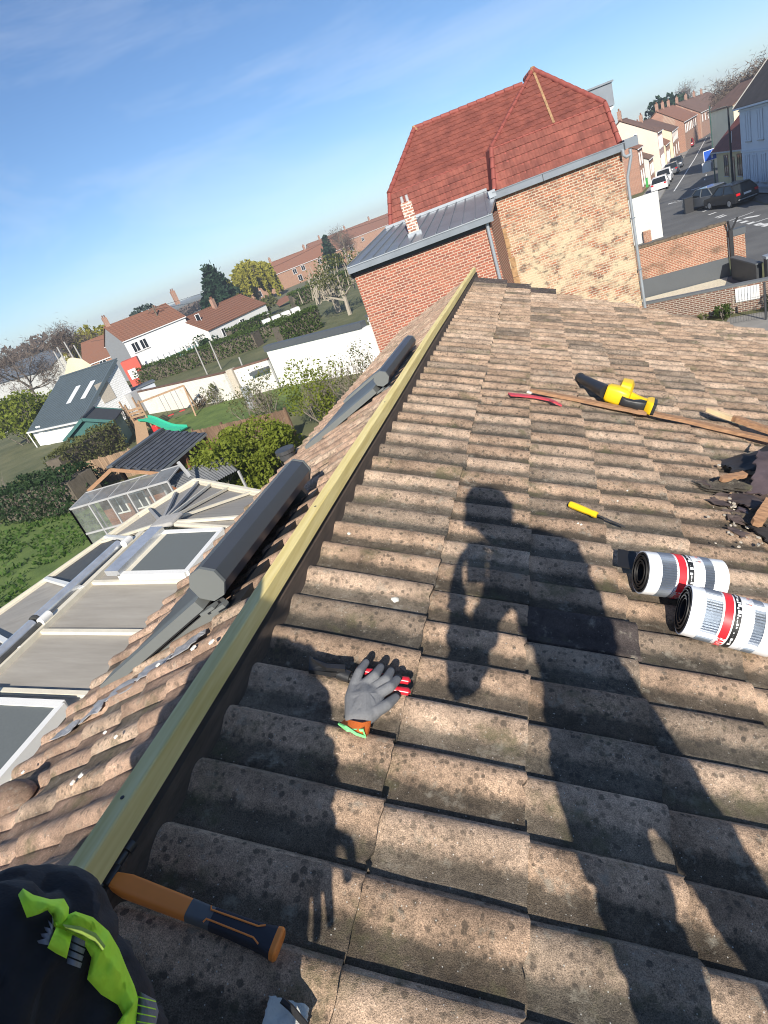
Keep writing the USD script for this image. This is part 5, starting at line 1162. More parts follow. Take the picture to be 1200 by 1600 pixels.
# ------------------------------------------------------------------ cars, lamp, sign, bins
def make_car(key, label, loc, rot, group, length=4.1, hgt=1.5, wid=1.76, tall=False):
    t = thing('parked_car', label, 'car', loc, rot, group); c, s = math.cos(rot), math.sin(rot); X = A_([c, s, 0]); Y = A_([-s, c, 0]); loc = A_(loc, dtype=float)
    def q(x, y, z): return loc + X * x + Y * y + A_([0, 0, z])
    L_ = length; h = hgt
    low = [(0, .3), (.02, .62), (.1, .78), (L_ * .24, .9), (L_ * .27, .93), (L_ - .25, .98), (L_ - .05, .88), (L_, .55), (L_ - .04, .28)]
    m = MB(); n = len(low); prof_ = []
    for y, kx, kz in ((-wid / 2, 1, 1), (-wid / 2 + .09, 1, 1.0), (wid / 2 - .09, 1, 1.0), (wid / 2, 1, 1)):
        edge = abs(abs(y) - wid / 2) < .01
        for x, z in low:
            xx = L_ / 2 + (x - L_ / 2) * (.965 if edge else 1); zz = z * (.975 if edge and z > .5 else 1); prof_.append(q(xx - L_ / 2, y, zz))
    F = [(i * n + k, i * n + (k + 1) % n, (i + 1) * n + (k + 1) % n, (i + 1) * n + k) for i in range(3) for k in range(n)] + [tuple(range(n))[::-1], tuple(3 * n + k for k in range(n))]
    m.add(prof_, F); m.out('body', M[key], t, smooth=35)
    gl_ = [(L_ * .25, .9), (L_ * .42, h - .04), (L_ * .8, h - .03), (L_ * .97, .93)]; rf = [(L_ * .4, h - .06), (L_ * .45, h), (L_ * .78, h), (L_ * .83, h - .06)]
    m = MB(); wi, wt = wid / 2 - .06, wid / 2 - .22
    v = [q(x - L_ / 2, sgn * (wi if z < 1.1 else wt), z) for sgn in (-1, 1) for x, z in gl_]; m.add(v, [(3, 2, 1, 0), (4, 5, 6, 7), (0, 1, 5, 4), (1, 2, 6, 5), (2, 3, 7, 6)]); m.out('windows', M['window_glass'], t)
    m = MB(); v = [q(x - L_ / 2, sgn * (wt + .01), z + .012) for sgn in (-1, 1) for x, z in rf]; m.add(v, [(3, 2, 1, 0), (4, 5, 6, 7), (0, 1, 5, 4), (1, 2, 6, 5), (2, 3, 7, 6)]); m.out('roof', M[key], t)
    m = MB()
    for sgn in (-1, 1):
        for (x0, z0), (x1, z1) in ((gl_[0], gl_[1]), ((L_ * .6, .95), (L_ * .6, h - .04)), (gl_[3], gl_[2])):
            m.bar(q(x0 - L_ / 2, sgn * (wi + .004), z0), q(x1 - L_ / 2, sgn * (wt + .012), z1), .05, .07, Y)
    m.out('pillars', M[key], t)
    for x in (L_ * .2, L_ * .8):
        for sgn in (-1, 1):
            m = MB(); m.tube([q(x - L_ / 2, sgn * (wid / 2 - .2), .31), q(x - L_ / 2, sgn * (wid / 2 + .012), .31)], .31, 18); w = m.out('wheel', M['tyre'], t)
            m = MB(); m.tube([q(x - L_ / 2, sgn * (wid / 2 + .0), .31), q(x - L_ / 2, sgn * (wid / 2 + .022), .31)], .2, 12); m.out('rim', M['rim'], w)
    for sgn in (-1, 1):
        MB().obox(q(L_ / 2 - .12, sgn * (wid / 2 - .2) - .14, .74), X * .11, Y * .28, A_([0, 0, .16])).out('rear_light', M['lamp_red'], t)
        MB().obox(q(-L_ / 2 + .01, sgn * (wid / 2 - .25) - .17, .6), X * .12, Y * .34, A_([0, 0, .14])).out('headlight', M['lamp_clear'], t)
        MB().obox(q(-L_ / 2 + L_ * .3, sgn * (wid / 2 + .06) - .06, .92), X * .1, Y * .13, A_([0, 0, .1])).out('mirror', M[key], t)
    MB().obox(q(L_ / 2 - .02, -.27, .7), X * .03, Y * .54, A_([0, 0, .13])).out('number_plate', M['sign_white'], t)
    MB().obox(q(L_ / 2 - .035, -.7, .4), X * .04, Y * 1.4, A_([0, 0, .07])).out('bumper_trim', M['rim' if key == 'car_black' else key], t)
    return t
rt = SA + math.pi
pb = (level(1103, 338, 0) + level(1155, 325, 0)) / 2
dirb = A_([.13, 1.0]); ab = math.atan2(-1.0, .34)
make_car('car_black', 'glossy black hatchback seen from behind, parked by the kerb corner', (13.6, 54.3, .008), ab, 'cars parked in the street', 4.0, 1.5)
make_car('car_grey', 'grey hatchback in front of the black one, half hidden by it', (12.75, 57.4, .008), ab + .05, 'cars parked in the street', 4.0, 1.5)
p1_ = level(1046, 292, 0)
make_car('car_white', 'white parked car, nearest of the row at the left kerb', (13.9, 83.6, .008), SA + math.pi, 'cars parked in the street')
make_car('car_white', 'second white car of the row at the left kerb', (15.5, 90.2, .008), SA, 'cars parked in the street', 4.2, 1.6)
make_car('car_grey', 'silver car in the row at the left kerb, behind two white ones', (18.0, 98.6, .008), SA + math.pi, 'cars parked in the street')
make_car('car_dark', 'dark car at the far end of the row at the left kerb', (20.1, 106.6, .008), SA, 'cars parked in the street')
make_car('car_red', 'dark red car far up the street on the left', (30.3, 147, .008), SA, 'cars parked in the street')
make_car('car_white', 'pale car far up the street on the right in shade', (33.5, 140, .008), SA + math.pi, 'cars parked in the street')
lp = thing('street_lamp', 'slim black street lamp with a curved arm before the yellow house', 'street lamp', (15.2, 59.6, .12))
B_ = A_([15.2, 59.6, .12]); m = MB(); m.tube([B_, B_ + A_([0, 0, 1]), B_ + A_([0, 0, 6.2])], [.11, .09, .06], 10); m.out('post', M['post_black'], lp)
m = MB(); m.tube([B_ + A_([0, 0, 6.15]), B_ + A_([-.1, 0, 6.3]), B_ + A_([-.9, 0, 6.35])], .045, 8); m.out('arm', M['post_black'], lp)
m = MB(); m.box(B_ + A_([-1.1, 0, 6.32]), (.6, .22, .1)); m.out('lamp_head', M['post_black'], lp)
m = MB(); m.bar(B_ + A_([.05, -.1, 3.7]), B_ + A_([.1, -.1, 4.5]), .09, .02); m.out('banner_plate', M['sign_white'], lp)
B_ = level(1118, 287, .1)
sgn_ = thing('road_sign', 'blue one-way road sign with white arrow on a green post', 'road sign', B_); m = MB(); m.tube([B_, B_ + A_([0, 0, 6.6])], .055, 8); m.out('post', M['post_green'], sgn_)
fx = unit(A_([.97, -.24, 0])); fn = A_([fx[1], -fx[0], 0]); fn = fn if fn @ (EYE - B_) > 0 else -fn
c = B_ + A_([0, 0, 2.6]) + fn * .07 - fx * .25
MB().obox(c - fx * .55 - A_([0, 0, .45]), fx * 1.1, fn * .02, A_([0, 0, .95])).out('plate', M['sign_white'], sgn_)
MB().obox(c - fx * .5 - A_([0, 0, .4]) + fn * .021, fx * 1.0, fn * .006, A_([0, 0, .85])).out('blue_face', M['sign_blue'], sgn_)
m = MB(); o = c + fn * .03; m.prism([o + fx * x + A_([0, 0, z]) for x, z in ((.1, -.3), (.22, -.3), (.22, .1), (.34, .1), (.16, .36), (-.02, .1), (.1, .1))], fn * .004); m.out('arrow', M['sign_white'], sgn_)
MB().obox(c - fx * .75 - A_([0, 0, 1.35]) - fn * .02, fx * .75, fn * .02, A_([0, 0, .85])).out('lower_plate', M['sign_white'], sgn_)
bn = thing('wheelie_bin', 'bright green wheelie bin beside the low brick house', 'bin', level(1009, 293, 0))
B_ = level(1009, 293, 0); m = MB(); m.obox(B_ - A_([.3, .3, 0]), (.6, 0, 0), (0, .6, 0), (0, 0, 1.0)); m.out('body', M['bin_green'], bn); m = MB(); m.obox(B_ + A_([-.34, -.34, 1.0]), (.68, 0, 0), (0, .68, 0), (0, 0, .08)); m.out('lid', M['bin_green'], bn)
bn = thing('trash_bin', 'black bin standing on the kerb in front of the grey car', 'bin', (11.6, 58.2, 0)); m = MB(); m.box((11.4, 57.5, .55), (.6, .6, 1.1)); m.out('body', M['post_black'], bn); m = MB(); m.box((11.4, 57.5, 1.13), (.66, .66, .06)); m.out('lid', M['post_black'], bn)
for i, (px, py, d, h, cr) in enumerate([(1035, 205, 190, 9.6, 3.2), (1046, 203, 200, 9.2, 3.6), (1055, 200, 205, 9.4, 3.4)]):
    p = atdist(px, py, d); p[2] = 0; tree('pine_tree', ['dark pine at the left of the trio behind the street', 'middle dark pine of the trio behind the street', 'rightmost dark pine of the trio behind the street'][i], p, h + 1.5, cr, 'round', 'leaf_conifer', 1500, .5, 'pines behind the street', i)
for i, (px, d, h, cr) in enumerate([(1080, 260, 13, 9), (1150, 150, 9, 5), (1175, 120, 10.5, 4)]):
    p = atdist(px, 190, d); p[2] = 0; tree('bare_tree', ['brown leafless round tree above the far end of the street', 'bare winter tree behind the cream house', 'bare winter tree behind the roof of the blue-grey house'][i], p, h, cr, 'bare', 'twig_haze', 4200, .6, None, i)

# ------------------------------------------------------------------ the conservatory below the left slope
mat('cons_panel', (.3, .275, .235), .75, .1, 2.2, .15, bscale=14, col2=(.36, .335, .29), stretch=(.35, 3, 1))
mat('cons_frame', (.66, .61, .49), .55, .08, 5, .1)
mat('cons_white', (.76, .75, .71), .35, .03, 3)
mat('cons_dark', (.06, .06, .055), .6, .3, 9)
mat('awning_silver', (.6, .62, .64), .28, .15, 4, metal=.6)
mat('house_render_dark', (.3, .27, .23), .9, .1, 2)
YV = V
def CP(px, py, z): return level(px, py, z)
zr_, zs_ = 3.6, .16
RX0 = -9.05                                                     # ridge line of the conservatory
def CR(x, y): return A_([x, y, zr_ - abs(x - RX0) * zs_ ]) if x > RX0 else A_([x, y, zr_ - abs(x - RX0) * .30])
cv = thing('conservatory', 'large conservatory with cream glazing bars and grey roof panels beside the left slope', 'conservatory', (-7, 5, 0))
ybars = [-1.2, .45, 1.95, 3.4, 4.75, 6.05, 7.42, 9.12]
xe = -4.3
for i in range(len(ybars) - 1):
    y0, y1 = ybars[i], ybars[i + 1]
    m = MB(); m.prism([CR(RX0 + .06, y0 + .04), CR(xe, y0 + .04), CR(xe, y1 - .04), CR(RX0 + .06, y1 - .04)], A_([0, 0, -.03])); m.out('roof_panel', M['cons_panel'], cv)
for y in ybars:
    m = MB(); m.bar(CR(RX0, y) + A_([0, 0, .03]), CR(xe, y) + A_([0, 0, .03]), .08, .07); m.out('glazing_bar', M['cons_frame'], cv)
m = MB(); m.bar(CR(RX0, -1.3) + A_([0, 0, .03]), CR(RX0, 9.2) + A_([0, 0, .03]), .14, .1); m.out('ridge_beam', M['cons_frame'], cv)
# hub and fan
hub = A_([-8.68, 9.42, zr_ + .06])
m = MB(); m.tm(rbox(hub + A_([0.05, .1, -.03]), (.62, .5, .12), .05)); m.out('fan_hub', M['kerb_stone'], cv, smooth=40)
zo = 3.02
L0, L1_, L2_, Rr = CP(-60, 1002, 2.95), CP(215, 808, 2.95), CP(305, 752, 2.95), CP(402, 771, 2.9)
m_ = lambda t, a, b: A_(a) + (A_(b) - A_(a)) * t
rimpts = [A_([-4.6, 8.75, zr_ - .7]), A_([-5.2, 9.9, 2.9]), m_(.06, Rr, L2_), m_(.4, Rr, L2_), m_(.7, Rr, L2_), m_(.93, Rr, L2_), m_(.35, L2_, L1_), m_(.8, L2_, L1_), m_(.25, L1_, L0)]
rimpts = [p + A_([0, 0, .02]) for p in rimpts]
for i, p in enumerate(rimpts):
    m = MB(); m.bar(hub, p, .07, .06); m.out('fan_bar', M['cons_frame'] if i not in (5, 6, 7) else M['kerb_stone'], cv)
for i in range(len(rimpts) - 1):
    m = MB(); m.prism([hub - A_([0, 0, .06]), rimpts[i] - A_([0, 0, .05]), rimpts[i + 1] - A_([0, 0, .05])], A_([0, 0, -.02])); m.out('fan_panel', M['cons_panel'], cv)
edge = [A_([-4.6, 8.6, 2.85]), A_([-4.9, 10.2, 2.85]), Rr, L2_, L1_, L0, L0 + (L0 - L1_) * .6]
for i in range(len(edge) - 1):
    p, q = edge[i], edge[i + 1]; m = MB(); m.bar(p - A_([0, 0, .0]), q, .22, .1); m.bar(p + A_([0, 0, .07]), q + A_([0, 0, .07]), .06, .05); m.out('eaves_gutter', M['cons_frame'], cv)
    m = MB(); m.obox(A_([p[0], p[1], 0]), A_([q[0] - p[0], q[1] - p[1], 0]), (0, 0, 2.85), unit(np.cross(q - p, (0, 0, 1.))) * -.08); m.out('side_wall', M['cons_white'], cv)
# left flank of the roof, between the ridge beam and the long gutter
yl = [-1.3, 1.5, 4.0, 5.6, 7.2, 8.9]
gut = lambda y: L0 + (L1_ - L0) * ((y - L0[1]) / (L1_[1] - L0[1]))
for i in range(len(yl) - 1):
    a, b = CR(RX0, yl[i]), CR(RX0, yl[i + 1]); y2, y3 = yl[i] + 2.0, yl[i + 1] + 2.0
    p, q = gut(y3), gut(y2); m = MB(); m.prism([a + A_([-.06, 0, -.03]), b + A_([-.06, 0, -.03]), p, q], A_([0, 0, -.02])); m.out('flank_panel', M['cons_panel'] if i % 2 else M['cons_dark'], cv)
    m = MB(); m.bar(b + A_([0, 0, .05]), p + A_([0, 0, .06]), .09, .08); m.out('flank_bar', M['cons_white'], cv)
m = MB()
for y0, y1 in ((-1.2, 3.3), (3.45, 6.2), (6.35, 8.7)): m.tube([A_([RX0 - .28, y0, zr_ + .1]), A_([RX0 - .24, y1, zr_ + .1])], .1, 14)
m.out('blind_housing', M['awning_silver'], cv, smooth=40)
m = MB()
for y0, y1 in ((-1.2, 3.35), (3.5, 6.25)): m.tube([A_([RX0 - .06, y0, zr_ + .09]), A_([RX0 - .06, y1, zr_ + .09])], .055, 8); m.tube([A_([RX0 - .5, y0, zr_ - .04]), A_([RX0 - .5, y1, zr_ - .04])], .04, 8)
m.out('blind_rod', M['cons_dark'], cv)
for y in (3.4, 6.3, 8.72):
    m = MB(); m.tube([A_([RX0 - .02, y - .12, zr_ + .13]), A_([RX0 - .02, y + .1, zr_ + .13])], .075, 10); m.out('end_fitting', M['cons_white'], cv, smooth=40)
    m = MB(); m.tube([A_([RX0 - .28, y - .03, zr_ + .1]), A_([RX0 - .28, y + .03, zr_ + .1])], .108, 12); m.out('housing_collar', M['cons_dark'], cv, smooth=40)
def rooflight(y0, y1, x0, x1, label):
    t = thing('conservatory_roof_window', label, 'roof window', CR(x0, y0), group='roof windows of the conservatory'); Z = A_([0, 0, .16])
    a, b, c, d = CR(x0, y0) + Z, CR(x1, y0) + Z, CR(x1, y1) + Z, CR(x0, y1) + Z
    for nm, p, q, w in (('frame_side', a, b, .12), ('frame_side', d, c, .12), ('frame_rail', b, c, .12), ('frame_rail', a, d, .12)):
        m = MB(); m.bar(p - A_([0, 0, .06]), q - A_([0, 0, .06]), w, .16); m.out(nm, M['cons_white'], t)
    e = (b - a) * .14; m = MB(); m.prism([a + e, b - e * .2, c - e * .2, d + e], A_([0, 0, -.04])); m.out('blind', M['grey_screen'], t)
    m = MB(); m.prism([a, a + e, d + e, d], A_([0, 0, -.05])); m.out('inner_sill', M['cons_frame'], t)
    m = MB(); u_ = unit(b - a); m.obox(a - u_ * .22 - A_([0, .06, .0]), u_ * .3, A_([0, y1 - y0 + .12, 0]), A_([0, 0, .11])); m.out('blind_box', M['awning_silver'], t)
    return t
mat('grey_screen', (.12, .135, .135), .8, .06, 30, .1)
rooflight(7.5, 8.95, -8.4, -7.0, 'white roof window with grey blind, next to the fan end of the conservatory')
rooflight(2.2, 4.45, -8.6, -7.2, 'white roof window with dark grey blind at the left picture edge')
m = MB(); q0 = RS(UA, -1.6, -.12); 
for a0, b0, nm in ((-.4, 0, 0),):
    base = LS(1.3, -1.6, -.1); far = LS(1.3, 8.9, -.1); m.obox(A_([base[0] + .1, base[1], 0]), A_([0, far[1] - base[1], 0]), A_([.25, 0, 0]), A_([0, 0, base[2] - .25]))
m.out('wall', M['house_wall'], house)
m = MB(); a, b = RS(UA + .1, 8.3, -.1), RS(4.0, 6.6, -.1)
m.obox(A_([LS(1.25, 8.5, 0)[0], 8.5, 0]), A_([1.7, -.1, 0]), A_([0, -.25, 0]), A_([0, 0, 4.6])); m.obox(A_([-.9, 8.2, 0]), A_([3.6, -1.2, 0]), A_([0, -.25, 0]), A_([0, 0, 4.3])); m.out('wall', M['house_wall'], house)
m = MB(); a, b = RS(4.2, -1.6, -.1), RS(4.2, 6.4, -.1); m.obox(A_([a[0], a[1], 0]), A_([0, b[1] - a[1], 0]), A_([-.25, 0, 0]), A_([0, 0, a[2] - .2])); m.out('wall', M['house_wall'], house)

# ------------------------------------------------------------------ gardens on the left
flat('lawn', [L2(250, 690), L2(470, 640), L2(470, 600), L2(360, 625), L2(250, 660)], .012, 'grass_green', kind='structure')
flat('lawn', [(-40, 5), (-12, 4), (-12, 13), (-17.5, 16), (-24, 24), (-36, 24)], .012, 'grass_green', kind='structure')
flat('far_fields', [(-700, 120), (-10, 120), (-10, 1500), (-1500, 1500), (-1500, -200), (-120, -200)], .03, 'field_far')
flat('garden_soil', [(-34, 12), (-20, 11.5), (-22, 14.2), (-32, 18)], .018, 'earth')
# long white wall with brown coping
brickmat('wall_white_brick', math.radians(-22), (.74, .72, .66), (.68, .66, .6), (.78, .76, .72), bw=.3, rh=.09, ms=.012, bump=.8, patch=[((.5, .42, .32), .6, .72, .6, .6, 1.0)])
wA, wB = A_(L2(246, 645)), A_(L2(368, 624))
wA = wA + (wA - wB) * .12
t = wall_('white_garden_wall', 'long white painted brick wall with brown tile coping behind the lawn', 'wall', wA, wB, 2.0, .25, 'wall_white_brick', 'brown_tile', .1)
pA, pB = A_(L2(372, 623)), A_(L2(381, 620)); pr_ = thing('brick_pier', 'weathered stone pier between two stretches of white wall', 'pier', (*pA, 0)); m = MB(); m.obox(A_([*pA, 0]), A_([*(pB - pA), 0]), A_([.1, .35, 0]), A_([0, 0, 2.15])); m.out('pier', M['mortar_bits'], pr_)
wC, wD = A_(L2(384, 620)), A_(L2(436, 606))
wall_('white_garden_wall', 'shorter white wall between the stone pier and the big white wall', 'wall', wC, wD, 2.05, .25, 'wall_white_brick', 'brown_tile', .1)
sl = thing('slate_slab', 'dark slab leaning flat on the shorter white wall', 'slab', (*wC, 2.1)); m = MB(); p, q = onplane(393, 583, A_([*wC, 0]), unit(A_([-(wD - wC)[1], (wD - wC)[0], 0]))), onplane(419, 574, A_([*wC, 0]), unit(A_([-(wD - wC)[1], (wD - wC)[0], 0]))); m.bar(p + A_([.1, -.25, .0]), q + A_([.1, -.25, .0]), .5, .22); m.out('slab', M['anthracite'], sl)
bxp = A_([*L2(390, 640), 0]); bx_ = thing('wooden_post', 'mauve weathered wooden board standing by the white wall', 'board', bxp); m = MB(); m.obox(bxp, (.65, -.2, 0), (.05, .15, 0), (0, 0, 1.5)); m.out('board', M['grey_cladding'], bx_)
# big white rendered wall with grey fascia
bA, bB = A_([-18.92, 37.45]), A_([-6.5, 32.4]); dB = A_([*(bB - bA), 0]); nB = unit(np.cross(dB, (0, 0, 1.)))
bwl = thing('white_outbuilding', 'big white rendered outbuilding wall with dark grey fascia behind the shrubs', 'outbuilding', (*bA, 0))
MB().obox(A_([*bA, 0]), dB, -nB * .45, A_([0, 0, 2.62])).out('wall', M['white_render'], bwl)
MB().obox(A_([*bA, 2.62]) + nB * .08 - unit(dB) * .1, dB * .66, -nB * .55, A_([0, 0, .36])).out('fascia', M['anthracite'], bwl)
MB().obox(A_([*bA, 2.63]) + dB * .7, dB * .3, -nB * .42, A_([0, 0, .55])).out('upper_wall', M['white_render'], bwl)
MB().obox(A_([*bA, 3.18]) + dB * .69 + nB * .06, dB * .31, -nB * .55, A_([0, 0, .1])).out('upper_coping', M['anthracite'], bwl)
q = A_([*bA, 0]) + dB * .73 + nB * .55; MB().obox(q, unit(dB) * .75, -nB * .6, A_([0, 0, 3.0])).out('pillar', M['wall_white_brick'], bwl); MB().obox(q - unit(dB) * .05 + nB * .05 + A_([0, 0, 3.0]), unit(dB) * .85, -nB * .7, A_([0, 0, .08])).out('pillar_cap', M['grey_concrete'], bwl)
# wooden fence of vertical boards: posts and panels
mat('fence_board', (.17, .1, .06), .85, .3, 3, .3, stretch=(6, 6, .7), tint=.25, col2=(.23, .15, .095))
mat('fence_board_pale', (.28, .19, .12), .85, .25, 3, .3, stretch=(6, 6, .7), tint=.25)
def fence(label, pts, h, key, bw=.14):
    t = thing('board_fence', label, 'fence', (*pts[0], 0)); r = rnd('fence', label)
    for p, q in zip(pts[:-1], pts[1:]):
        P, Q = A_([*p, 0]), A_([*q, 0]); L_ = np.linalg.norm(Q - P); d = (Q - P) / L_; s = unit(np.cross(d, (0, 0, 1.))); k = int(L_ / bw)
        for i in range(k):
            m = MB(); hh = h + r.uniform(-.025, .02); m.obox(P + d * i * bw + s * r.uniform(-.006, .006), d * (bw - .012), s * .022, A_([0, 0, hh])); m.out('board', M[key], t)
        n = max(1, round(L_ / 1.85))
        for i in range(n + 1): m = MB(); m.obox(P + d * (L_ * i / n) - d * .05 + s * .025, d * .1, s * .1, A_([0, 0, h + .08])); m.out('post', M[key], t)
        for z in (.35, h - .3): m = MB(); m.obox(P + s * .024 + A_([0, 0, z]), Q - P, s * .04, A_([0, 0, .09])); m.out('rail', M[key], t)
fence('brown vertical board fence along the lawn behind the shrubs', [L2(465, 690), L2(322, 718)], 1.65, 'fence_board')
fence('paler board fence between the green shed and the tiled carport', [L2(268, 728), L2(176, 752), L2(92, 772)], 1.5, 'fence_board_pale')
# carport with dark tiles
cpz, cpe = 2.95, 2.15
c1, c2, c3 = CP(176, 729, 2.87), CP(249, 738, 2.2), CP(321, 677, 2.2)
mat('carport_tile', (.075, .08, .09), .5, .15, 3, .15, tint=.12)
cpt = thing('tiled_carport', 'carport of red-brown posts with a dark grey tiled roof beside the fence', 'carport', (c2[0], c2[1], 0))
X, Y, lx, ly = para(c2, c3, c1); 
A1_, B1_ = c2, c3; dirE = unit(c3 - c2); up_ = c1 - c2 - dirE * ((c1 - c2) @ dirE); LX = np.linalg.norm(c3 - c2)
m = MB(); m.prism([c2, c3, c3 + up_, c2 + up_], A_([0, 0, -.06])); m.out('roof_deck', M['anthracite_dark'], cpt)
tiled(cpt, c2 + A_([0, 0, .01]), dirE, up_, lambda a, b: True, LX / 14, np.linalg.norm(up_) / 10, ['carport_tile'], limit=300, t=.05, seed=9, stagger=True, amax=LX - LX / 14 * .6, bmax=np.linalg.norm(up_) - .1, waved=False)
m = MB(); m.bar(c2 + up_ + A_([0, 0, .06]), c3 + up_ + A_([0, 0, .06]), .3, .08); m.out('ridge_flashing', M['anthracite'], cpt)
bk = up_ * A_([1, 1, 0]); m = MB(); m.prism([c2 + up_, c3 + up_, c3 + up_ + unit(bk) * 1.6 - A_([0, 0, .6]), c2 + up_ + unit(bk) * 1.6 - A_([0, 0, .6])], A_([0, 0, -.06])); m.out('rear_slope', M['carport_tile'], cpt)
m = MB(); m.bar(c2 - A_([0, 0, .05]), c3 - A_([0, 0, .05]), .1, .09); m.out('gutter', M['zinc_light'], cpt)
m = MB(); m.bar(c2 - A_([0, 0, .06]), c2 + up_ - A_([0, 0, .06]), .05, .14); m.bar(c2 + up_ - A_([0, 0, .06]), c2 + up_ + unit(bk) * 1.6 - A_([0, 0, .66]), .05, .14); m.out('verge_board', M['lath_wood'], cpt)
mat('shed_wood', (.2, .075, .035), .75, .25, 3, .3, stretch=(1, 1, 7), col2=(.27, .11, .05))
for k, f in enumerate((.02, .5, .98)):
    p = c2 + (c3 - c2) * f + unit(bk) * .1; m = MB(); m.obox(A_([p[0] - .07, p[1] - .07, 0]), (.14, 0, 0), (0, .14, 0), (0, 0, 2.15)); m.out('post', M['shed_wood'], cpt)
    p = c2 + (c3 - c2) * f + unit(bk) * (np.linalg.norm(bk) + 1.4); m = MB(); m.obox(A_([p[0] - .07, p[1] - .07, 0]), (.14, 0, 0), (0, .14, 0), (0, 0, 2.1)); m.out('post', M['shed_wood'], cpt)
p, q = c2 + unit(bk) * .15, c2 + unit(bk) * (np.linalg.norm(bk) + 1.4); m = MB()
for z in np.arange(0, 2.1, .14): m.obox(A_([p[0], p[1], z]), A_([q[0] - p[0], q[1] - p[1], 0]), unit(A_([*(c3 - c2)[:2], 0])) * .03, A_([0, 0, .132]))
m.out('plank_wall', M['shed_wood'], cpt)
dnr = -unit(A_([*(c3 - c2)[:2], 0])); dq = q - p; dq = A_([dq[0], dq[1], 0])
for f in (.3, .62):
    o = A_([p[0], p[1], .95]) + dq * f; m = MB(); w_ = unit(dq); m.obox(o + dnr * .0, w_ * .75, dnr * .05, A_([0, 0, .75])); wn = m.out('window', M['cons_white'], cpt); m = MB(); m.obox(o + w_ * .07 + A_([0, 0, .07]) + dnr * .045, w_ * .27, dnr * .012, A_([0, 0, .61])); m.obox(o + w_ * .41 + A_([0, 0, .07]) + dnr * .045, w_ * .27, dnr * .012, A_([0, 0, .61])); m.out('pane', M['window_glass'], wn)
p, q = c3 + unit(bk) * .2, c3 + unit(bk) * (np.linalg.norm(bk) + 1.2); MB().obox(A_([p[0], p[1], 0]), A_([q[0] - p[0], q[1] - p[1], 0]), -unit(A_([*(c3 - c2)[:2], 0])) * .05, A_([0, 0, 2.1])).out('plank_wall', M['shed_wood'], cpt)
# glazed aviary / greenhouse of clear sheet
M['clear_sheet'] = usdkit.material(stage, '/World/Looks/clear_sheet', {'t': ('transparent_bsdf', {'color': (.86, .88, .87)}), 'g': ('principled_bsdf', {'base_color': (.5, .52, .52), 'roughness': .35}), 'f': ('fresnel', {'IOR': 1.45}), 'n': ('noise_texture', {'scale': 3.0, 'detail': 4}), 'gm': ('geometry', {}), 'a': ('math', {'math_type': 'multiply_add', 'value2': .3, 'value3': .0, 'use_clamp': True}), 'ad': ('math', {'math_type': 'add', 'use_clamp': True}), 'm': ('mix_closure', {})},
    [('gm.position', 'n.vector'), ('n.fac', 'a.value1'), ('a.value', 'ad.value1'), ('f.fac', 'ad.value2'), ('ad.value', 'm.fac'), ('t.BSDF', 'm.closure1'), ('g.BSDF', 'm.closure2')], surface='m.closure')
gA, gB = CP(109, 796, 2.1), CP(262, 752, 2.1); gd = unit(A_([*(gB - gA)[:2], 0])); gn = A_([-gd[1], gd[0], 0]); gl_len = float(np.linalg.norm((gB - gA)[:2]))
avi = thing('clear_greenhouse', 'pale framed greenhouse of clear plastic sheet in front of the carport', 'greenhouse', (gA[0], gA[1], 0))
G = lambda a, b, z: A_([gA[0], gA[1], 0]) + gd * a + gn * b + A_([0, 0, z])
for i in range(6):
    a = gl_len * i / 5; m = MB(); m.bar(G(a, 0, 0), G(a, 0, 2.1), .06, .06); m.out('upright', M['grey_concrete'], avi)
    m = MB(); m.bar(G(a, 0, 2.1), G(a, 1.2, 2.2), .05, .05); m.out('rafter', M['grey_concrete'], avi)
for z, b in ((2.1, 0), (.95, 0), (.05, 0), (2.2, 1.2)): m = MB(); m.bar(G(0, b, z), G(gl_len, b, z), .06, .07); m.out('rail', M['grey_concrete'], avi)
for b in (.0, 1.2): m = MB(); m.bar(G(0, b, 0), G(0, b, 2.1 + b * .08), .06, .06); m.out('upright', M['grey_concrete'], avi)
for i in range(5):
    a0, a1 = gl_len * i / 5 + .03, gl_len * (i + 1) / 5 - .03
    for z0, z1 in ((.1, .92), (.99, 2.06)): m = MB(); m.poly([G(a0, .01, z0), G(a1, .01, z0), G(a1, .01, z1), G(a0, .01, z1)]); m.out('clear_pane', M['clear_sheet'], avi)
    m = MB(); m.poly([G(a0, .02, 2.14), G(a1, .02, 2.14), G(a1, 1.18, 2.21), G(a0, 1.18, 2.21)]); m.out('roof_sheet', M['clear_sheet'], avi)
m = MB(); m.poly([G(.01, .03, .1), G(.01, 1.17, .1), G(.01, 1.17, 2.16), G(.01, .03, 2.06)]); m.out('clear_pane', M['clear_sheet'], avi)
mat('corrugated_grey', (.16, .165, .17), .6, .15, 3, .2)
lt = thing('lean_to_roof', 'low corrugated grey lean-to roof beside the carport', 'lean-to', c2)
p0 = CP(250, 752, 1.9); p1 = CP(345, 710, 1.9); p2 = CP(372, 735, 1.5); p3 = CP(300, 772, 1.5); m = MB(); nn = 40; V_ = []
for i in range(nn + 1):
    t = i / nn; z = .035 if i % 2 else 0; V_ += [p0 + (p1 - p0) * t + A_([0, 0, z]), p3 + (p2 - p3) * t + A_([0, 0, z])]
m.add(V_, [(2 * i, 2 * i + 2, 2 * i + 3, 2 * i + 1) for i in range(nn)]); m.out('corrugated_sheet', M['corrugated_grey'], lt)
m = MB(); m.bar(CP(278, 722, 2.6), CP(297, 745, 2.0), .1, .1); m.out('strut', M['grey_concrete'], lt)
for p in (p0, p1, p2, p3): m = MB(); m.bar(A_([p[0], p[1], 0]), p - A_([0, 0, .02]), .08, .08); m.out('post', M['grey_concrete'], lt)
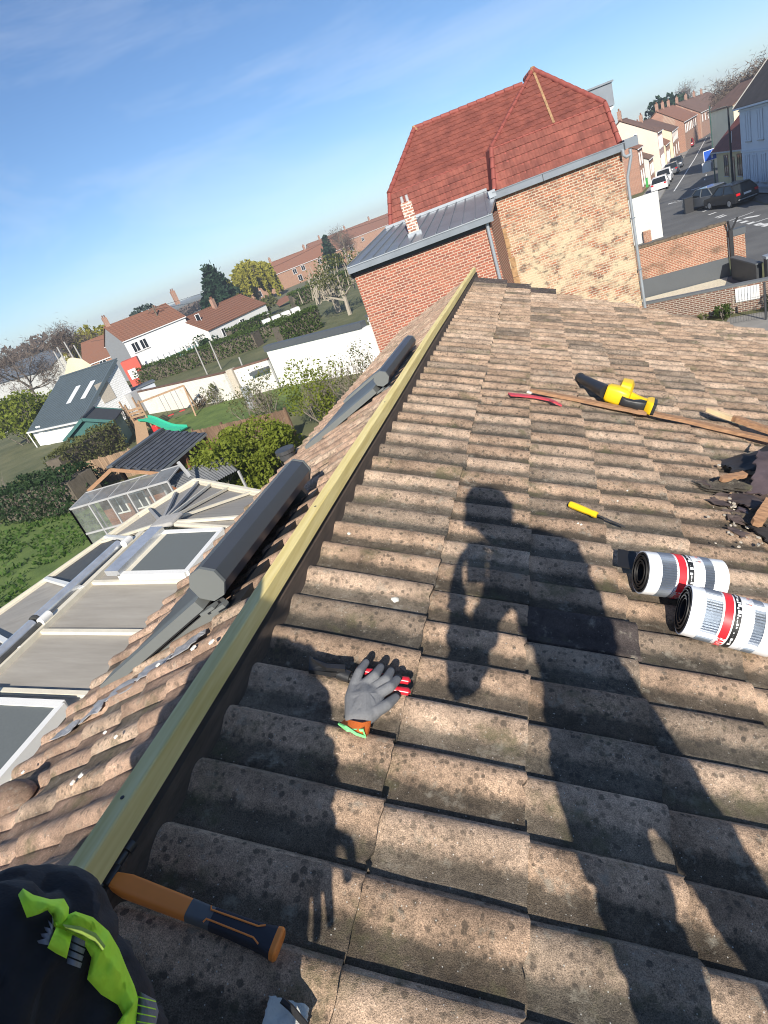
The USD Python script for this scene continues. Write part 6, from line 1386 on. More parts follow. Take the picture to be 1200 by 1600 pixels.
# green shed
mat('shed_green', (.03, .115, .105), .6, .12, 3, .2, stretch=(8, 8, .6)); mat('felt', (.045, .05, .055), .9, .15, 5, .2)
sh_c = A_(L2(160, 712)); az = math.atan2(*(A_(L2(196, 700)) - A_(L2(152, 714)))[::-1])
s0 = A_(L2(149, 722)); 
shd = house_('garden_shed', 'small dark green wooden shed with black felt roof behind the pale fence', (-30.1, 33.4), math.radians(118), 3.6, 3.2, 1.95, 2.75, 'shed_green', 'felt', (), (), gutter=False, over=.2, cat='shed', verge_key='shed_green',
             door=[(2, 1.15, .1, .8, 1.6, 'window_glass', 'shed_green'), (2, 2.05, .1, .8, 1.6, 'window_glass', 'shed_green')])
# white barn with a dark metal roof
mat('metal_roof', (.085, .11, .125), .45, .08, 1.5, .08)
brickmat('whitewashed', math.radians(80), (.84, .84, .83), (.76, .76, .75), (.66, .66, .64), bw=.36, rh=.17, ms=.02, bump=1.0)
E1 = CP(128, 657, 1.6); Tb = CP(224, 641, 0.0); EV = 1.6; by_ = unit(A_([*(Tb - E1)[:2], 0])); BWD = float(np.linalg.norm((Tb - E1)[:2])); bx_ = A_([-by_[1], by_[0], 0])
BZ, bl_len = 4.87, 10.3; Zv = A_([0, 0, 1.])
barn = thing('white_barn', 'whitewashed barn with a dark ribbed metal roof and two pale roof lights', 'barn', (E1[0], E1[1], 0))
def BN(l, w, z): return A_([E1[0], E1[1], 0]) + bx_ * l + by_ * w + Zv * z
zz = lambda f: EV + (BZ - EV) * f
m = MB(); m.prism([BN(.12, .25, 0), BN(.12, BWD - .05, 0), BN(.12, BWD - .05, BZ - .12), BN(.12, .25, EV - .05)], bx_ * (bl_len - .3)); m.out('wall', M['whitewashed'], barn)
m = MB(); m.prism([BN(0, 0, EV), BN(bl_len, 0, EV), BN(bl_len, BWD, BZ), BN(0, BWD, BZ)], Zv * .05); m.out('roof_sheet', M['metal_roof'], barn)
for i in range(int(bl_len / .33)):
    l = .1 + i * .33; m = MB(); m.bar(BN(l, 0, EV + .08), BN(l, BWD, BZ + .07), .06, .05); m.out('roof_rib', M['metal_roof'], barn)
m = MB(); m.bar(BN(-.05, BWD, BZ + .06), BN(bl_len, BWD, BZ + .06), .3, .08); m.out('ridge_cap', M['metal_roof'], barn)
m = MB(); m.bar(BN(-.06, 0, EV - .03), BN(-.06, BWD, BZ), .12, .26); m.out('verge_trim', M['metal_roof'], barn)
for l, a, b in ((1.6, .38, .68), (4.1, .36, .66)):
    m = MB(); m.prism([BN(l, BWD * a, zz(a) + .1), BN(l + .8, BWD * a, zz(a) + .1), BN(l + .8, BWD * b, zz(b) + .1), BN(l, BWD * b, zz(b) + .1)], Zv * .03); m.out('roof_light', M['window_blind'], barn)
m = MB(); m.bar(BN(0, -.08, EV - .05), BN(bl_len, -.08, EV - .05), .14, .13); m.out('gutter', M['cons_white'], barn); m = MB(); m.tube([BN(bl_len - .1, -.08, EV - .1), BN(bl_len - .1, -.05, 0)], .05, 8); m.out('downpipe', M['cons_white'], barn)
m = MB(); m.obox(BN(bl_len - 2.4, .24, 0), bx_ * .8, -by_ * .08, Zv * 1.9); m.out('door_frame', M['white_paint'], barn)
m = MB(); m.obox(BN(.12, BWD - 3.0, 2.0), -bx_ * .04, by_ * 1.3, Zv * 1.7); m.out('blocked_window', M['mortar_bits'], barn)
ex_ = thing('barn_annex', 'low grey block at the rear corner of the whitewashed barn', 'annex', BN(0, BWD, 0)); m = MB(); m.obox(BN(-.9, BWD - .9, 0), bx_ * 1.0, by_ * 1.2, Zv * 1.9); m.out('wall', M['grey_concrete'], ex_)
# slide and swing frame
mat('slide_green', (.04, .42, .26), .4, .05, 3); mat('play_wood', (.34, .22, .13), .8, .2, 5, .3, stretch=(6, 6, 1)); mat('play_red', (.55, .03, .03), .5, .05)
pt = thing('climbing_frame', 'wooden climbing frame with a tower, ramp and swing beam on the lawn', 'climbing frame', (*L2(228, 676), 0))
T_ = [A_([*L2(x, y), 0]) for x, y in ((222, 682), (243, 676), (232, 668), (212, 674))]
for p in T_: m = MB(); m.bar(p, p + A_([0, 0, 2.5]), .1, .1); m.out('tower_post', M['play_wood'], pt)
m = MB(); m.prism([p + A_([0, 0, 1.15]) for p in T_], A_([0, 0, .06])); m.out('platform', M['play_wood'], pt)
for z in (1.5, 1.75, 2.0):
    for i in (0, 1, 3): m = MB(); m.bar(T_[i] + A_([0, 0, z]), T_[(i + 1) % 4] + A_([0, 0, z]), .03, .16); m.out('side_board', M['play_wood'], pt)
rp = A_([*L2(237, 684), 0]); m = MB(); 
for f in (0, 1): pass
m.prism([T_[0] + A_([0, 0, 1.1]), T_[0] * .2 + T_[1] * .8 + A_([0, 0, 1.1]), rp + A_([.5, -.9, 0]), rp + A_([-.5, -1.1, 0])], A_([0, 0, .05])); m.out('climbing_ramp', M['play_wood'], pt)
tb = (T_[1] + T_[2]) / 2 + A_([0, 0, 2.15]); te = onplane(262, 617, A_([*L2(296, 651), 0]), unit(A_([.5, -.85, 0])))
te = A_([-26.2, 37.4, 2.15]); m = MB(); m.bar(tb, te, .12, .12); m.out('swing_beam', M['play_wood'], pt)
for dx, dy in ((.55, -1.1), (-.5, 1.0)): m = MB(); m.bar(te, A_([te[0] + dx, te[1] + dy, 0]), .1, .1); m.out('swing_leg', M['play_wood'], pt)
for f in (.45, .7):
    b = tb + (te - tb) * f; m = MB(); m.tube([b, b - A_([0, 0, 1.6])], .015, 4); m.tube([b + (te - tb) * .1, b + (te - tb) * .1 - A_([0, 0, 1.6])], .015, 4); m.out('swing_rope', M['post_black'], pt); m = MB(); m.box(b + (te - tb) * .05 - A_([0, 0, 1.62]), (.45, .2, .05), .3); m.out('swing_seat', M['play_red'], pt)
sdp = thing('garden_slide', 'bright green plastic slide curving down onto the lawn', 'slide', (*L2(265, 664), 0))
sp0, sp1 = T_[1] * .6 + T_[0] * .4 + A_([0, 0, 1.2]), A_([*L2(290, 674), .15]); sdir = sp1 - sp0; ss = unit(np.cross(sdir, (0, 0, 1.))) * .26; V_ = []; nn = 16
for i in range(nn + 1):
    t = i / nn; c = sp0 + sdir * t; c = c + A_([0, 0, .16 * math.sin(t * math.pi * 2.2) * (1 - t * .4)]); V_ += [c - ss * 1.15 + A_([0, 0, .14]), c - ss, c + ss, c + ss * 1.15 + A_([0, 0, .14]), c + ss * 1.15 - A_([0, 0, .05]), c - ss * 1.15 - A_([0, 0, .05])]
MB().add(V_, [(i * 6 + k, i * 6 + (k + 1) % 6, (i + 1) * 6 + (k + 1) % 6, (i + 1) * 6 + k) for i in range(nn) for k in range(6)]).out('chute', M['slide_green'], sdp, smooth=50)
by2 = A_([*L2(249, 678), 0]); tm_ = thing('red_toy', 'small red plastic toy standing under the slide', 'toy', by2); m = MB(); m.tm(rbox(by2 + A_([0, 0, .35]), (.5, .4, .7), .1)); m.out('body', M['play_red'], tm_)

# ------------------------------------------------------------------ hedges and shrubs of the gardens
def hp(px, py): return L2(px, py)
hedge('garden_hedge', 'brown-green clipped hedge between barn and green shed', hp(105, 757), hp(190, 700), 1.6, 2.0, 'leaf_olive', 4200, .09, group='garden hedges')
hedge('garden_hedge', 'dark laurel hedge left of the pale fence', hp(35, 805), hp(150, 785), 2.2, 1.9, 'leaf_dark', 5200, .1, group='garden hedges')
hedge('garden_hedge', 'long olive hedge behind the white brick wall', hp(222, 600), hp(408, 540), 2.4, 1.9, 'leaf_hedge', 6500, .13, group='garden hedges')
hedge('garden_hedge', 'green hedge row running up to the white bungalow', hp(330, 557), hp(500, 498), 1.6, 1.5, 'leaf_hedge', 4200, .14, group='garden hedges')
hedge('garden_hedge', 'hedge right above the grey fascia of the white outbuilding', hp(440, 540), hp(500, 512), 1.8, 2.2, 'leaf_hedge', 3200, .13, group='garden hedges')
hedge('garden_hedge', 'clipped green hedge beside the white garden shelters', hp(365, 538), hp(425, 510), 2.0, 2.0, 'leaf_hedge', 2600, .16, group='garden hedges')
hedge('garden_hedge', 'hedge in front of the far brick row, near the pollard tree', hp(460, 482), hp(548, 445), 2.2, 2.4, 'leaf_hedge', 2600, .2, group='garden hedges')
shrub('tall_shrub', 'bright yellow-green bush behind the flue pipe', (*L2(380, 770), 0), 1.7, 2.5, 'leaf_bright', 9000, .085, cat='shrub', clumps=26)
shrub('tall_shrub', 'yellow-green bush to the right of the flue, joining the bright bush', (*L2(425, 735), 0), 1.8, 2.7, 'leaf_bright', 8000, .085, clumps=24)
shrub('tall_shrub', 'fresh green budding shrub in front of the white outbuilding', (*L2(510, 660), 0), 1.6, 3.4, 'leaf_bright', 2600, .07, stems=16, clumps=26)
shrub('bare_shrub', 'loose grey twiggy shrub between the fence and the white outbuilding', (*L2(420, 665), 0), 2.0, 2.9, 'leaf_olive', 1700, .06, stems=22, clumps=30)
shrub('bare_shrub', 'thin leafless shrub in front of the red brick wing', (-5.6, 19.2, 0), 1.0, 3.9, 'leaf_olive', 260, .05, stems=10, clumps=20)
shrub('bare_shrub', 'pale twiggy shrub reaching up along the white outbuilding', (*L2(575, 640), 0), 1.2, 3.6, 'leaf_olive', 700, .06, stems=14, clumps=24)
shrub('bare_shrub', 'tangled pale brown shrub at the left picture edge above the lawn', (-33.0, 24.3, 0), 2.6, 2.8, 'leaf_olive', 2200, .08, stems=34, clumps=34)
shrub('bare_shrub', 'small white-blossomed bush against the barn gable', (-33.2, 38.6, 0), 1.2, 2.2, 'twig_haze', 900, .06, stems=10)
shrub('rose_bush', 'brownish rose bush at the foot of the white brick wall', (*L2(320, 634), 0), 1.2, 1.0, 'leaf_brown', 700, .07, stems=8)
shrub('rose_bush', 'green flowering shrub standing against the white brick wall', (*L2(340, 632), 0), .8, 1.7, 'leaf_olive', 500, .07, stems=8)
shrub('round_bush', 'clipped dark bush before the white bungalow gable', (*L2(325, 548), 0), 3.0, 3.0, 'leaf_dark', 2200, .16)
shrub('round_bush', 'large round light green bush left of the dark barn roof', (-53, 48, 0), 3.6, 5.6, 'leaf_bright', 5200, .2, clumps=26)
shrub('round_bush', 'variegated pale green bush right of the bungalow roof', (*L2(418, 495), 0), 3.2, 3.4, 'leaf_olive', 2000, .2)
tree('pollard_tree', 'pollarded tree with a crown of pale upright shoots beside the brick wing', (*L2(547, 492), 0), 6.8, 3.6, 'pollard', 'leaf_olive', 1300, .14, seed=3, barkkey='bark_pale', lift=.35)
t = thing('pollard_shoots', 'pale bare upright shoots of a cut-back tree beside the brick wing', 'cut tree', (*L2(530, 485), 0)); m = MB(); r = rnd('poll')
b0 = A_([*L2(530, 488), 0])
for k in range(46):
    c = b0 + A_([r.gauss(0, 1.8), r.gauss(0, 1.5), r.uniform(1.4, 2.6)]); m.tube([c, c + A_([r.gauss(0, .35), r.gauss(0, .35), r.uniform(1.4, 4.2)])], [.09, .035], 5)
m.out('shoots', M['bark_pale'], t); m = MB(); m.tube([b0, b0 + A_([0, 0, 2.2])], [.35, .45], 8); branchy(m, b0 + A_([0, 0, 1.4]), (1, 0, .5), 1.8, .22, 1, r); branchy(m, b0 + A_([0, 0, 1.4]), (-1, .2, .5), 1.8, .22, 1, r); m.out('stump', M['bark_pale'], t)
t = thing('young_trees', 'row of pale young poles in the garden behind the olive hedge', 'poles', (*L2(330, 585), 0))
for px, py, h in ((324, 585, 3.2), (346, 577, 3.0), (386, 590, 1.8)): b = A_([*L2(px, py), 0]); m = MB(); m.tube([b, b + A_([.1, 0, h])], .07, 6); m.out('pole', M['kerb_stone'], t)
# grass tufts along the lower garden
m = MB(); rg = np.random.RandomState(4); n = 9000
pts = np.stack([rg.uniform(-34, -13, n), rg.uniform(5.5, 22, n), rg.uniform(.03, .16, n)], 1); nz = meshkit.fbm(np.stack([pts[:, 0] * .5, pts[:, 1] * .5, 0 * pts[:, 0]], 1), 3, 2); pts = pts[nz > .44]
leaves(m, pts, .11, rnd('grass')); m.out('grass_tufts', M['grass_blade'], label='uneven grass and weeds of the garden below the conservatory', cat='grass', kind='stuff')

# ------------------------------------------------------------------ houses and trees beyond the gardens
brickmat('brick_row', math.radians(60), (.36, .17, .1), (.28, .13, .08), (.42, .34, .26), bw=.4, rh=.14, ms=.02, bump=.2)
def far_house(label, pa, pb, W, eave, rdg, wk, rk, **kw):
    a, b = A_(L2(*pa)), A_(L2(*pb))
    if kw.get('da'): a = atdist(*pa, kw['da'])[:2]
    if kw.get('db'): b = atdist(*pb, kw['db'])[:2]
    kw = {k: x for k, x in kw.items() if k not in ('da', 'db')}; az = math.atan2(*(b - a)[::-1]); return house_('house', label, a, az, np.linalg.norm(b - a), W, eave, rdg, wk, rk, **kw)
far_house('white gabled bungalow with a long orange-brown tiled roof behind the hedge', (338, 545), (425, 500), 8, 2.6, 5.0, 'white_render', 'orange_tile', win=[(0, 3, .9, 1.1, 1.2), (0, 7.5, .9, 1.1, 1.2)], chim=[(7.0, 3.4, 1.3)], tile={'w': .5, 'h': .5, 't': .05, 'limit': 0}, gutter=False)
far_house('low brown tiled annex with a red brick front left of the bungalow', (278, 562), (318, 548), 7, 2.5, 4.6, 'brick_row', 'brown_tile', win=[(0, 2, .9, 1.0, 1.2), (0, 6, .2, 1.6, 2.0)], tile={'w': .5, 'h': .5, 't': .05})
far_house('two-storey white house with a hipped brown roof and a grey clad end', (222, 590), (310, 541), 9, 5.3, 7.6, 'white_render', 'orange_tile', da=87, db=90, win=[(0, 11, 3.6, .7, 1.4), (0, 1.2, 3.4, 1.0, 1.3), (0, 2.4, 3.4, 1.0, 1.3)], chim=[(11, 4.5, 1.3), (.5, 4.5, 1.2)], gablekey='grey_cladding', tile={'w': .55, 'h': .55, 't': .05})
m = MB(); rb = atdist(201, 592, 80.5); rb[2] = 0; rbx = thing('red_annex', 'bright red painted annex with a white window at the foot of the white house', 'annex', rb); m.obox(rb, (1.7, 1.1, 0), (-1.2, 1.9, 0), (0, 0, 3.3)); m.out('wall', M['red_paint'], rbx); m = MB(); m.obox(rb + A_([.3, .16, 1.0]), (.8, .52, 0), (.03, -.05, 0), (0, 0, 1.2)); m.out('window', M['white_paint'], rbx)
fr = thing('green_screen_fence', 'row of dark green screens between white posts before the white house', 'fence', (*L2(232, 592), 0)); a, b = A_([*L2(232, 593), 0]), A_([*L2(318, 557), 0])
for i in range(10):
    p = a + (b - a) * i / 10; q = a + (b - a) * (i + .9) / 10; m = MB(); m.obox(p, q - p, unit(np.cross(b - a, (0, 0, 1.))) * .05, A_([0, 0, 1.7])); m.out('screen', M['shed_green'], fr); m = MB(); m.bar(q + (b - a) * .005, q + (b - a) * .005 + A_([0, 0, 2.2]), .25, .14); m.out('post', M['white_paint'], fr)
far_house('red brick house with an orange roof left of the white house', (150, 606), (205, 585), 8, 3.6, 6.6, 'brick_row', 'orange_tile', win=[(0, 3, 2.0, 1.2, 1.4), (0, 7, 2.0, .9, 1.4), (0, 12, 2.0, 1.2, 1.4)], chim=[(13, 4, 1.2)])
far_house('white house with dark mansard roof and dormer windows far left', (118, 601), (150, 591), 9, 4.4, 7.6, 'white_render', 'dark_tile', win=rows(0, (2, 4, 6), 3.0, 1.0, 1.2))
far_house('brick row with a long brown roof and white gutter before the willow', (385, 477), (560, 405), 9, 4.6, 7.8, 'brick_row', 'orange_tile', win=rows(0, (18, 21, 27, 30, 36, 39), 2.8, 1.3, 1.4, 'window_glass') + rows(0, (5, 19, 28, 37), .6, 1.4, 1.6), chim=[(14, 4.5, 1.3), (26, 4.5, 1.3), (40, 4.5, 1.3)], hip=6.5)
far_house('farther row of orange roofed brick houses at the left of the brick wing', (500, 418), (640, 362), 9, 5.6, 9.4, 'brick_row', 'orange_tile', win=rows(0, (4, 10, 16, 22), 3.2, 1.2, 1.4), chim=[(6, 4.5, 1.4), (18, 4.5, 1.4), (30, 4.5, 1.4)])
far_house('grey slate roofed long building at the far left edge', (-60, 640), (100, 612), 12, 4.6, 7.4, 'white_old', 'slate_roof', win=(), gablekey='white_old', gutter='anthracite_dark')
far_house('low white building with a brown roof at the left picture edge', (-60, 705), (12, 675), 6, 2.4, 3.8, 'white_old', 'brown_tile', win=[(0, 6, .8, 1, 1.2)])
bq = thing('broken_gable', 'cream weathered gable wall standing behind the barn roof', 'wall', (*L2(118, 605), 0)); a, b = atdist(100, 590, 78), atdist(136, 572, 78); z0 = 0; m = MB(); m.prism([A_([a[0], a[1], 0]), A_([b[0], b[1], 0]), b, atdist(122, 563, 78), atdist(106, 561, 78), a], A_([.3, .3, 0])); m.out('wall', M['cream_render'], bq)
sh_ = thing('garden_shelter', 'small white garden shelters with open fronts beside the clipped hedge', 'shelter', (*L2(415, 520), 0)); a, b = A_([*L2(418, 522), 0]), A_([*L2(478, 498), 0])
for i in range(4): p = a + (b - a) * i / 4; m = MB(); m.obox(p, (b - a) * .2, unit(np.cross(b - a, (0, 0, 1.))) * -1.5, A_([0, 0, 1.7])); m.out('shelter', M['white_render'], sh_); m = MB(); m.obox(p + (b - a) * .05 + A_([0, 0, .1]), (b - a) * .1, unit(np.cross(b - a, (0, 0, 1.))) * .03, A_([0, 0, 1.3])); m.out('opening', M['grey_concrete'], sh_)
bsh = thing('blue_shed', 'small blue-grey shed behind the white brick wall', 'shed', (*L2(232, 618), 0)); p = A_([-37.5, 47.5, 0]); m = MB(); m.box(p + A_([0, 0, .9]), (2.2, 1.8, 1.8), .7); m.out('body', M['bluegrey_render'], bsh); m = MB(); m.box(p + A_([0, 0, 1.86]), (2.5, 2.1, .1), .7); m.out('roof', M['slate_roof'], bsh)
oc = thing('orange_canopy', 'orange canopy roof below the brick row', 'canopy', (*L2(440, 478), 0)); a, b = atdist(436, 478, 118), atdist(462, 462, 118); m = MB(); m.prism([a, b, b + A_([-2, 3, .7]), a + A_([-2, 3, .7])], A_([0, 0, -.1])); m.out('sheet', M['orange_tile'], oc)
def at_top(px, py_top, d): p = atdist(px, py_top, d); return A_([p[0], p[1], 0]), p[2]
def far_tree(name, label, px, py, d, cr, kind, key, n, size, **kw):
    p, h = at_top(px, py, d); return tree(name, label, p, h, cr, kind, key, n, size, **kw)
far_tree('conifer', 'dense dark green conifer behind the bungalow roof', 326, 422, 135, 8.2, 'conifer', 'leaf_conifer', 11000, .5, seed=1)
far_tree('willow', 'yellow-green weeping willow right of the dark conifer', 378, 406, 160, 6.0, 'willow', 'leaf_willow', 13000, .42, seed=2)
far_tree('willow', 'smaller yellowish willow to the left of the cedar', 126, 508, 125, 5.0, 'willow', 'leaf_willow', 5200, .36, seed=3)
far_tree('cedar', 'dark blue-green cedar behind the white house', 198, 490, 130, 6.5, 'round', 'leaf_cedar', 6500, .38, seed=4, lift=.3)
far_tree('bare_tree', 'large leafless tree left of the small willow', 70, 507, 112, 7.5, 'bare', 'twig_haze', 5200, .45, seed=5, th=.42, barkkey='twig_grey')
far_tree('bare_tree', 'leafless tree at the left edge of the picture', 0, 524, 105, 5.0, 'bare', 'twig_haze', 3600, .42, seed=6, th=.35, barkkey='twig_grey')
far_tree('bare_tree', 'slim bare tree behind the far orange roofs', 522, 356, 170, 3.6, 'bare', 'twig_haze', 2200, .5, seed=7, th=.25, barkkey='twig_grey')
far_tree('conifer', 'small dark conifer among the far orange roofs', 507, 371, 180, 4.2, 'conifer', 'leaf_conifer', 2600, .5, seed=8)
for i, (px, py, d, cr) in enumerate([(20, 548, 200, 14), (110, 536, 230, 14), (215, 505, 260, 12), (290, 478, 280, 12), (430, 425, 300, 12), (480, 402, 320, 10), (1060, 187, 420, 22), (1000, 206, 400, 14), (1150, 168, 380, 22)]):
    p, h = at_top(px, py, d); tree('distant_trees', ['brown hazy wood at the far left horizon', 'brown hazy trees behind the small willow', 'low hazy trees behind the white house roof', 'hazy trees left of the dark conifer', 'hazy trees right of the large willow', 'hazy trees above the brick row', 'hazy brown wood beyond the end of the street', 'hazy trees behind the pink house', 'hazy wooded rise behind the cream house'][i], p, max(h, 4), cr, 'round', 'twig_haze', 2200, .8, None, i, lift=.05)
def pole_(label, base, top, arms=True):
    t = thing('utility_pole', label, 'utility pole', base); m = MB(); m.tube([base, top], [.16, .1], 8); m.out('pole', M['bark'], t)
    if arms: m = MB(); m.bar(top - A_([.7, .4, .5]), top + A_([.7, .4, -.5]), .1, .1); m.out('crossarm', M['bark'], t)
    return t
pb_ = A_([-51.5, 75.4, 0]); pole_('tall dark utility pole in front of the white house', pb_, pb_ + A_([0, 0, 8.1]))
q_, h_ = at_top(530, 362, 118); pole_('pale utility pole above the brick row by the wing', q_, q_ + A_([0, 0, h_]))
wr = thing('overhead_wires', 'thin overhead wires strung between the utility poles', 'wires', pb_ + A_([0, 0, 7.6]))
for a, b in ((pb_ + A_([0, 0, 7.7]), q_ + A_([0, 0, h_ - .3])), (pb_ + A_([0, 0, 7.7]), A_([-66, 78, 6.5])), (q_ + A_([0, 0, h_ - .2]), A_([-10, 140, 9.6])), (pb_ + A_([0, 0, 7.5]), A_([-46, 100, 6.8]))):
    m = MB(); m.tube([a + (b - a) * t - A_([0, 0, 1.0 * math.sin(math.pi * t)]) for t in np.linspace(0, 1, 9)], .022, 4, False); m.out('wire', M['post_black'], wr)
for i, (px, py0, py1) in enumerate([(92, 555, 571), (97, 548, 563), (108, 540, 558), (123, 545, 570)]):
    p, h = at_top(px - 8, py0 - 6, 82); t = thing('white_mast', ['leftmost slim white mast behind the barn roof', 'second slim white mast behind the barn roof', 'third slim white mast behind the barn roof', 'rightmost slim white mast behind the barn roof'][i], 'mast', p); m = MB(); m.tube([p, p + A_([0, 0, h])], .09, 6); m.out('mast', M['kerb_stone'], t)

# ------------------------------------------------------------------ the two roofers: the photographer stands behind the lens, the other sits astride the ridge at the left
mat('skin', (.5, .3, .22), .55, .08, 20)
mat('work_black', (.012, .012, .016), .85, .25, 60, .4, bdist=.004)
mat('work_navy', (.02, .022, .03), .85, .2, 60, .4, bdist=.004)
mat('hivis', (.46, .82, .03), .75, .12, 30, .3, bscale=90, col2=(.54, .88, .05))
mat('hivis_stain', (.2, .3, .05), .85, .3, 40)
mat('ribbed_grey', (.16, .165, .19), .7, .12, 60, .2)
mat('hair_dark', (.03, .022, .018), .8, .3, 60, .5)
mat('phone_black', (.01, .01, .012), .15, .05, 5)
def E_(x, y, z): return EYE + A_([x, y, z])
def solid(nodes, links, ln=.02, it=8): return smooth_solid(hull_chain([(EYE + A_(p), r) for p, r in nodes], links), ln, it)
def figure(name, label, J, cloth_links, r_, hand_l, hand_r, head, face, lowcol='work_navy', topcol='work_black'):
    """J: joints (relative to the eye) with radii of the clothed limb. Body is one skin; jacket and trousers cover it."""
    t = thing(name, label, 'person', EYE + A_([J['pelvis'][0][0], J['pelvis'][0][1], -1.4]))
    keys = list(J); idx = {k: i for i, k in enumerate(keys)}
    nodes = [(J[k][0], J[k][1] * (.86 if k[:2] in ('wr', 'ne') else .66)) for k in keys]
    links = [(idx[a], idx[b]) for a, b in cloth_links]
    hc, hr = A_(head), .098; fd = unit(face); sd = unit(np.cross(fd, (0, 0, 1.)))
    hn = [(hc, hr), (hc + fd * .035 + A_([0, 0, -.07]), .062), (hc + fd * .055 + A_([0, 0, -.095]), .035), (hc - fd * .03 + A_([0, 0, .02]), .092), (hc + A_([0, 0, -.13]) - fd * .02, .058), (hc + fd * .1 + A_([0, 0, -.03]), .016), (hc + fd * .098 + A_([0, 0, .005]), .01), (hc + sd * .098 + A_([0, 0, -.02]), .022), (hc - sd * .098 + A_([0, 0, -.02]), .022)]
    o = len(nodes); nodes += hn; links += [(o, o + 1), (o + 1, o + 2), (o, o + 3), (o, o + 4), (o + 5, o + 6), (o, o + 5), (o, o + 7), (o, o + 8), (o + 4, idx['neck'])]
    for hand in (hand_l, hand_r):
        if not hand: continue
        b = len(nodes); nodes += [(p, r) for p, r in hand['palm']]; links += [(b, b + 1), (b, b + 2), (b + 1, b + 3), (b + 2, b + 3), (b + 1, b + 2)] + [(b, idx[hand['wrist']])]
        for ch in hand['fingers']:
            c = len(nodes); nodes += [(p, r) for p, r in ch]; links += [(c + i, c + i + 1) for i in range(len(ch) - 1)]
    m = MB(); m.tm(solid(nodes, links, .014, 6)); m.out('body', M['skin'], t, smooth=True)
    up_ = [l for l in cloth_links if l[0] in UPPER and l[1] in UPPER]; lo_ = [l for l in cloth_links if l[0] in LOWER and l[1] in LOWER]
    for nm, ls, mt in (('jacket', up_, topcol), ('trousers', lo_, lowcol)):
        ks = sorted({k for l in ls for k in l}); ix = {k: i for i, k in enumerate(ks)}
        sol = solid([J[k] for k in ks], [(ix[a], ix[b]) for a, b in ls], .0105, 5); vv = A_(sol.vertices); nn = A_(sol.vertex_normals)
        fold = 1 - 2 * np.abs(meshkit.fbm(vv * [11, 11, 19], 3, 5) - .5) * 2.2; sol = trimesh.Trimesh(vv + nn * ((fold - .6) * .02)[:, None], sol.faces, process=False)
        m = MB(); m.tm(sol); m.out(nm, M[mt], t, smooth=True)
    for k in ('foot_l', 'foot_r'):
        m = MB(); a, b = J['ankle' + k[-2:]][0], J[k][0]; m.tm(solid([(a, .06), (A_(a) + A_([0, 0, -.03]), .062), (b, .045), (A_(a) * .5 + A_(b) * .5, .055)], [(0, 1), (1, 3), (3, 2), (1, 2)], .02, 4)); m.out('boot', M['work_black'], t, smooth=True)
    m = MB(); m.tm(solid([(hc + A_([0, 0, .035]) - fd * .02, .1), (hc - fd * .05 - A_([0, 0, .02]), .088), (hc + A_([0, 0, .06]) + fd * .03, .075)], [(0, 1), (0, 2)], .02, 4)); m.out('hair', M['hair_dark'], t, smooth=True)
    return t
UPPER = {'neck', 'chest', 'belly', 'pelvis', 'sh_l', 'sh_r', 'el_l', 'el_r', 'wr_l', 'wr_r'}
LOWER = {'pelvis', 'hip_l', 'hip_r', 'knee_l', 'knee_r', 'ankle_l', 'ankle_r', 'belly'}
LINKS = [('neck', 'chest'), ('chest', 'belly'), ('belly', 'pelvis'), ('chest', 'sh_l'), ('chest', 'sh_r'), ('neck', 'sh_l'), ('neck', 'sh_r'), ('sh_l', 'belly'), ('sh_r', 'belly'), ('sh_l', 'el_l'), ('el_l', 'wr_l'), ('sh_r', 'el_r'), ('el_r', 'wr_r'),
         ('pelvis', 'hip_l'), ('pelvis', 'hip_r'), ('hip_l', 'hip_r'), ('belly', 'hip_l'), ('belly', 'hip_r'), ('hip_l', 'knee_l'), ('knee_l', 'ankle_l'), ('hip_r', 'knee_r'), ('knee_r', 'ankle_r')]
FW = CM[2]
def hand_(w, d, o, spread=.02, curl=.5, size=1.0):
    """Palm from the wrist w along d, palm facing o, with four fingers and a thumb."""
    w, d, o = A_(w, dtype=float), unit(d), unit(o); s = unit(np.cross(d, o)); k = size
    palm = [(w + d * .02 * k, .024 * k), (w + d * .075 * k + s * .028 * k, .016 * k), (w + d * .075 * k - s * .028 * k, .016 * k), (w + d * .085 * k, .016 * k)]
    F = []
    for i, (off, ln) in enumerate(((.033, .068), (.011, .078), (-.011, .074), (-.032, .058))):
        b = w + d * .085 * k + s * off * k; d1 = unit(d + s * off * spread * 30 + o * curl * .3); d2 = unit(d1 + o * curl * .8)
        F.append([(b, .0105 * k), (b + d1 * ln * .5 * k, .0095 * k), (b + d1 * ln * .5 * k + d2 * ln * .5 * k, .008 * k)])
    b = w + d * .03 * k + s * .03 * k; d1 = unit(d * .6 + s * .8 + o * .2); F.append([(b, .013 * k), (b + d1 * .04 * k, .011 * k), (b + d1 * .055 * k + d * .03 * k, .009 * k)])
    return {'palm': palm, 'fingers': F}
yb = -.24
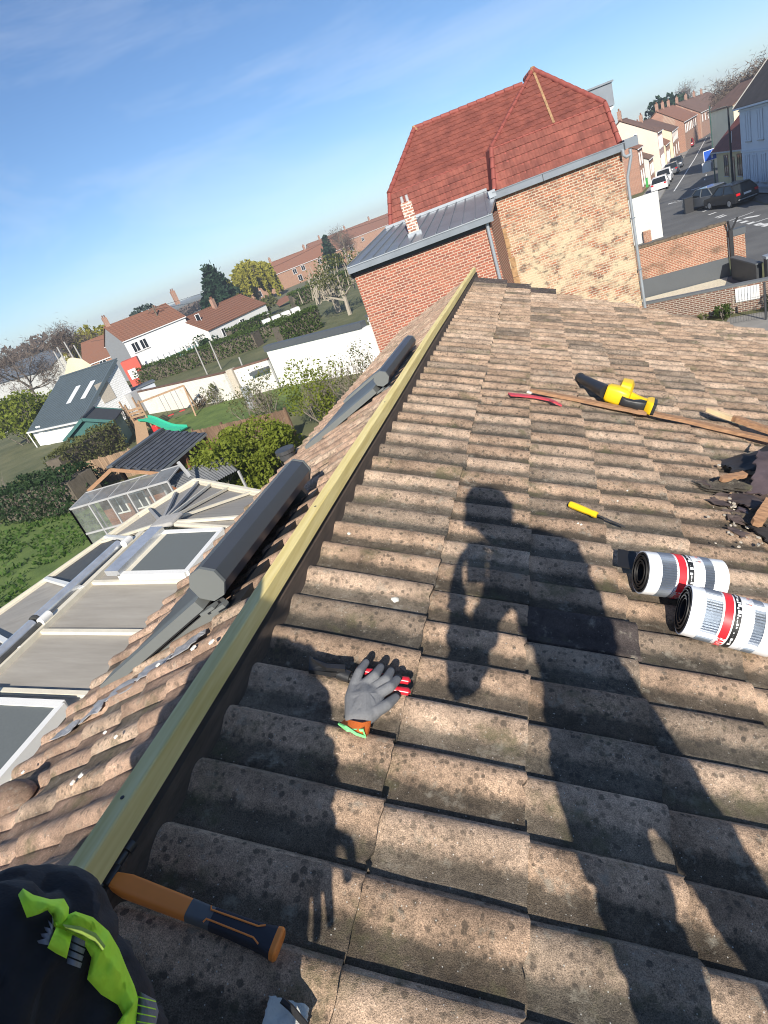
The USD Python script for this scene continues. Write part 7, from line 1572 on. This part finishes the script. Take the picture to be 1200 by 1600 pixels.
J1 = {'neck': ((.25, yb, .12), .075), 'chest': ((.28, yb - .02, -.09), .125), 'belly': ((.27, yb - .03, -.3), .115), 'pelvis': ((.25, yb - .02, -.46), .11), 'sh_l': ((.165, yb + .03, .02), .058), 'sh_r': ((.40, yb - .02, .045), .075),
      'el_l': ((-.1, yb + .08, -.345), .042), 'wr_l': ((-.075, -.1, -.12), .03), 'el_r': ((.36, yb + .0, -.27), .055), 'wr_r': ((.16, -.12, -.07), .036),
      'hip_l': ((.165, yb, -.55), .088), 'hip_r': ((.335, yb - .02, -.55), .085), 'knee_l': ((.14, yb + .06, -.92), .062), 'ankle_l': ((.16, yb - .02, -1.34), .055), 'knee_r': ((.385, yb + .04, -.98), .058), 'ankle_r': ((.5, yb - .06, -1.47), .055),
      'foot_l': ((.19, yb + .16, -1.385), .045), 'foot_r': ((.55, yb + .12, -1.53), .045)}
h1_ = hand_((-.075, -.1, -.12), (.35, .35, 1), (.9, .2, 0), curl=.8); h1_['wrist'] = 'wr_l'
h2_ = hand_((.16, -.12, -.07), (-.6, .35, .5), (-.4, .2, .4), curl=.8); h2_['wrist'] = 'wr_r'
figure('person', 'standing roofer in dark work clothes holding up a phone, out of frame behind the shadow', J1, LINKS, None, h1_, h2_, (.17, yb + .03, .28), (-.45, .8, -.3))
ph = thing('phone', 'black phone held up by the standing roofer, out of the frame', 'phone', EYE - FW * .03)
m = MB(); m.obox(EYE - FW * .035 - CM[0] * .02 + CM[1] * -.012, CM[0] * .072, CM[1] * .148, -FW * .008); m.out('case', M['phone_black'], ph)

KR = .088
KC = sight(34, 1500) * .88                                        # the raised right knee of the seated roofer
J2 = {'neck': ((-.70, -.2, -.13), .07), 'chest': ((-.72, -.25, -.26), .13), 'belly': ((-.76, -.3, -.45), .135), 'pelvis': ((-.8, -.34, -.62), .14), 'sh_l': ((-.86, -.2, -.19), .075), 'sh_r': ((-.54, -.21, -.19), .072),
      'el_l': ((-.98, -.1, -.4), .055), 'wr_l': ((-.93, .02, -.62), .04), 'el_r': ((-.47, -.22, -.36), .05), 'wr_r': ((-.455, -.17, -.51), .032),
      'hip_l': ((-.9, -.3, -.66), .11), 'hip_r': ((-.72, -.28, -.64), .11), 'knee_l': ((-1.12, .1, -.78), .09), 'ankle_l': ((-1.2, -.2, -1.02), .06), 'knee_r': (tuple(KC), KR), 'ankle_r': ((-.6, .08, -1.08), .062),
      'foot_l': ((-1.22, -.02, -1.07), .045), 'foot_r': ((-.56, .16, -1.14), .042)}
h3_ = hand_((-.458, -.17, -.52), (-.08, .04, -1), (-.15, .9, 0), spread=.055, curl=.05, size=.95); h3_['wrist'] = 'wr_r'
h4_ = hand_((-.93, .02, -.62), (.3, .5, -.6), (.2, -.3, -.6), curl=.5); h4_['wrist'] = 'wr_l'
p2 = figure('person', 'seated roofer in black trousers with lime stripes at the bottom left corner', J2, LINKS, None, h4_, h3_, (-.70, -.16, .0), (.1, .9, -.4), 'work_black', 'work_navy')
_caps = [(A_(J2['hip_r'][0]), A_(J2['knee_r'][0]), J2['hip_r'][1], J2['knee_r'][1]), (A_(J2['knee_r'][0]), A_(J2['ankle_r'][0]), J2['knee_r'][1], J2['ankle_r'][1])]
def leg_sdf(p):
    best = 9e9
    for a, b, ra, rb in _caps:
        t = min(max(((p - a) @ (b - a)) / ((b - a) @ (b - a)), 0), 1); best = min(best, np.linalg.norm(p - a - (b - a) * t) - (ra + (rb - ra) * t))
    return best
def knee_pt(px, py, lift=.012):
    """The point of the trouser leg (a little proud of it) met by a line of sight, or the nearest to it."""
    d = sight(px, py); t, near = .25, (9e9, .6)
    for _ in range(60):
        h_ = leg_sdf(d * t) - lift
        if h_ < near[0]: near = (h_, t)
        if h_ < .0005 or t > 1.6: break
        t += max(h_, .002)
    return EYE + d * near[1]
def patch(name, outer, inner, key, lift=.012, wave=0.0):
    """A creased strip of cloth on the knee between two lines of equal length."""
    n = len(outer) - 1; nu = max(2, n * 5); nv = 8; V_ = []; ph_ = rnd('fold', outer).uniform(0, 9)
    t = np.linspace(0, n, nu + 1)
    O_ = np.stack([np.interp(t, np.arange(n + 1), [p[k] for p in outer]) for k in (0, 1)], 1); I_ = np.stack([np.interp(t, np.arange(n + 1), [p[k] for p in inner]) for k in (0, 1)], 1)
    for i in range(nu + 1):
        for k in range(nv + 1):
            f = k / nv; q = O_[i] + (I_[i] - O_[i]) * f; w = (meshkit.fbm(A_([[q[0] * .035 + ph_, q[1] * .035, 0]]), 3, 3)[0] - .5) * 2
            V_.append(knee_pt(q[0], q[1], lift + w * wave * 2.4 + .007 * math.sin(math.pi * f) + (-.004 if k in (0, nv) else 0)))
    m = MB(); k = nv + 1; m.add(V_, [(i * k + j, i * k + j + 1, (i + 1) * k + j + 1, (i + 1) * k + j) for i in range(nu) for j in range(nv)]); return m.out(name, M[key], p2, smooth=True)
patch('lime_strip', [(28, 1398), (36, 1388), (52, 1398), (78, 1405), (100, 1404), (108, 1418), (107, 1432)], [(42, 1434), (50, 1432), (62, 1428), (74, 1422), (82, 1432), (84, 1446), (88, 1452)], 'hivis', .014, .004)
patch('lime_strip', [(86, 1438), (118, 1424), (145, 1433), (170, 1455), (186, 1482), (197, 1510), (210, 1540), (216, 1560), (212, 1606)], [(88, 1450), (108, 1464), (134, 1480), (143, 1496), (136, 1530), (158, 1554), (184, 1570), (192, 1586), (178, 1606)], 'hivis', .016, .005)
patch('lime_tab', [(88, 1448), (98, 1452), (113, 1460)], [(74, 1481), (88, 1490), (104, 1498)], 'hivis', .02)
patch('stained_fold', [(98, 1444), (125, 1447), (150, 1458), (165, 1478)], [(103, 1452), (130, 1462), (148, 1472), (160, 1486)], 'hivis_stain', .026)
for i in range(5): patch('grey_rib', [(80 - i * 5.5, 1426 + i * 11), (82 - i * 5.5, 1434 + i * 10)], [(84, 1442 + i * 5), (82, 1450 + i * 7)], 'ribbed_grey', .018)
for i in range(4): patch('grey_rib', [(112 - i * 2, 1460 + i * 12), (110 - i * 2, 1469 + i * 12)], [(136 - i * 2.5, 1472 + i * 11), (133 - i * 2.5, 1480 + i * 11)], 'ribbed_grey', .014)
patch('mesh_pocket', [(216, 1548), (216, 1575), (212, 1605)], [(243, 1562), (248, 1580), (243, 1605)], 'ribbed_grey', .012)
for i in range(4): patch('pocket_piping', [(214, 1556 + i * 13), (214, 1558 + i * 13)], [(244, 1564 + i * 12), (244, 1566 + i * 12)], 'hivis', .02)

# ------------------------------------------------------------------ thin spring haze over the whole place
M['haze_air'] = usdkit.material(stage, '/World/Looks/haze_air', {'v': ('principled_volume', {'color': (.86, .9, .96), 'density': .0007, 'anisotropy': .2})}, volume='v.volume')
hz = MB(); hz.box((0, 300, 13.5), (1760, 1760, 29.5)); hz.out('haze', M['haze_air'], label='thin pale haze that softens the far houses and trees', cat='haze', kind='stuff')
